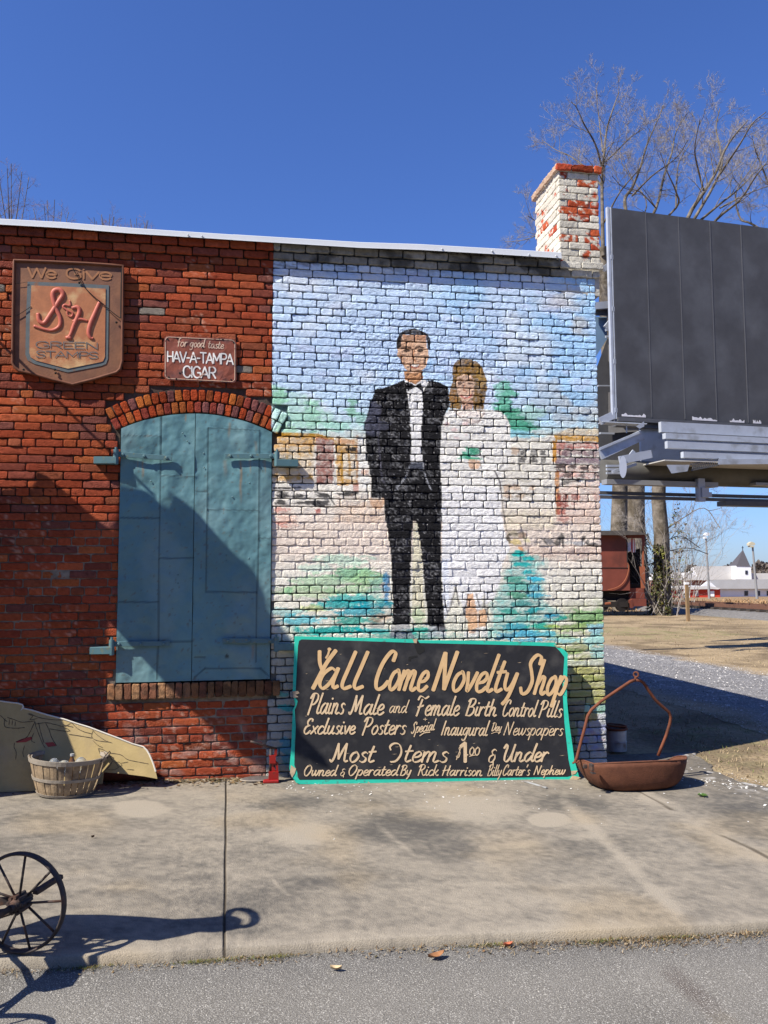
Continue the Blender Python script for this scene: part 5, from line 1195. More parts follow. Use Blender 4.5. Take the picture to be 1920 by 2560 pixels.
for a, b in ((140, 1290), (330, 1310), (470, 775), (690, 1010), (325, 1290)): q = fw(-.046)(a, b, 0); bolts.lathe([(0, .01), (.008, .007), (.010, 0)], q, 8, rot=Matrix.Rotation(math.pi/2, 3, 'X'))
bolts.each('bolt', M_dark, sh)

# ------------------------------------------------------------------ cigar sign
cs = thing('cigar_sign', 'small rusty tin cigar sign with white lettering, above the arch', 'sign', (-.45, 0, 3.4))
M_tin = mat('tin_sign', (.24, .066, .034), .45, var=.25, scale=12, bump=.001, bscale=50, col2=(.11, .04, .028), c2scale=9, c2lo=.5, c2hi=.68, spec=.5)
M_cwht = mat('sign_white', (.72, .70, .66), .55, var=.12, scale=30, col2=(.34, .15, .08), c2scale=26, c2lo=.62, c2hi=.70)
M_ccrm = mat('sign_cream', (.62, .46, .34), .55, var=.12, scale=30, col2=(.3, .12, .07), c2scale=36, c2lo=.58, c2hi=.66)
def rrect(x0, y0, x1, y1, r, sk=20, n=6):
    out = []
    for cx, cy, a0 in ((x1-r, y0+r, -90), (x1-r, y1-r, 0), (x0+r, y1-r, 90), (x0+r, y0+r, 180)):
        for k in range(n+1):
            a = math.radians(a0+90*k/n); x = cx+r*math.cos(a); y = cy+r*math.sin(a); out.append((x, y+sk*(x-x0)/(x1-x0)-sk*.0*(y-y0)))
    return out
CO = rrect(972, 1088, 1400, 1350, 26, 20)
def fcs(x, y, l): 
    p = fw(-.02)(x, y, l); return (p[0], p[1]-.004*math.sin((x-970)/430*math.pi)+.003*math.sin(x*.05)*math.sin(y*.04), p[2])
sheet('plate', CO, fcs, .004, M_tin, cs)
fr = MB(); q = [fcs(x, y, .001) for x, y in dens(rrect(980, 1096, 1392, 1342, 22, 20), 50)]; fr.tube(q+[q[0], q[1]], .0025, 6, cap=False); fr.build('rim_line', M_ccrm, cs)
LT = Letters(lambda x, y, l: fcs(x, y, l+.0012)); LT.word("for", 1050, 1152, 1112, 1154, 26, 6, slant=.1, thin=.7); LT.word("good", 1124, 1155, 1212, 1159, 26, 6, slant=.1, thin=.7); LT.word("taste", 1232, 1162, 1325, 1166, 25, 6, slant=.1, thin=.7); LT.mb.build('lettering', M_ccrm, cs)
LT = Letters(lambda x, y, l: fcs(x, y, l+.0012)); LT.word("HAV-A-TAMPA", 990, 1242, 1382, 1260, 44, 10.5, font=SANS, slant=0, thin=1); LT.word("CIGAR", 1086, 1334, 1280, 1342, 46, 11.5, font=SANS, slant=0, thin=1); LT.mb.build('lettering', M_cwht, cs)
bolts = MB()
for a, b in ((995, 1112), (1050, 1105), (1290, 1148), (1185, 1110), (1320, 1112), (1385, 1130), (1000, 1220), (1065, 1310), (1080, 1305), (1190, 1360), (1370, 1350), (1000, 1335), (1150, 1220), (1045, 1345), (1200, 1160), (1300, 1110)): q = fcs(a, b, .002); bolts.lathe([(0, .002), (.007, .0015), (.008, 0)], q, 8, rot=Matrix.Rotation(math.pi/2, 3, 'X'))
bolts.build('rust_holes', M_dark, cs)['kind'] = 'stuff'

# ------------------------------------------------------------------ rusty pan with bail handle
def cp(x, y): return (1400+.31344*x, 1640+.31344*y)
PB = G(*cp(640, 1075)); PYc = PB[1]+.16
pan = thing('scale_pan', 'rusty iron trough-shaped pan with a bent bail handle, standing at the building corner', 'pan', (PB[0], PYc, 0))
M_pan = mat('pan_rust', (.120, .046, .025), .88, var=.35, scale=14, bump=.003, bscale=130, col2=(.10, .04, .024), c2scale=4, c2lo=.45, c2hi=.7, spec=.3)
mpx = lambda x, y, Y: np.array(atY(*cp(x, y), Y))
LFT = mpx(158, 800, PYc); RGT = mpx(972, 805, PYc); zr = mpx(500, 838, PYc-.2)[2]; zb = PB[2]
cx = (LFT[0]+RGT[0])/2; hl = (RGT[0]-LFT[0])/2
# bowl: rings from the rim down to a flat floor; the rim plane tips toward the wall
NA = 64; RS = [1, .99, .975, .95, .92, .88, .83, .77, .70, .6, .45, .25, .02]; Vb = []
for s_ in RS:
    g_ = (1-s_**6.0)**.62
    for i in range(NA):
        a = 2*math.pi*i/NA; c_, q_ = math.cos(a), math.sin(a)
        ux = math.copysign(abs(c_)**.62, c_); uy = math.copysign(abs(q_)**.80, q_)
        y_ = .25*uy; z_r = zr-.115*(uy+1)/2+.030*sm(abs(ux), .86, 1.0)*sm(abs(ux)-.5*abs(uy), .3, .9)
        dx = (.045 if ux < 0 else -.02)*abs(ux)*g_
        Vb.append((cx+hl*ux*(.35+.65*s_ if s_ < .9 else s_*.65+.35)*(1 if s_ > .1 else 0)+dx, PYc+y_*(.3+.7*s_)*(1 if s_ > .1 else 0), z_r+(zb+.003-z_r)*g_))
Qb = []
for k in range(len(RS)-1):
    for i in range(NA): Qb.append((k*NA+i, k*NA+(i+1) % NA, (k+1)*NA+(i+1) % NA, (k+1)*NA+i))
me = npmesh('bowl', np.array(Vb), np.array(Qb)); bo = link('bowl', me, M_pan, smooth=True)
md = bo.modifiers.new('thick', 'SOLIDIFY'); md.thickness = .006; md.offset = 0
place(bo, pan)
rm = MB(); rm.tube([Vb[i] for i in range(NA)]+[Vb[0], Vb[1]], .0055, 6, cap=False); rm.build('rim', M_pan, pan, smooth=True)
br = MB()
q = mpx(252, 885, PYc-.235); br.box(q, (.022, .05, .05), bev=.003); q = mpx(262, 932, PYc-.245); br.box(q, (.028, .05, .008))
q = mpx(955, 890, PYc-.12); br.box((q[0]+.005, q[1], q[2]), (.016, .05, .07), bev=.003); q = mpx(200, 880, PYc-.21); br.box(q, (.03, .02, .03), bev=.003)
br.each('handle_lug', M_iron, pan)
ha = MB(); Yh = PYc+.02
LP = [(118, 850), (135, 810), (168, 680), (205, 545), (220, 480), (250, 430), (330, 360), (480, 258), (560, 205), (600, 190)]
RP = [(600, 190), (640, 195), (668, 215), (700, 265), (760, 350), (830, 415), (868, 445), (884, 490), (876, 540), (845, 640), (812, 720), (782, 795)]
def bent(P, Y0, Y1): return [tuple(mpx(a, b, Y0+(Y1-Y0)*i/(len(P)-1))) for i, (a, b) in enumerate(P)]
for P, Y0, Y1 in ((LP, PYc-.04, PYc), (RP, PYc, PYc+.12)):
    Q = [tuple(v) for v in cr(bent(P, Y0, Y1), 4)] if False else bent(P, Y0, Y1)
    for a, b in zip(Q[:-1], Q[1:]):
        pass
    ha.tube(Q, [.013]*len(Q), 8)
ha.build('handle', M_rust, pan, smooth=True)
rg = MB(); c = mpx(607, 148, PYc); rg.ring(c, (1, .9, 0), .020, .008, 20, 8, (1, 1)); rg.tube([mpx(600, 192, PYc), mpx(602, 170, PYc)], .009, 8); rg.build('eye_ring', M_rust, pan, smooth=True)
hk = MB(); hk.tube([mpx(a, b, PYc-.05) for a, b in ((100, 855), (118, 848), (135, 852), (150, 838))], .008, 6); hk.build('hook', M_rust, pan, smooth=True)

# galvanised can in the corner's shade
pq = G(1541, 1903); pl = thing('metal_can', 'grey galvanised can with a rusty rim in the shade beside the building corner', 'can', (pq[0], pq[1]+.32, 0))
M_galv = mat('galvanised', (.46, .47, .47), .5, .4, var=.2, scale=9, col2=(.22, .17, .14), c2scale=7, c2lo=.55, c2hi=.7)
cY = pq[1]+.40; ctop = atY(1541, 1818, cY)
ctop0 = ctop[2]; r0 = .092
l = MB(); l.lathe([(0, .012), (r0, .012), (r0, ctop0-.02), (r0-.006, ctop0-.02), (r0-.006, .03), (0, .03)], (ctop[0], cY, 0), 28); 
for zz in (.10, .2): l.ring((ctop[0], cY, zz), (0, 0, 1), r0, .004, 28, 6)
l.build('body', M_galv, pl, smooth='auto')
l = MB(); l.ring((ctop[0], cY, ctop0-.01), (0, 0, 1), r0+.004, .013, 30, 8); l.ring((ctop[0]-.01, cY+.005, ctop0+.02), (.08, .05, 1), r0+.012, .007, 30, 8); l.build('rim', M_rust, pl, smooth=True)

# ------------------------------------------------------------------ bushel basket
def cbk(x, y): return (.30139*x, 1700+.30139*y)
bq = G(*cbk(500, 992)); rb = .185; rt = .262; hb = .275
BC = (bq[0], bq[1]+rb); bz = bq[2]
bk = thing('bushel_basket', 'weathered grey wooden bushel basket holding glass globes, on the pavement before the leaning panel', 'basket', (BC[0], BC[1], 0))
M_slat = mat('basket_slats', (.30, .22, .135), .85, var=.35, scale=22, bump=.002, bscale=90, col2=(.15, .115, .08), c2scale=9, c2lo=.45, c2hi=.65)
M_hoop = mat('basket_hoop', (.27, .235, .19), .8, var=.25, scale=20, bump=.001, bscale=90)
TILT = Matrix.Rotation(math.radians(3), 3, 'Y')
def bpt(a, t, off=0.0):
    r = rb+(rt-rb)*max(t, 0.0)**.75+off; p = TILT @ Vector((r*math.cos(a)*1.04, r*math.sin(a)*.96, hb*t)); return (BC[0]+p.x, BC[1]+p.y, bz+.006+p.z)
sl = MB(); ns = 30
for k in range(ns):
    a0 = 2*math.pi*(k+.06)/ns; a1 = 2*math.pi*(k+.94)/ns; off = (k % 2)*.004+rr.uniform(-.001, .002); V = []
    for i in range(7):
        t = i/6*(1-.02*rr.random())
        for a, o in ((a0, 0), ((a0+a1)/2, .0015), (a1, 0)): V.append(bpt(a, t, off+o))
        for a, o in ((a1, 0), ((a0+a1)/2, .0), (a0, 0)): V.append(bpt(a, t, off+o-.004))
    Fc = []
    for i in range(6):
        for j in range(6): Fc.append((i*6+j, i*6+(j+1) % 6, (i+1)*6+(j+1) % 6, (i+1)*6+j))
    Fc.append(tuple(range(6))); Fc.append(tuple(36+j for j in range(5, -1, -1))); sl.add(V, Fc)
sl.build('slats', M_slat, bk)
def hoop(t0, t1, off, nm):
    h = MB(); n = 48; V = []; Fc = []
    for i in range(n):
        a = 2*math.pi*i/n; w_ = .002*math.sin(5*a)
        for t, o in ((t0, off), (t1, off), (t1, off-.006), (t0, off-.006)): V.append(bpt(a, t+w_, o))
    for i in range(n):
        for j in range(4): Fc.append((i*4+j, ((i+1) % n)*4+j, ((i+1) % n)*4+(j+1) % 4, i*4+(j+1) % 4))
    h.add(V, Fc); h.build(nm, M_hoop, bk)
hoop(.88, 1.0, .012, 'rim_hoop'); hoop(.90, .99, -.008, 'rim_hoop'); hoop(.42, .50, .010, 'middle_hoop'); hoop(.0, .07, .008, 'base_hoop')
h = MB(); h.lathe([(0, 0), (rb-.005, 0), (rb-.005, .008), (0, .008)], (BC[0], BC[1], bz+.02), 30); h.build('base', M_slat, bk)
h = MB(); h.tube([bpt(-.05+.0, .93, .015), bpt(-.12, 1.10, .03), bpt(-.24, 1.16, .03), bpt(-.38, 1.06, .025), bpt(-.46, .9, .015)], .0035, 6); h.build('wire_handle', M_iron, bk)
h = MB(); h.tube([bpt(-.0, .55, .016), bpt(.02, .72, .05), bpt(.02, .92, .06), bpt(-.05, 1.02, .02)], .003, 6); h.build('wire_handle', M_iron, bk)
# glass pieces inside
M_glass = bpy.data.materials.new('clear_glass'); M_glass.use_nodes = True; P_ = M_glass.node_tree.nodes['Principled BSDF']
P_.inputs['Base Color'].default_value = (.80, .85, .88, 1); P_.inputs['Roughness'].default_value = .04; P_.inputs['Transmission Weight'].default_value = .82; P_.inputs['IOR'].default_value = 1.35
def globe(px, py, r, label, dy, sq=1.0):
    g = thing('glass_globe', label, 'globe', (0, 0, 0), 'glass globes in the basket')
    c = atY(*cbk(px, py), BC[1]+dy); b = MB()
    b.lathe([(.0, r*.98*sq), (r*.30, r*.94*sq), (r*.62, r*.74*sq), (r*.90, r*.36*sq), (r, 0), (r*.93, -r*.38), (r*.72, -r*.70), (r*.42, -r*.92), (.34*r, -r*1.2), (.34*r, -r*1.5), (0, -r*1.5)], (c[0], c[1], c[2]), 20)
    b.build('bulb', M_glass, g, smooth=True)
    b = MB(); 
    for k in range(3): b.ring((c[0], c[1], c[2]-r*(1.22+.14*k)), (0, 0, 1), r*.36, r*.07, 18, 6)
    b.build('collar', M_galv, g, smooth=True); return g
globe(448, 692, .040, 'clear glass globe in the basket, farthest from the wire handle', -.02); globe(530, 710, .050, 'widest, flattest clear glass globe between the other two in the basket', -.08, .8); globe(670, 690, .046, 'clear glass globe in the basket, nearest the wire handle', -.03)
bt = thing('brown_bottle', 'brown glass bottle standing among the globes in the basket', 'bottle', (0, 0, 0)); M_amb = mat('amber', (.12, .055, .015), .15, var=.1, spec=.6)
c = atY(*cbk(597, 690), BC[1]+.05); b = MB(); b.lathe([(0, -.15), (.030, -.15), (.031, .0), (.027, .02), (.014, .045), (.012, .07)], (c[0], c[1], c[2]-.01), 18); b.build('bottle_body', M_amb, bt, smooth=True)
b = MB(); b.lathe([(.0135, .062), (.015, .064), (.015, .080), (0, .082)], (c[0], c[1], c[2]-.01), 16); b.build('cap', M_galv, bt, smooth='auto')
sc2 = thing('scrap_wood', 'pale splintered wood strip poking out of the basket near its handle', 'wood strip', (0, 0, 0)); a_ = atY(*cbk(700, 705), BC[1]-.05); b_2 = atY(*cbk(845, 650), BC[1]-.02); b = MB(); b.bar(a_, b_2, .03, .006); b.build('strip', M_wood, sc2)

# ------------------------------------------------------------------ leaning cut-out panel with line drawing
def ply(x, y, l):
    px, py = cbk(x, y)
    # leaning plane: foot 0.30 in front of the wall, head 0.04
    z0, z1, Y0, Y1 = .10, .95, -.30, -.035
    d = ray(px, py); k = (Y1-Y0)/(z1-z0); t = (Y0+k*(CAMP[2]-z0)-CAMP[1])/(d[1]-k*d[2]); p = CAMP+d*t
    n = np.array([0, -1, k]); n = n/np.linalg.norm(n); return p+n*l
PLY = [(-420, 130), (-200, 150), (0, 175), (60, 184), (150, 194), (186, 206), (194, 222), (176, 252), (195, 236), (260, 250), (400, 292), (540, 328), (640, 362), (740, 392), (880, 445), (1000, 490), (1100, 530), (1190, 555), (1220, 585), (1240, 620), (1270, 690), (1292, 760), (1305, 820), (1200, 800), (1000, 775), (860, 765), (850, 860), (600, 900), (300, 920), (0, 930), (-420, 940)]
pc_ = thing('cutout_panel', 'yellowed plywood cut-out with outline figure drawings, leaning on the wall behind the basket', 'panel', (-1.6, -.2, 0))
M_plyc = mat('yellowed_panel', (.38, .285, .125), .7, var=.18, scale=5, col2=(.36, .27, .14), c2scale=4, c2lo=.5, c2hi=.7, bump=.001, bscale=60)
sheet('board', PLY, ply, .010, M_plyc, pc_, 60)
ed = MB(); ed.tube([ply(x, y, .001) for x, y in PLY[:22]], .0065, 6); ed.build('worn_edge', mat('pale_edge', (.58, .54, .46), .9, var=.2), pc_)
LT = Letters(lambda x, y, l: ply(x, y, l+.001))
def ink(P, w_=7): Q = cr(P, 6); LT.ribbon(Q, np.full(len(Q), w_)*(.7+.5*np.abs(np.sin(np.arange(len(Q))*.7))))
for P in ([(-30, 280), (10, 300), (40, 330), (60, 345)], [(45, 320), (35, 360), (45, 390), (90, 398), (150, 400), (205, 395)], [(60, 310), (120, 330), (180, 350), (250, 345), (290, 340)], [(80, 330), (75, 370)], [(105, 335), (100, 372)], [(128, 345), (125, 380)],
    [(290, 345), (250, 430), (215, 480), (130, 515)], [(120, 520), (118, 560), (135, 600), (130, 660)], [(205, 545), (190, 600), (200, 640)], [(290, 345), (300, 390), (330, 470), (360, 540), (375, 560)], [(320, 355), (340, 440), (365, 520)], [(380, 360), (410, 420), (430, 480), (470, 545)], [(300, 365), (380, 355), (460, 370), (530, 385), (600, 350)], [(410, 405), (470, 415), (540, 425), (580, 420)], [(520, 370), (560, 380), (605, 390)], [(530, 395), (560, 405), (580, 420)], [(230, 280), (270, 300), (250, 330), (310, 320)], [(240, 275), (320, 310), (440, 330), (530, 330)], [(280, 440), (260, 500), (290, 520)], [(590, 350), (640, 400), (700, 430), (760, 445)],
    [(765, 410), (800, 450), (870, 500), (930, 522)], [(770, 420), (760, 470), (800, 500), (900, 515)], [(770, 500), (810, 540), (850, 560)], [(815, 565), (830, 610), (860, 630), (895, 605)], [(815, 568), (850, 575), (890, 600)], [(840, 590), (860, 595)], [(895, 620), (930, 660), (960, 690), (980, 725), (940, 745), (890, 740)], [(960, 690), (985, 680), (1010, 710), (980, 725)], [(905, 605), (1000, 620), (1060, 660), (1150, 680), (1230, 695)], [(1000, 690), (1060, 680)], [(570, 450), (640, 460), (760, 480)], [(1050, 740), (1110, 745)]): ink(P, 5 if P[0][0] < 700 else 4)
LT.mb.build('line_drawing', mat('ink', (.03, .022, .018), .7, var=.2), pc_)
rd_ = MB()
for P in ([(130, 512), (180, 488), (260, 470), (270, 490), (215, 515), (140, 520)], [(372, 520), (440, 515), (470, 545), (400, 556)]): rd_.prism(P, lambda x, y, t: ply(x, y, .0012+t), .0005)
rd_.each('red_shorts', mat('faded_red', (.33, .05, .035), .7, var=.25), pc_)
# ------------------------------------------------------------------ rusty pipe lying under the panel
rp = thing('rusty_pipe', 'rusty pipe lying on the ground under the leaning panel', 'pipe', (0, 0, 0)); b = MB()
a_ = G(*cbk(800, 866)); b2 = G(*cbk(1290, 850)); b.tube([(a_[0], a_[1]+.06, a_[2]+.045), (b2[0], b2[1]+.05, b2[2]+.045)], .042, 16, cap=False); b.tube([(a_[0]+.002, a_[1]+.06, a_[2]+.045), (b2[0]-.002, b2[1]+.05, b2[2]+.045)], .036, 16); b.build('pipe_body', M_rust, rp, smooth=True)
b = MB(); b.ring((b2[0]-.03, b2[1]+.05, b2[2]+.045), (1, 0, 0), .043, .006, 20, 6); b.build('coupling', M_rust, rp, smooth=True)

# ------------------------------------------------------------------ red jack
def cj(x, y): return (600+.12056*x, 1780+.12056*y)
jq = G(*cj(690, 1480)); JY = jq[1]+.05; jk = thing('jack_stand', 'red screw jack with a black lever bar, standing beside the big black sign', 'jack', (jq[0], JY, 0))
M_redp = mat('red_enamel', (.26, .010, .008), .4, var=.2, scale=30, spec=.5, col2=(.13, .02, .015), c2scale=30, c2lo=.6, c2hi=.68)
jp = lambda x, y, dy=0: np.array(atY(*cj(x, y), JY+dy))
z_ = jq[2]; b = MB(); c = jp(640, 1460); b.box((c[0], JY, z_+.012), (.125, .11, .024), bev=.006); b.prism([(600, 1225), (795, 1225), (800, 1470), (590, 1470)], lambda x, y, t: (jp(x, y)[0], JY-.035+t, max(jp(x, y)[2], z_+.02)), .07); b.build('base', M_redp, jk)
b = MB(); b.prism([(605, 890), (742, 890), (735, 1055), (610, 1055)], lambda x, y, t: (jp(x, y)[0], JY-.022+t, jp(x, y)[2]), .044); b.bar(jp(700, 1230), jp(640, 1050), .018, .03); b.bar(jp(770, 1230), jp(765, 1080), .018, .03); b.bar(jp(770, 1090), jp(715, 1040), .018, .03); b.bar(jp(735, 900), jp(748, 770), .020, .024); b.build('frame', M_redp, jk)
b = MB(); b.tube([jp(632, 1240), jp(640, 760)], .012, 12); b.build('screw_shaft', M_iron, jk, smooth=True)
b = MB(); b.tube([jp(215, 610), jp(320, 635), jp(770, 770)], .009, 10); b.build('lever', M_iron, jk, smooth=True)
st = G(*cj(345, 1460)); so_ = thing('flat_stone', 'flat dark oval stone on the pavement against the brick wall beside the jack', 'stone', (st[0], st[1]+.03, 0))
b = MB(); b.lathe([(0, .03), (.10, .028), (.125, .018), (.13, .006), (.12, 0)], (st[0]+.0, st[1]+.05, st[2]), 22, 1.0, .5); b.build('stone_body', mat('dark_stone', (.09, .075, .068), .8, var=.4, scale=30, bump=.003, bscale=50), so_, smooth=True)
b = MB(); b.ring((st[0], st[1]+.05, st[2]+.014), (0, 0, 1), .126, .006, 24, 6); 
for i, v in enumerate(b.v): b.v[i] = (v[0], st[1]+.05+(v[1]-st[1]-.05)*.5, v[2])
b.build('worn_rim', M_hoop, so_, smooth=True)
a_ = G(1310, 1955); b2 = G(1367, 1972); ms = MB(); ms.bar((a_[0], a_[1], a_[2]+.008), (b2[0], b2[1], b2[2]+.008), .016, .008); o = ms.build('metal_strip', M_galv); tag(o, 'thin pale metal strip lying on the pavement in front of the big sign', 'metal strip')

# ------------------------------------------------------------------ wheeled farm implement at the lower left
hub = None; wg = G(66, 2384); WR = .213
AX = np.array([.33, .944, 0.0]); AX /= np.linalg.norm(AX)
WC = np.array([wg[0]-.03, wg[1]+.0, wg[2]+WR+.004]); 
imp = thing('seed_planter', 'old iron seed planter with a thin nine-spoked wheel on the pavement, its unseen body shaped to cast the shadow', 'planter', (WC[0], WC[1], 0))
def wheel(c, nm='wheel'):
    ax = Vector(AX); c = Vector(c); u = Vector((0, 0, 1)); v = ax.cross(u)
    root = MB(); root.ring(c, AX, WR-.008, .010, 56, 8, (.75, 1.9)); wo = root.build(nm, M_iron, imp, smooth=True)
    b = MB(); b.tube([c-ax*.055, c-ax*.03, c+ax*.03, c+ax*.055], [.020, .032, .032, .020], 18); b.tube([c-ax*.08, c+ax*.07], .016, 12)
    for k in range(9):
        a = 2*math.pi*k/9; d = u*math.cos(a)+v*math.sin(a); b.tube([c+d*.034-ax*.045, c+d*.034+ax*.03], .008, 8)
    b.build('hub', M_iron, wo, smooth='auto')
    for k in range(9):
        a = 2*math.pi*k/9+.09; d = u*math.cos(a)+v*math.sin(a); b = MB(); b.tube([c+d*.03+ax*(.012 if k % 2 else -.012), c+d*(WR-.008)], .0055, 8); b.build('spoke', M_iron, wo, smooth=True)
    return wo
wheel(WC); WC2 = WC-AX*.66+np.array([-.02, 0, -.0]); wheel(WC2)
b = MB(); b.tube([WC+AX*.03, WC2-AX*.05], .013, 10); b.build('axle', M_iron, imp, smooth=True)
def ipt(x, h): return (WC[0]+x, WC[1]-.10+.05*x, WC[2]-WR+h)
# invented parts out of the frame, shaped so their shadow lies along the pavement
def cw(x, y): return (.4219*x, 2080+.4219*y)
B0 = np.array([-1.36, -3.20, 0.0]); SH2 = np.array([SAZ[0], SAZ[1], 0.0]); PERP = np.array([-SAZ[1], SAZ[0], 0.0])
def caster(x, y, off=0.0):
    g = G(*cw(x, y)); s_ = ((g-B0) @ SH2-off)/(SD @ SH2); return g-SD*s_
def shp(P, th): 
    Q = [caster(*p) for p in P]; M_ = MB(); n = len(Q)
    V = [q for q in Q]+[q-SH2*th for q in Q]; M_.add(V, [tuple(range(n)), tuple(range(2*n-1, n-1, -1))]+[(i, i+n, (i+1) % n+n, (i+1) % n) for i in range(n)]); return M_
BODY = [(-60, 600), (60, 575), (200, 545), (370, 489), (600, 489), (850, 502), (1040, 517), (1200, 508), (1345, 496), (1400, 500), (1440, 520), (1420, 572), (1330, 582), (1220, 580), (1130, 605), (1000, 630), (830, 622), (700, 622), (520, 612), (180, 592), (-60, 640)]
shp(BODY, .05).build('shadow_body', M_iron, imp)
b = MB(); q = [caster(1428+86*math.cos(a)+8*math.sin(a), 510+52*math.sin(a)) for a in np.linspace(0, 2*math.pi, 25)]; b.tube(q, .020, 8, cap=False); q = [caster(x, y) for x, y in ((1340, 500), (1300, 590), (1240, 560))]; b.build('shadow_ring', M_iron, imp, smooth=True)
b = MB()
for P, r in (([(830, 622), (690, 690), (430, 760), (200, 850), (0, 945), (-120, 1000)], .012), ([(700, 640), (480, 700), (280, 740), (120, 850), (-10, 950)], .010), ([(560, 620), (420, 700), (400, 790)], .012), ([(450, 610), (380, 650), (0, 720)], .008), ([(650, 630), (520, 690), (340, 720)], .012)):
    b.tube([caster(*p) for p in P], r, 8)
b.tube([(WC+WC2)/2, caster(20, 600)], .012, 8); b.build('shadow_bars', M_iron, imp, smooth=True)
shp([(300, 745), (400, 690), (560, 655), (570, 675), (440, 760), (420, 790), (370, 860), (290, 872), (205, 862), (250, 800)], .06).build('shadow_box', M_iron, imp)
# visible arms running from the hub to the left, and the foot plate behind the wheel
b = MB(); e = np.array([-1.0, .05, -.10])
b.tube([WC-AX*.10, WC-AX*.10+e*.5], .013, 10); b.tube([WC-AX*.06+np.array([0, 0, -.02]), WC-AX*.06+np.array([-.4, .0, -.13])], .010, 8); b.bar(WC+AX*.06, WC+AX*.06+np.array([-.4, 0, -.04]), .02, .03); b.build('draw_arms', M_iron, imp, smooth='auto')
b = MB(); b.bar(WC+AX*.08+np.array([.015, 0, .01]), WC+AX*.22+np.array([.05, 0, .03]), .028, .018); b.build('shank', M_iron, imp)

# ------------------------------------------------------------------ litter along the pavement edge
def scatter(name, n, fpos, size, matl, seed, kind='stuff', blade=False, colf=None):
    r = np.random.default_rng(seed); V = []; Q = []; C = []
    for i in range(n):
        x, y, z = fpos(r); 
        if blade:
            L_ = size*(.4+r.random()); a = r.random()*6.28; el = r.random()*.9; d = np.array([math.cos(a)*math.cos(el), math.sin(a)*math.cos(el), math.sin(el)]); s_ = np.array([-math.sin(a), math.cos(a), 0])*size*.05
            p = np.array([x, y, z]); pts = [p-s_, p+s_, p+d*L_*.6+s_*.6, p+d*L_*.6-s_*.6]
        else:
            s1 = size*(.3+r.random()); a = r.random()*6.28; u = np.array([math.cos(a), math.sin(a), (r.random()-.5)*.7])*s1; v = np.array([-math.sin(a), math.cos(a), (r.random()-.5)*.7])*s1*(.35+.5*r.random()); p = np.array([x, y, z+.003])
            pts = [p-u, p-v, p+u, p+v]
        b = len(V); V += pts; Q.append((b, b+1, b+2, b+3)); c = colf(r); C += [c]*4
    o = link(name, npmesh(name, np.array(V), np.array(Q), np.array(C)), matl); 
    if kind: o['kind'] = kind
    return o
M_litter = mat('litter', attr=True, rough=.9, var=.15, scale=20)
M_litter.node_tree.nodes['Principled BSDF'].inputs['Specular IOR Level'].default_value = .1
def straw(r):
    c = [(.42, .32, .18), (.30, .20, .10), (.20, .12, .06), (.45, .36, .24), (.12, .10, .05)][int(r.integers(0, 5))]; return np.array(c)*(.32+.5*r.random())
def edgepos(r):
    while True:
        x = -1.3+4.6*r.random(); w_ = vn(np.array([x*3.2]), np.array([1.0]), 8)[0]
        if r.random() < .15+.85*sm(w_, .38, .75) or x > 1.2 and r.random() < .5:
            y = EDGE(np.array([x]))[0]-.012-abs(r.normal())*.028*(1+w_+(x > 1.0)*.5); return x, y, gz(x)-.042
scatter('edge_litter', 2600, edgepos, .032, M_litter, 3, blade=True, colf=straw)
scatter('edge_litter', 500, edgepos, .008, M_litter, 4, colf=straw)
def mossc(r): return np.array([.16, .13, .03])*(.5+.8*r.random()) if r.random() < .6 else np.array([.10, .14, .03])*(.5+.8*r.random())
def mosspos(r):
    p = [(200, 2424), (490, 2393), (690, 2385), (1215, 2342), (1495, 2326), (1680, 2315), (545, 2390)][int(r.integers(0, 7))]; g = G(*p); return g[0]+r.normal()*.06, EDGE(np.array([g[0]]))[0]-.02-abs(r.normal())*.015, gz(g[0])-.04
scatter('ground_cover', 1500, mosspos, .018, M_litter, 6, blade=True, colf=mossc)
# white paint flakes and grit on the concrete below the painted wall
def flake(r):
    x = .3+3.9*r.random(); y = -.05-abs(r.normal())*.55
    if r.random() < .3: x = 3.7+.5*r.random(); y = -.5-abs(r.normal())*.3
    return x, y, gz(x)+.001
scatter('debris', 420, flake, .011, M_litter, 8, colf=lambda r: np.array([.70, .68, .64])*(.7+.3*r.random()))
def dirtpos(r):
    x = -2.4+2.6*r.random(); y = -.02-abs(r.normal())*.10; return x, y, gz(x)+.003
scatter('wall_litter', 900, dirtpos, .022, M_litter, 9, colf=straw); scatter('wall_litter', 500, dirtpos, .04, M_litter, 10, blade=True, colf=straw)
def drv(r): return 6.0+2.9*r.random(), -1+13*r.random(), .006
scatter('loose_gravel', 7000, drv, .017, M_litter, 12, colf=lambda r: np.array([.62, .60, .57])*(.35+.7*r.random()))
# single dead leaves, a twig and a weed
M_leaf = mat('dead_leaf', (.26, .12, .05), .8, var=.3, scale=60)
def leaf(px, py, L_, rot, label, colm=M_leaf, road=True):
    g = G(px, py); z = g[2]-(.040 if road else -.002); b = MB(); n = 9; V = []; c_, s_ = math.cos(rot), math.sin(rot)
    for i in range(n):
        t = i/(n-1); w_ = .24*L_*max(0.0, math.sin(math.pi*t))**.8+.001; zc = z+.004+.02*L_/.08*(t-.5)**2*2
        for sg in (-1, 0, 1): V.append((g[0]+(t-.5)*L_*c_-sg*w_*s_, g[1]+(t-.5)*L_*s_+sg*w_*c_, zc+(.012 if sg else 0)))
    b.add(V, [(i*3+j, (i+1)*3+j, (i+1)*3+j+1, i*3+j+1) for i in range(n-1) for j in (0, 1)])
    tag(b.build('dead_leaf', colm, smooth=True), label, 'leaf')
leaf(1090, 2372, .085, .35, 'brown curled dead leaf on the asphalt just below the pavement edge')
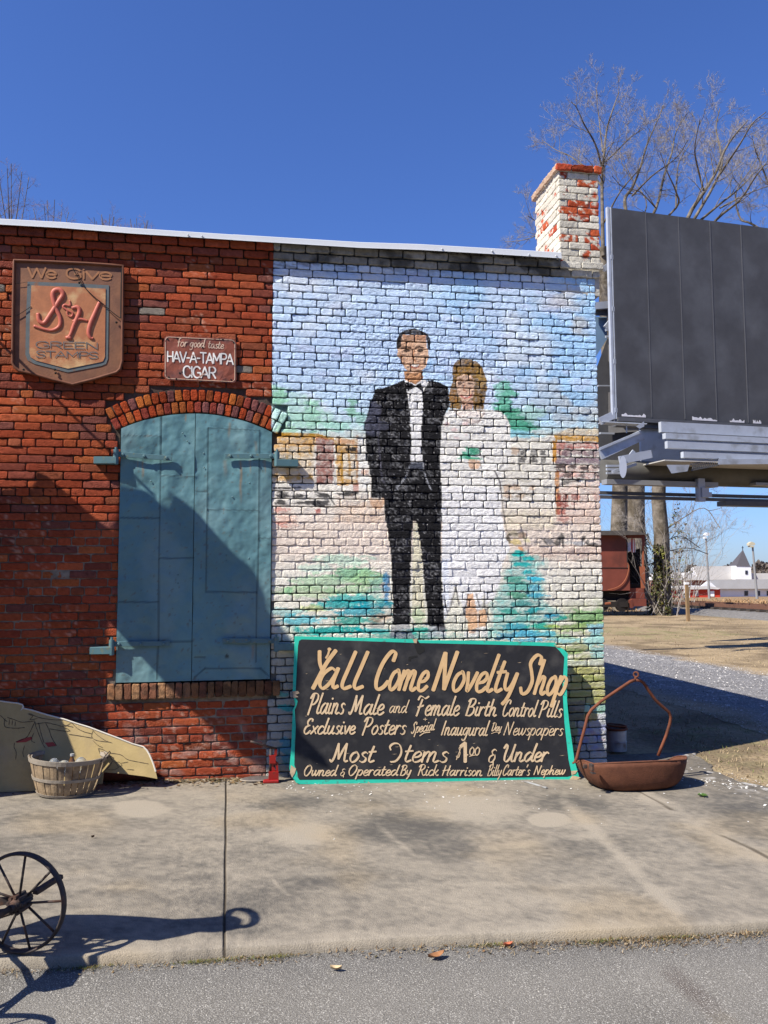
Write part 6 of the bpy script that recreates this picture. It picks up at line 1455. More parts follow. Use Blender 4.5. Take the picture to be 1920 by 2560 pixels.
leaf(1270, 2344, .045, .1, 'reddish leaf scrap at the pavement edge', mat('red_leaf', (.40, .12, .06), .8, var=.3))
leaf(840, 2402, .05, -.3, 'pale straw-coloured leaf on the asphalt near the pavement joint', mat('straw_leaf', (.5, .38, .22), .8))
leaf(232, 2096, .02, .6, 'tiny dark leaf on the concrete above the spoked wheel', mat('dark_leaf', (.08, .05, .03), .8), road=False)
wd = thing('weed', 'small green weed growing in a crack of the concrete near the rusty pan', 'weed', (0, 0, 0)); g = G(1757, 1992); b = MB()
for k in range(16):
    a = k*2.4; l_ = .03+.02*rr.random(); b.add([(g[0], g[1], g[2]), (g[0]+l_*math.cos(a-.25)*.7, g[1]+l_*math.sin(a-.25)*.7, g[2]+.02), (g[0]+l_*math.cos(a), g[1]+l_*math.sin(a), g[2]+.018), (g[0]+l_*math.cos(a+.25)*.7, g[1]+l_*math.sin(a+.25)*.7, g[2]+.02)], [(0, 1, 2, 3)])
b.build('leaves', mat('weed_green', (.06, .13, .02), .7, var=.2), wd)

# ------------------------------------------------------------------ grass on the verge
def gcolr(r): return (np.array([.34, .26, .155]) if r.random() < .8 else np.array([.16, .18, .06]))*(.5+.7*r.random())
def vergepos(r):
    while True:
        y = -3.2+8.0*r.random()**1.3; x = XR(np.array([y]))[0]+.03+2.6*r.random()**1.4
        if x < 6.2: return x, y, -.012
scatter('dry_grass', 5200, vergepos, .06, M_litter, 21, blade=True, colf=gcolr)
def lawnpos(r):
    y = 4+22*r.random(); x = 9.0+10*r.random()*(1+y/30); return x, y, -.012
scatter('dry_grass', 5000, lawnpos, .10, M_litter, 22, blade=True, colf=gcolr)
def fieldpos(r):
    x = 16+52*r.random(); y = 27+30*r.random(); return x, y, ground_z(np.array([x]), np.array([y]))[0]
scatter('field_grass', 9000, fieldpos, .55, M_litter, 23, blade=True, colf=lambda r: np.array([.36, .22, .11])*(.5+.7*r.random()))

# ------------------------------------------------------------------ billboard
BY = 10.0
bb = thing('billboard', 'big dark grey steel-framed billboard standing behind the chimney end of the store', 'billboard', (8.1, BY, 0))
TL = np.array(atY(1528, 521, BY)); BLc = np.array(atY(1541, 1042, BY)); TL[0] = BLc[0] = (TL[0]+BLc[0])/2
r1 = ray(1920, 572); tt = (TL[2]-CAMP[2])/r1[2]; TR = CAMP+r1*tt
U = np.array([TR[0]-TL[0], TR[1]-TL[1], 0]); U /= np.linalg.norm(U); NB = np.array([U[1], -U[0], 0.0])   # normal toward the camera
ZTp, ZBp = TL[2], BLc[2]; BW = 9.2
def bpp(u, z, off=0.0): return np.array([TL[0], TL[1], 0])+U*u+NB*off+np.array([0, 0, z])
def upx(px, z):    # u where the vertical line through photo column px meets the panel plane at height z
    lo, hi = -2, 12
    for _ in range(40):
        m_ = (lo+hi)/2; q = bpp(m_, z); x = PX(q[0], q[1], q[2])[0]
        if x < px: lo = m_
        else: hi = m_
    return lo
M_bbp = mat('billboard_panel', (.062, .062, .066), .65, var=.2, scale=1.6, col2=(.085, .087, .094), c2scale=1.1, c2lo=.45, c2hi=.65, spec=.35)
M_bbs = mat('billboard_seam', (.10, .10, .105), .6, var=.15, scale=8)
M_steel = mat('pale_steel', (.40, .43, .48), .5, .15, var=.12, scale=4, col2=(.28, .29, .30), c2scale=3, c2lo=.55, c2hi=.7)
M_steeld = mat('dark_steel', (.10, .10, .105), .55, .1, var=.2, scale=4)
M_olive = mat('olive_steel', (.11, .105, .09), .6, .1, var=.2, scale=3)
def ub(M_, u0, u1, z0, z1, o0, o1):
    P = [bpp(u, z, o) for u in (u0, u1) for o in (o0, o1) for z in (z0, z1)]
    M_.add(P, [(0, 1, 3, 2), (4, 6, 7, 5), (0, 4, 5, 1), (2, 3, 7, 6), (0, 2, 6, 4), (1, 5, 7, 3)])
b = MB(); seams = [upx(x, 7.4) for x in (1620.5, 1703, 1782, 1860)]; stp = seams[3]-seams[2]; seams = seams+[seams[-1]+stp*k for k in range(1, 8)]
prev = 0.0
for s_ in seams+[BW]:
    ub(b, prev+.004, s_-.004, ZBp, ZTp, .0, .03+.004*rr.random()); prev = s_
ub(b, 0, BW, ZBp, ZTp, -.03, -.002); b.build('panel', M_bbp, bb)
b = MB()
for s_ in seams: ub(b, s_-.013, s_+.013, ZBp+.02, ZTp-.02, .026, .0372)
b.each('seam_strip', M_bbs, bb)
b = MB(); ub(b, -.105, -.05, ZBp-.05, ZTp+.02, -.06, .02); ub(b, -.03, -.008, ZBp-.05, ZTp+.01, -.03, .03)
for f in (.02, .25, .5, .75): ub(b, -.05, .02, ZBp+(ZTp-ZBp)*f, ZBp+(ZTp-ZBp)*f+.10, -.04, .03)
b.build('side_frame', M_steel, bb)
b = MB(); ub(b, .0, BW, ZBp-.10, ZBp-.01, -.12, .06); ub(b, 0, BW, ZBp-.20, ZBp-.11, -.18, -.05)
b.build('bottom_rail', M_steeld, bb)
b = MB()   # torn remains of pasted paper
for px0, px1 in ((1552, 1612), (1728, 1790), (1822, 1858), (1880, 1900)):
    u0, u1 = upx(px0, ZBp), upx(px1, ZBp); n = 12; top = [(u0+(u1-u0)*i/n, ZBp+.03+.07*rr.random()) for i in range(n+1)]
    b.prism([(u0, ZBp+.01)]+[(u1, ZBp+.01)]+top[::-1], lambda x, z, t: bpp(x, z, .040+t), .003)
b.each('torn_paper', mat('torn_paper', (.62, .60, .62), .9, var=.2, scale=12), bb)
def zat(py, px, off=0.0):
    """height on the board's plane (offset) at a photo row"""
    d = ray(px, py); o = np.array([TL[0], TL[1], 0])+NB*off; t = ((o-CAMP) @ NB)/(d @ NB); return (CAMP+d*t)[2]
def rail(py0, py1, off, u0, u1, M_, dp=.08, px=1600): 
    z1, z0 = zat(py0, px, off), zat(py1, px, off); ub(M_, u0, u1, z0, z1, off-dp, off)
u_l = upx(1600, 5)
b = MB(); rail(1052, 1078, .55, .75, BW, b, .10, 1620); rail(1080, 1094, .70, .75, BW, b, .12, 1620); rail(1100, 1118, .80, .72, BW, b, .10, 1620); rail(1126, 1141, .95, 1.0, BW, b, .10, 1640); b.each('walkway_beam', M_steel, bb)
b = MB(); ub(b, .72, BW, zat(1165, 1640, -.2), ZBp-.12, -.26, -.21); b.build('walkway_backing', M_steel, bb)
b = MB()
z_ = zat(1150, 1640, .9)
ub(b, .5, BW, z_-.02, z_, .1, 1.0); b.build('walkway_floor', mat('walkway', (.5, .47, .42), .7, .1, var=.15), bb)
b = MB(); M1 = zat(1180, 1640, .2); rr_ = .26; q0 = bpp(-.4, M1, .0); q1 = bpp(BW, M1, .0); b.tube([q0, q1], rr_, 24); b.build('main_tube', M_olive, bb, smooth='auto')
b = MB(); rail(1231, 1239, .1, -2.0, BW, b, .08, 1640); rail(1241, 1249, .16, -2.0, BW, b, .08, 1640); ub(b, 2.6, 4.2, zat(1262, 1740, .2), zat(1250, 1740, .2), -.1, .2); b.each('lower_beam', M_steeld, bb)
b = MB(); rail(1200, 1212, .36, -.5, 2.3, b, .22, 1600); rail(1203, 1210, .36, 3.3, 4.6, b, .22, 1800); rail(1203, 1210, .36, 4.9, BW, b, .22, 1800); b.each('grating', mat('grating', (.30, .30, .30), .5, .3, var=.1), bb)
b = MB(); uh = upx(1727, 4.0); ub(b, uh-.12, uh+.05, zat(1252, 1727, .5), zat(1194, 1727, .5), .30, .42); ub(b, uh-.06, uh+.12, zat(1242, 1727, .5), zat(1218, 1727, .5), .26, .46); ub(b, uh+.0, uh+.22, zat(1240, 1727, .5), zat(1228, 1727, .5), .3, .42); b.build('hanger', M_steel, bb)
# lamp arms and lamp housings below the face
def P3(px, py, off): 
    d = ray(px, py); o = np.array([TL[0], TL[1], 0])+NB*off; t = ((o-CAMP) @ NB)/(d @ NB); return CAMP+d*t
def cb7(x, y): return (1440+.3617*x, 500+.3617*y)
def q7(x, y, off): return P3(*cb7(x, y), off)
b = MB()
for a, c, w_, h_, o in (((165, 1530), (250, 1490), .05, .16, .3), ((165, 1760), (455, 1625), .07, .22, .5), ((165, 1720), (450, 1600), .05, .05, .55), ((300, 1800), (520, 1755), .05, .17, 1.0), ((250, 1880), (415, 1825), .05, .06, .9), ((395, 1760), (455, 1745), .05, .05, .8), ((340, 1815), (400, 1735), .04, .08, .8)):
    b.bar(q7(*a, o), q7(*c, o), w_, h_)
for y in (1838, 1862, 1888): b.bar(q7(210, y, .6), q7(330, y, .6), .05, .045)
b.each('lamp_arm', M_steel, bb)
b = MB(); b.bar(q7(165, 1540, .2), q7(470, 1555, .35), .30, .02); b.bar(q7(350, 1550, .3), q7(350, 1610, .3), .02, .02); b.build('bracket_plate', M_steel, bb)
b = MB(); b.prism([(415, 1565), (470, 1530), (472, 1565), (440, 1580)], lambda x, y, t: q7(x, y, .60+t), .12); b.build('bolt_plate', M_steel, bb)
b = MB(); c = q7(325, 1845, 1.05); ov = [(26*math.cos(a), 76*math.sin(a)) for a in np.linspace(0, 2*math.pi, 24, endpoint=False)]; b.prism([(325+x, 1845+y) for x, y in ov], lambda x, y, t: q7(x, y, 1.05+t), .08); b.build('lamp', mat('lamp_white', (.62, .66, .72), .4, .1, var=.05), bb, smooth='auto')
b = MB(); b.prism([(625, 1830), (785, 1830), (770, 1875), (660, 1890)], lambda x, y, t: q7(x, y, .95+t), .25); b.prism([(985, 1790), (1330, 1790), (1330, 1825), (980, 1828)], lambda x, y, t: q7(x, y, .95+t), .1); b.build('lamp_housing', M_steel, bb)
b = MB()
for k in range(13):
    x0 = 800+k*14
    b.bar(q7(x0, 1865-(k*2.2), .98), q7(x0+18, 1825-(k*2.2), .98), .012, .012); b.bar(q7(x0, 1825-(k*2.2), .985), q7(x0+18, 1865-(k*2.2), .985), .012, .012)
b.bar(q7(795, 1870, .98), q7(985, 1832, .98), .02, .02); b.bar(q7(790, 1826, .98), q7(985, 1788, .98), .02, .02); b.build('mesh_guard', M_steeld, bb)
# back frame, second face and column seen between the store and the panel
b = MB(); b.prism([(135, 1180), (215, 960), (262, 960), (262, 1500), (560, 1510), (560, 1800), (135, 1800)], lambda x, y, t: q7(x, y, -1.2-t), .1)
b.build('rear_face', M_steeld, bb)
b = MB(); b.prism([(220, 1000), (262, 1000), (262, 1180), (222, 1110)], lambda x, y, t: q7(x, y, -1.16+t), .02); b.prism([(222, 1330), (262, 1325), (262, 1480), (224, 1490)], lambda x, y, t: q7(x, y, -1.16+t), .02); b.prism([(222, 1560), (430, 1545), (430, 1600), (224, 1612)], lambda x, y, t: q7(x, y, -1.16+t), .02); b.each('rear_plate', mat('rear_plate', (.28, .27, .26), .6, var=.15), bb)
b = MB()
for a, c, w_, h_, o in (((120, 735), (250, 725), .10, .16, -.35), ((190, 480), (240, 440), .07, .12, -.3), ((205, 885), (252, 825), .06, .12, -.35), ((205, 900), (252, 885), .05, .05, -.35), ((205, 945), (252, 940), .05, .05, -.4), ((150, 1285), (262, 1285), .06, .03, -.9), ((165, 1612), (262, 1615), .06, .04, -.9)):
    b.bar(q7(*a, o), q7(*c, o), w_, h_)
b.each('strut', M_steel, bb)
b = MB(); b.prism([(120, 755), (250, 750), (250, 800), (120, 800)], lambda x, y, t: q7(x, y, -.5+t), .1); b.build('dark_beam', M_steeld, bb)
b = MB(); b.prism([(120, 805), (215, 810), (215, 960), (120, 1110)], lambda x, y, t: q7(x, y, -.6+t), .05); b.build('gusset_plate', mat('skylit_steel', (.20, .31, .44), .5, .1, var=.1), bb)  # skylight is put into the plate's blue colour
b = MB(); b.tube([bpp(7.6, -.05, -1.0), bpp(7.6, ZTp-.3, -1.0)], .40, 24); b.build('column', M_olive, bb, smooth='auto')

# ------------------------------------------------------------------ background
def GT(px, py):
    d = ray(px, py); t = 2.0
    for _ in range(6000):
        p = CAMP+d*t; g = float(ground_z(np.array([p[0]]), np.array([p[1]]))[0])
        if p[2] <= g: return np.array([p[0], p[1], g])
        t += .12
    return p
def cb8(x, y): return (1460+.27728*x, 1160+.27728*y)
M_redw = mat('red_siding', (.48, .045, .022), .7, var=.12, scale=1.5)
M_whw = mat('white_siding', (.74, .75, .77), .7, var=.06, scale=1)
M_roofg = mat('grey_roof', (.36, .36, .36), .8, var=.12, scale=.6)
M_roofl = mat('light_roof', (.50, .49, .47), .8, var=.12, scale=.5)
M_brickf = mat('far_brick', (.26, .10, .065), .9, var=.2, scale=2)
M_win = mat('dark_window', (.025, .03, .045), .2, var=.05, spec=.5)
M_trim = mat('white_trim', (.78, .78, .78), .6, var=.04)
BV = np.array([AF[0], AF[1], 0]); BV /= np.linalg.norm(BV); BR = np.array([BV[1], -BV[0], 0.0])
class Far:
    """a vertical frame facing the camera at a photo point on the terrain"""
    def __init__(s, px, py, dist=None, base=None):
        g = GT(px, py) if dist is None else None
        if dist is not None:
            d = ray(px, py); t = dist/(d @ BV); p = CAMP+d*t; g = np.array([p[0], p[1], float(ground_z(np.array([p[0]]), np.array([p[1]]))[0])])
        s.o = g; s.dist = (g-CAMP) @ BV
    def P(s, px, py, off=0.0):
        d = ray(px, py); t = (s.dist+off)/(d @ BV); return CAMP+d*t
    def quad(s, M_, x0, y0, x1, y1, off=0.0, th=.1): s.poly(M_, [(x0, y0), (x1, y0), (x1, y1), (x0, y1)], off, th)
    def poly(s, M_, P, off=0.0, th=.1): M_.prism(P, lambda x, y, t: s.P(x, y, off)+BV*t, th)
q8 = lambda f: (lambda *a: f(*a))
# caboose
g0 = GT(1560, 1540); cf = Far(1560, 1540); kb = thing('caboose', 'rust-red caboose with an open end platform, beyond the gravel drive', 'caboose', tuple(cf.o))
M_cab = mat('caboose_red', (.150, .038, .024), .6, var=.22, scale=1.6, col2=(.105, .03, .02), c2scale=1.2, spec=.35)
M_cabd = mat('caboose_dark', (.016, .013, .012), .8, var=.3, scale=4)
M_cabo = mat('caboose_orange', (.24, .075, .035), .7, var=.25, scale=3)
def c8(M_, P, off=0.0, th=.1): cf.poly(M_, [cb8(*p) for p in P], off, th)
b = MB(); c8(b, [(-500, 640), (388, 640), (392, 935), (412, 940), (415, 1140), (-500, 1150)], 0, 2.2); b.build('body', M_cab, kb)
b = MB(); c8(b, [(-500, 930), (410, 934), (410, 940), (-500, 936)], -.02, .02); c8(b, [(384, 640), (392, 640), (396, 900), (388, 900)], -.03, .04); b.build('seams', M_cabd, kb)
b = MB(); c8(b, [(-520, 605), (390, 600), (560, 625), (555, 637), (380, 640), (-520, 640)], -.35, 3.0); b.build('roof', mat('caboose_roof', (.07, .062, .055), .8, var=.3), kb)
b = MB(); c8(b, [(388, 640), (550, 640), (548, 668), (390, 668)], -.1, .12); c8(b, [(525, 668), (550, 668), (548, 740), (530, 740)], -.1, .1); b.build('end_beam', M_cab, kb)
b = MB(); c8(b, [(392, 800), (505, 760), (512, 1130), (415, 1130)], 1.9, .1); c8(b, [(415, 1080), (520, 1080), (520, 1130), (415, 1130)], .3, 1.2); b.build('doorway', M_cabd, kb)
b = MB(); c8(b, [(528, 700), (541, 700), (541, 925), (528, 925)], 0, .1); c8(b, [(505, 925), (550, 925), (552, 1120), (520, 1120), (512, 1000)], 0, .1); c8(b, [(438, 660), (444, 660), (446, 800), (440, 800)], .4, .06); b.build('corner_post', M_cabo, kb)
b = MB(); c8(b, [(415, 1120), (548, 1118), (548, 1210), (415, 1212)], .2, 1.2); c8(b, [(440, 1215), (562, 1215), (562, 1282), (440, 1282)], -.1, .9); c8(b, [(420, 1230), (440, 1215), (450, 1290), (430, 1300)], -.1, .5); b.build('steps', M_cab, kb)
b = MB(); c8(b, [(-500, 1150), (410, 1145), (410, 1230), (-500, 1240)], .4, 1.2)
for xx in (340, 160, -120): 
    c = cf.P(*cb8(xx, 1270), .2); R_ = (cf.P(*cb8(xx, 1210), .2)-cf.P(*cb8(xx, 1330), .2))[2]/2; b.lathe([(0, -.08), (R_, -.08), (R_, .08), (0, .08)], c, 24, rot=Matrix.Rotation(math.pi/2, 3, 'X')); 
c8(b, [(120, 1240), (400, 1240), (400, 1290), (120, 1290)], .1, .15); b.build('truck', M_cabd, kb)
b = MB(); b.tube([cf.P(*cb8(x, y), -.06) for x, y in cr([(392, 890), (405, 930), (385, 1020), (340, 1085), (280, 1120), (215, 1135)])], .022, 6); b.tube([cf.P(*cb8(190, 1260), -.06), cf.P(*cb8(240, 1255), -.06)], .05, 6); b.build('grab_rail', M_cabo, kb)
fg = thing('flag', 'small striped flag with a blue canton hanging in the caboose doorway', 'flag', (0, 0, 0)); b = MB(); c8(b, [(392, 712), (425, 706), (420, 785), (394, 790)], .10, .02); b.build('canton', mat('flag_blue', (.45, .50, .66), .8, var=.2), fg)
b = MB(); c8(b, [(440, 670), (462, 672), (464, 795), (442, 798)], .10, .02); c8(b, [(396, 668), (425, 672), (424, 706), (396, 710)], .11, .02); b.build('white_stripe', M_trim, fg)
b = MB(); c8(b, [(425, 672), (440, 670), (442, 800), (424, 795)], .115, .02); c8(b, [(450, 676), (456, 676), (458, 796), (452, 796)], .09, .005); b.build('red_stripe', mat('flag_red', (.42, .06, .07), .8, var=.2), fg)
# railway
tr = thing('railway_track', 'rusty railway track on ballast crossing the field behind the caboose', 'railway track', (0, 0, 0))
a0 = GT(1660, 1524); a1 = GT(1930, 1543); dr = a1-a0; dr[2] = 0; dr /= np.linalg.norm(dr); nr = np.array([-dr[1], dr[0], 0]);
if nr[1] < 0: nr = -nr
for k in (0, 1):
    b = MB(); o_ = a0+nr*1.43*k
    for s_ in range(-30, 40): 
        p = o_+dr*s_*1.0; q = o_+dr*(s_+1.0); zz = lambda v: float(ground_z(np.array([v[0]]), np.array([v[1]]))[0])+.36
        b.bar((p[0], p[1], zz(p)), (q[0], q[1], zz(q)), .07, .15)
    b.build('rail', mat('rail_rust', (.12, .06, .04), .7, var=.2), tr)
b = MB()
for s_ in np.arange(-28, 38, .62): p = a0+nr*.72+dr*s_; z_ = float(ground_z(np.array([p[0]]), np.array([p[1]]))[0]); b.bar(p+nr*-1.25+np.array([0, 0, z_-p[2]+.20]), p+nr*1.25+np.array([0, 0, z_-p[2]+.20]), .23, .16)
o = b.build('ties', mat('tie_wood', (.055, .045, .038), .9, var=.3), tr)
b = MB()
for s_ in range(-30, 40):
    p = a0+dr*s_; q = a0+dr*(s_+1); V = []
    for pp in (p, q):
        z_ = float(ground_z(np.array([pp[0]]), np.array([pp[1]]))[0])
        for n_, h_ in ((-1.9, .0), (-1.0, .20), (2.3, .20), (3.2, .0)): V.append((pp+nr*n_)[:2].tolist()+[z_+h_])
    b.add(V, [(i, i+1, i+5, i+4) for i in range(3)])
b.build('ballast', mat('ballast', (.15, .142, .132), .95, var=.45, scale=9, bump=.03, bscale=9), tr)
# far buildings
def wins(f, M_, lst, off=-.06):
    for (x0, y0, x1, y1) in lst: f.poly(M_, [cb8(x0, y0), cb8(x1, y0), cb8(x1, y1), cb8(x0, y1)], off, .06)
def bldg(name, label, cat, f, parts):
    t = thing(name, label, cat, tuple(f.o))
    for nm, m_, polys, off, th in parts:
        b = MB()
        for P in polys: f.poly(b, [cb8(*p) for p in P], off, th)
        b.build(nm, m_, t)
    return t
R = lambda x0, y0, x1, y1: [(x0, y0), (x1, y0), (x1, y1), (x0, y1)]
f = Far(1790, 1480, dist=150)
bldg('church', 'white church with a grey roof and pointed dark steeple in the distance', 'church', f, [
  ('nave_wall', M_whw, [[(950, 975), (985, 930), (1035, 1010), (1035, 1250), (900, 1250)], R(1000, 1030, 1660, 1300)], 0, .5),
  ('nave_roof', M_roofl, [[(985, 922), (1370, 920), (1395, 1040), (1060, 1045), (1025, 1000)], [(1500, 985), (1700, 985), (1700, 1040), (1500, 1040)]], -.3, .3),
  ('tower', M_whw, [[(1368, 918), (1505, 925), (1512, 1040), (1368, 1040)]], -2, 5),
  ('finial', M_win, [R(1429, 740, 1434, 780), R(1422, 752, 1441, 757)], 0, .1),
  ('window', M_win, [R(1455, 960, 1476, 993)], -2.1, .1)])
ch = bpy.data.objects['church']; b = MB(); a_, c_ = f.P(*cb8(1376, 920), -2.1), f.P(*cb8(1500, 923), -2.1); ap = f.P(*cb8(1433, 772), -.6)
b.add([a_, c_, c_+BV*3.4, a_+BV*3.4, ap], [(0, 1, 4), (1, 2, 4), (2, 3, 4), (3, 0, 4), (3, 2, 1, 0)]); b.build('steeple', mat('steeple_slate', (.075, .07, .078), .8, var=.2), ch)
f = Far(1750, 1490, dist=128)
bldg('brick_house', 'low red-brick building with a pale hipped roof beyond the red shed', 'house', f, [
  ('wall', M_brickf, [R(600, 1045, 985, 1330), R(985, 1050, 1100, 1330)], 0, 6),
  ('roof', M_roofl, [[(600, 1048), (740, 985), (860, 975), (960, 980), (1010, 1010), (1090, 1045)]], -.6, 7),
  ('trim', M_trim, [R(832, 1050, 838, 1120), R(965, 1050, 970, 1110), R(740, 1044, 1090, 1050)], -.1, .1),
  ('window', M_win, [R(785, 1068, 806, 1092), R(860, 1062, 885, 1090)], -.08, .06)])
f = Far(1830, 1497, dist=112)
bldg('white_house', 'long low white building with a grey gabled roof before the church', 'house', f, [
  ('wall', M_whw, [R(1225, 1120, 2000, 1330)], 0, 8),
  ('roof', M_roofg, [[(1050, 1110), (1130, 1045), (2000, 1035), (2000, 1125), (1240, 1125)]], -.7, .5),
  ('gable', M_whw, [[(1130, 1055), (1195, 1112), (1040, 1112)]], -1.0, .3),
  ('window', M_win, [R(1448, 1145, 1480, 1187)], -.08, .06), ('window', M_win, [R(1560, 1145, 1588, 1187)], -.08, .06), ('window', M_win, [R(1650, 1145, 1675, 1187)], -.08, .06)])
f = Far(1740, 1500, dist=104)
bldg('red_shed', 'bright red low building with white windows across the field', 'shed', f, [
  ('wall', M_redw, [R(765, 1130, 1228, 1330)], 0, 5),
  ('roof', M_roofl, [[(760, 1135), (800, 1110), (1130, 1100), (1228, 1118), (1228, 1126)]], -.4, 6),
  ('window_frame', M_trim, [R(1003, 1145, 1030, 1192), R(850, 1145, 868, 1186), R(948, 1135, 955, 1210), R(1138, 1145, 1175, 1195)], -.08, .06),
  ('window', M_win, [R(1009, 1150, 1024, 1188), R(854, 1150, 864, 1182)], -.15, .06)])
def lamp(name, label, base, top, dist, head, hs):
    f = Far(*cb8(*base), dist=dist); t = thing(name, label, 'lamp post', tuple(f.o), 'lamp posts across the field')
    b = MB(); p0 = f.o; p1 = f.P(*cb8(*top)); b.tube([p0, p1], [.14, .09], 8); b.build('pole', mat('pole_grey', (.22, .22, .22), .7, var=.1), t, smooth='auto')
    b = MB()
    for P in head: f.poly(b, [cb8(*p) for p in P], -.3, .6)
    b.build('lamp_head', mat('lamp_head', hs, .5, var=.05), t)
lamp('lamp_post', 'tall thin lamp post with a white head, nearest the tree trunks', (1130, 1200), (1098, 660), 90, [[(1088, 640), (1108, 618), (1136, 622), (1130, 645), (1095, 650)], R(1092, 655, 1106, 672)], (.62, .64, .66))
lamp('lamp_post', 'tall lamp post with a wide yellowish head beside the church steeple', (1560, 1200), (1520, 745), 86, [[(1490, 715), (1510, 700), (1540, 712), (1545, 730), (1490, 735)], R(1500, 735, 1535, 750)], (.46, .42, .30))
f = Far(*cb8(940, 1420)); t = thing('fence_post', 'yellow-brown wooden post with a white top standing in the grass before the tracks', 'post', tuple(f.o)); b = MB(); b.bar(f.o, f.P(*cb8(924, 1085)), .11, .10); b.build('post', mat('yellow_post', (.22, .145, .075), .85, var=.25, scale=3), t); b = MB(); b.bar(f.P(*cb8(924, 1086)), f.P(*cb8(923, 1066)), .15, .12); b.build('cap', M_trim, t)
f = Far(*cb8(905, 1200), dist=95); t = thing('utility_pole', 'slender pale pole in front of the low brick building', 'pole', tuple(f.o)); b = MB(); b.tube([f.o, f.P(*cb8(902, 985))], .10, 6); b.build('pole', M_trim, t); b = MB(); f.poly(b, [cb8(x, y) for x, y in R(880, 985, 905, 995)], 0, .2); b.build('arm', M_trim, t)
wdl = MB(); r = random.Random(3)
# ---- trees
M_bark = mat('bark', (.17, .145, .115), .95, var=.35, scale=5, bump=.03, bscale=9, col2=(.085, .07, .05), c2scale=2.2, c2lo=.45, c2hi=.62, spec=.1)
M_twig = mat('twigs', (.235, .21, .19), .9, var=.25, scale=3, spec=.1)
M_twigr = mat('far_twigs', (.23, .155, .13), .9, var=.25, scale=3, spec=.1)
def grow(mb, p, d, L, r0, lev, rnd, maxlev, spread=.6, up=.25, kids=(4, 7), crown=None):
    """one curved branch and its children"""
    n = 6 if lev < 2 else 4; pts = [Vector(p)]; d = Vector(d).normalized(); rs = [r0]
    for i in range(n):
        j = Vector((rnd.gauss(0, 1), rnd.gauss(0, 1), rnd.gauss(0, .7)))*.16; d = (d+j+Vector((0, 0, up*.22))).normalized()
        pts.append(pts[-1]+d*L/n); rs.append(r0*(1-.78*(i+1)/n))
    (mb if lev < 2 else crown).tube(pts, rs, 6 if lev < 2 else 3, cap=False)
    if lev >= maxlev: return
    k = rnd.randint(*kids)
    for c in range(k):
        t = .28+.72*(c+rnd.random())/k; i = min(int(t*n), n-1); q = pts[i].lerp(pts[i+1], t*n-i); dd = (pts[i+1]-pts[i]).normalized()
        a = Vector((rnd.gauss(0, 1), rnd.gauss(0, 1), rnd.gauss(0, 1))); a = (a-dd*a.dot(dd)).normalized()
        nd = (dd*(1-.35*spread)+a*spread*(.7+.6*rnd.random())).normalized()
        grow(mb, q, nd, L*(.42+.25*rnd.random())*(1.1-.35*t), max(.005, rs[i]*.45), lev+1, rnd, maxlev, spread, up, kids, crown)
def tree(name, label, dist, trunk, limbs, seed, tw=.35, lev=4, twigL=3.4, group='bare trees behind the store', mt=M_twig, depthj=2.2, kids=(4, 5)):
    """trunk and limbs: photo polylines, each given a depth of its own so that the crown is round"""
    rnd = random.Random(seed); f = Far(*trunk[0], dist=dist); t = thing(name, label, 'tree', tuple(f.o), group)
    T = MB(); Cn = MB()
    pts = [tuple(f.o-np.array([0, 0, .15]))]+[tuple(f.P(x, y)) for x, y in trunk[1:]]
    rs = [tw*(1.25 if i == 0 else 1-.5*i/len(pts)) for i in range(len(pts))]; T.tube(pts, rs, 14, cap=False)
    for P, r0, dz in limbs:
        Q = [Vector(f.P(x, y, dz*(i/(len(P)-1))+rnd.gauss(0, .25))) for i, (x, y) in enumerate(P)]
        n = len(Q); rr2 = [max(.02, r0*(1-.80*i/(n-1))) for i in range(n)]; C_ = [Vector(v) for v in cr([tuple(q) for q in Q], 4)] if n > 2 else Q
        R2 = [max(.018, r0*.62*(1-.80*i/(len(C_)-1))) for i in range(len(C_))]; T.tube(C_, R2, 7, cap=False)
        tot = sum((C_[i+1]-C_[i]).length for i in range(len(C_)-1)); acc = 0; nk = max(3, int(tot*1.0))
        for c in range(nk):
            tt_ = .22+.78*(c+rnd.random())/nk; i = min(int(tt_*(len(C_)-1)), len(C_)-2); q = C_[i]; dd = (C_[i+1]-C_[i]).normalized()
            a = Vector((rnd.gauss(0, 1), rnd.gauss(0, 1), rnd.gauss(0, 1))); a = (a-dd*a.dot(dd)).normalized()
            grow(T, q, dd*.75+a*.75+Vector((0, 0, .15)), twigL*(1.15-.55*tt_)*(.6+.6*rnd.random()), max(.014, R2[i]*.42), 1, rnd, lev, .7, .25, kids, Cn)
    T.build('trunk', M_bark, t, smooth=True, fix=False); Cn.build('crown', mt, t, fix=False); return t
D0 = 40
tree('tree', 'bare tree with a thin upright limb rising beside the chimney', D0+1, [(1545, 1540), (1545, 1400), (1548, 1300), (1550, 1210), (1540, 1060), (1520, 900), (1512, 760), (1508, 620)],
  [([(1508, 640), (1506, 540), (1505, 450), (1510, 390), (1516, 330), (1530, 280), (1548, 230)], .17, 0), ([(1506, 420), (1488, 360), (1460, 310), (1442, 270), (1428, 255)], .09, -3), ([(1506, 410), (1540, 380), (1575, 345), (1612, 320)], .08, 3), ([(1507, 380), (1500, 320), (1495, 270), (1490, 225)], .07, 2),
   ([(1508, 470), (1470, 425), (1425, 390), (1390, 375), (1355, 350)], .09, 4), ([(1508, 560), (1550, 480), (1600, 420), (1620, 380)], .08, -3), ([(1510, 620), (1460, 480), (1440, 440), (1420, 390)], .06, 3), ([(1512, 700), (1420, 640), (1360, 590), (1310, 600), (1262, 605)], .08, 4), ([(1512, 660), (1440, 600), (1360, 565), (1320, 540)], .06, -2)], 5, tw=.46, twigL=2.2, kids=(5, 6))
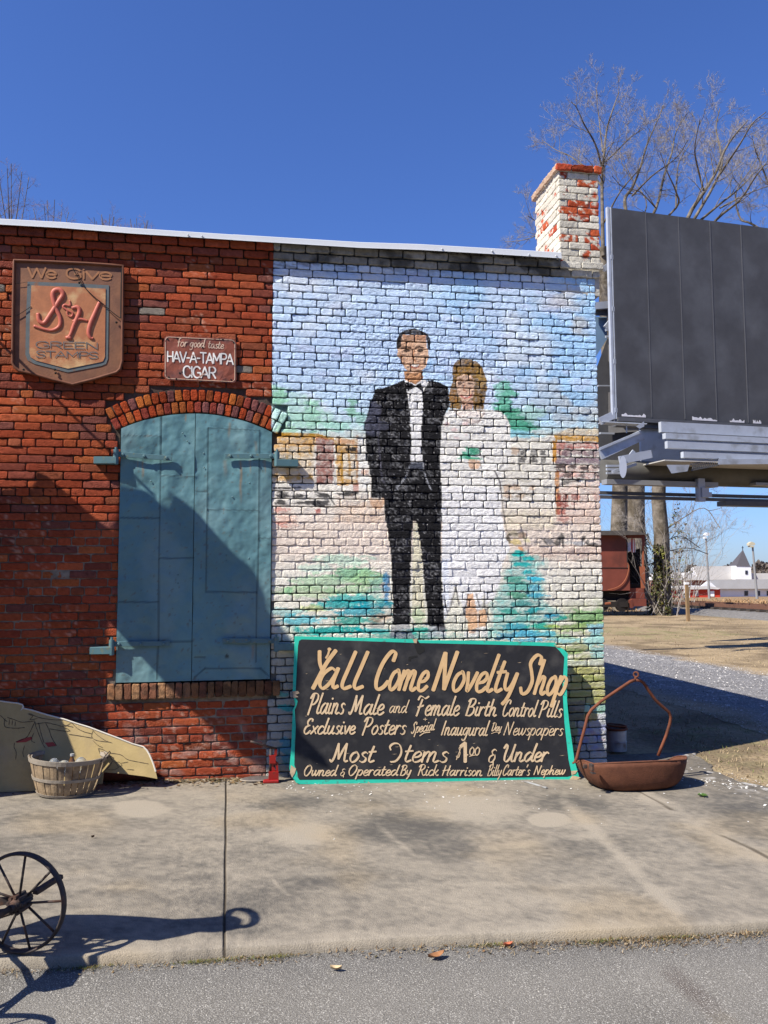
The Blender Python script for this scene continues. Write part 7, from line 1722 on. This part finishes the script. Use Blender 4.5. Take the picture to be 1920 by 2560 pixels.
tree('tree', 'bare thick-trunked tree forking into several limbs behind the billboard and caboose', D0+4, [(1592, 1538), (1592, 1400), (1588, 1300), (1590, 1200), (1592, 900), (1584, 640)],
  [([(1572, 560), (1562, 500), (1580, 470), (1600, 420), (1618, 360), (1640, 310), (1660, 262)], .17, 0), ([(1590, 620), (1640, 520), (1660, 440), (1680, 380), (1690, 330), (1720, 280)], .15, 3), ([(1600, 600), (1690, 520), (1690, 480), (1668, 430), (1650, 380)], .12, -3), ([(1580, 490), (1630, 440), (1690, 395), (1720, 350)], .09, -4), ([(1600, 560), (1615, 500), (1560, 420), (1548, 370)], .07, 4), ([(1640, 520), (1600, 480), (1560, 470), (1530, 440)], .06, -3), ([(1690, 520), (1692, 450), (1700, 400), (1740, 330), (1730, 280)], .08, 3)], 11, tw=.60, twigL=2.1, kids=(5, 6))
tree('tree', 'bare tree with a straight ivy-footed trunk beside the caboose steps', D0-4, [(1655, 1545), (1655, 1450), (1654, 1340), (1646, 1250), (1650, 1150), (1660, 900), (1690, 650)],
  [([(1690, 660), (1720, 545), (1760, 480), (1790, 430), (1810, 380), (1835, 340), (1870, 300)], .17, 0), ([(1700, 600), (1740, 540), (1800, 430), (1800, 370), (1790, 320), (1800, 270)], .14, 3), ([(1720, 640), (1790, 550), (1850, 500), (1890, 440), (1930, 390)], .12, -3), ([(1740, 560), (1800, 510), (1850, 470), (1900, 420), (1950, 400)], .10, 4), ([(1760, 480), (1740, 400), (1738, 360), (1750, 300)], .08, -3), ([(1790, 450), (1850, 360), (1880, 310), (1915, 280)], .08, -4), ([(1800, 520), (1880, 480), (1940, 460)], .07, 2),
   ([(1656, 1330), (1700, 1300), (1760, 1270), (1800, 1320)], .05, -2), ([(1660, 1380), (1720, 1370), (1770, 1385)], .04, 1), ([(1652, 1400), (1610, 1330), (1590, 1270)], .05, 2), ([(1655, 1360), (1700, 1340), (1750, 1370)], .04, 3)], 23, tw=.38, twigL=2.1, kids=(5, 6))
tree('tree', 'bare tree with a spreading crown standing farthest from the caboose behind the billboard', D0+7, [(1990, 1538), (1985, 1300), (1970, 1000), (1960, 700)],
  [([(1965, 700), (1930, 600), (1880, 560), (1850, 545), (1840, 480), (1880, 420), (1910, 360)], .14, 0), ([(1960, 680), (1950, 560), (1935, 500), (1910, 430), (1890, 380), (1880, 340)], .14, -4), ([(1960, 640), (1940, 520), (1925, 440), (1915, 370)], .1, 4)], 31, tw=.5, twigL=1.8, kids=(5, 6))
# ivy and scrub at the foot of the trunk
def shrub(name, label, px, py, dist, rx, h, n, col, seed, stems=26, tp=1.0):
    f = Far(px, py, dist=dist); t = thing(name, label, 'shrub', tuple(f.o)); r = np.random.default_rng(seed); V = []; Q = []; C = []
    for i in range(n):
        z = h*r.random()**tp; a = r.random()*6.283; R_ = rx*(1-.65*(z/h)**1.5)*math.sqrt(r.random())*(.7+.5*math.sin(a*3+z*2)); c = f.o+np.array([R_*math.cos(a), R_*math.sin(a), z+.02]); s1 = .045+.06*r.random()
        u = r.normal(size=3); u /= np.linalg.norm(u); v = np.cross(u, r.normal(size=3)); v /= np.linalg.norm(v); b = len(V); V += [c-u*s1, c-v*s1*.6, c+u*s1, c+v*s1*.6]; Q.append((b, b+1, b+2, b+3)); cc = np.array(col[int(r.integers(0, len(col)))])*(.6+.8*r.random()); C += [cc]*4
    place(link('foliage', npmesh('foliage', np.array(V), np.array(Q), np.array(C)), M_litter), t)
    b = MB(); rnd = random.Random(seed)
    for k in range(stems): 
        p = f.o+np.array([rnd.gauss(0, rx*.4), rnd.gauss(0, rx*.4), 0]); grow(b, p, (rnd.gauss(0, .6), rnd.gauss(0, .5), 1.4), h*(.7+.7*rnd.random()), .02, 2, rnd, 4, .7, .2, (2, 4), b)
    b.build('stems', M_twig, t, fix=False); return t
shrub('ivy', 'dark green and brown ivy climbing the foot of the straight trunk', 1655, 1545, D0-4.3, .62, 3.0, 1500, [(.07, .08, .03), (.10, .10, .04), (.13, .10, .06), (.16, .16, .04), (.06, .06, .04)], 4, 20, 1.1)
shrub('scrub', 'brown leafless scrub between the two trunks', 1622, 1535, D0+2, .5, 3.8, 260, [(.15, .10, .06), (.10, .10, .05)], 5, 24)
shrub('scrub', 'thin leafless scrub with a few hanging leaves between the straight trunk and the post', 1700, 1535, D0+1, .9, 5.2, 260, [(.13, .09, .05), (.12, .13, .05)], 8, 30)
# far trees beyond the roof at the left
def ftree(px_, top, dist, w_, seed, label, n=5, base=720):
    limbs = []; rnd = random.Random(seed)
    for k in range(n):
        x1 = px_+w_*(-1+2*(k+.5)/n)+rnd.gauss(0, w_*.1); y1 = top+abs(x1-px_)*.6+rnd.random()*20; limbs.append(([(px_, base-30), (px_+(x1-px_)*.55, (base+y1)/2+rnd.gauss(0, 8)), (x1, y1)], .07, rnd.gauss(0, 1.5)))
    tree('tree', label, dist, [(px_, 1500), (px_, 1100), (px_, base-40)], limbs, seed, tw=.2, lev=3, twigL=1.5, group='far bare trees beyond the roof', mt=M_twigr, kids=(4, 6))
ftree(28, 400, 44, 55, 41, 'tallest of the far bare trees showing above the white roof edge', 6, 640)
ftree(128, 490, 50, 52, 42, 'small far bare tree above the roof edge between the tallest and the bushy one', 6, 690)
ftree(265, 522, 55, 42, 43, 'bushy far bare tree beyond the roof', 8, 690)
ftree(345, 535, 55, 38, 44, 'lowest far bare tree above the roof edge, nearest the mural', 7, 690)
# distant wood line, then an unseen foliage screen behind the camera
b = MB(); rnd = random.Random(77); Vw = []; Qw = []; Cw = []
r = np.random.default_rng(5)
for i in range(7000):
    px_ = 1640+320*r.random(); d_ = 230+30*r.random(); hh = 5.0+5*vn(np.array([px_*.03]), np.array([1.]), 3)[0]; h = hh*r.random(); dd = ray(px_, 1440); tt = d_/(dd @ BV); c = CAMP+dd*tt; c[2] = float(ground_z(np.array([c[0]]), np.array([c[1]]))[0])+h
    u = r.normal(size=3); u /= np.linalg.norm(u); v = np.cross(u, r.normal(size=3)); v /= np.linalg.norm(v); s1 = .35+.5*r.random(); k = len(Vw); Vw += [c-u*s1, c-v*s1*.6, c+u*s1, c+v*s1*.6]; Qw.append((k, k+1, k+2, k+3)); Cw += [np.array([.12, .10, .085])*(.6+.8*r.random())]*4
for i in range(16000):  # unseen foliage behind the camera, added to block low sky light
    x_ = -75+150*r.random(); hh = 12+4*vn(np.array([x_*.12]), np.array([2.]), 3)[0]; c = np.array([x_, -36-6*r.random(), hh*r.random()]); u = r.normal(size=3); u /= np.linalg.norm(u); v = np.cross(u, r.normal(size=3)); v /= np.linalg.norm(v); s1 = .35+.45*r.random(); k = len(Vw); Vw += [c-u*s1, c-v*s1*.7, c+u*s1, c+v*s1*.7]; Qw.append((k, k+1, k+2, k+3)); Cw += [np.array([.075, .07, .045])*(.6+.8*r.random())]*4
o = link('woods_and_sky_block', npmesh('woods_and_sky_block', np.array(Vw), np.array(Qw), np.array(Cw)), M_litter); o['kind'] = 'stuff'
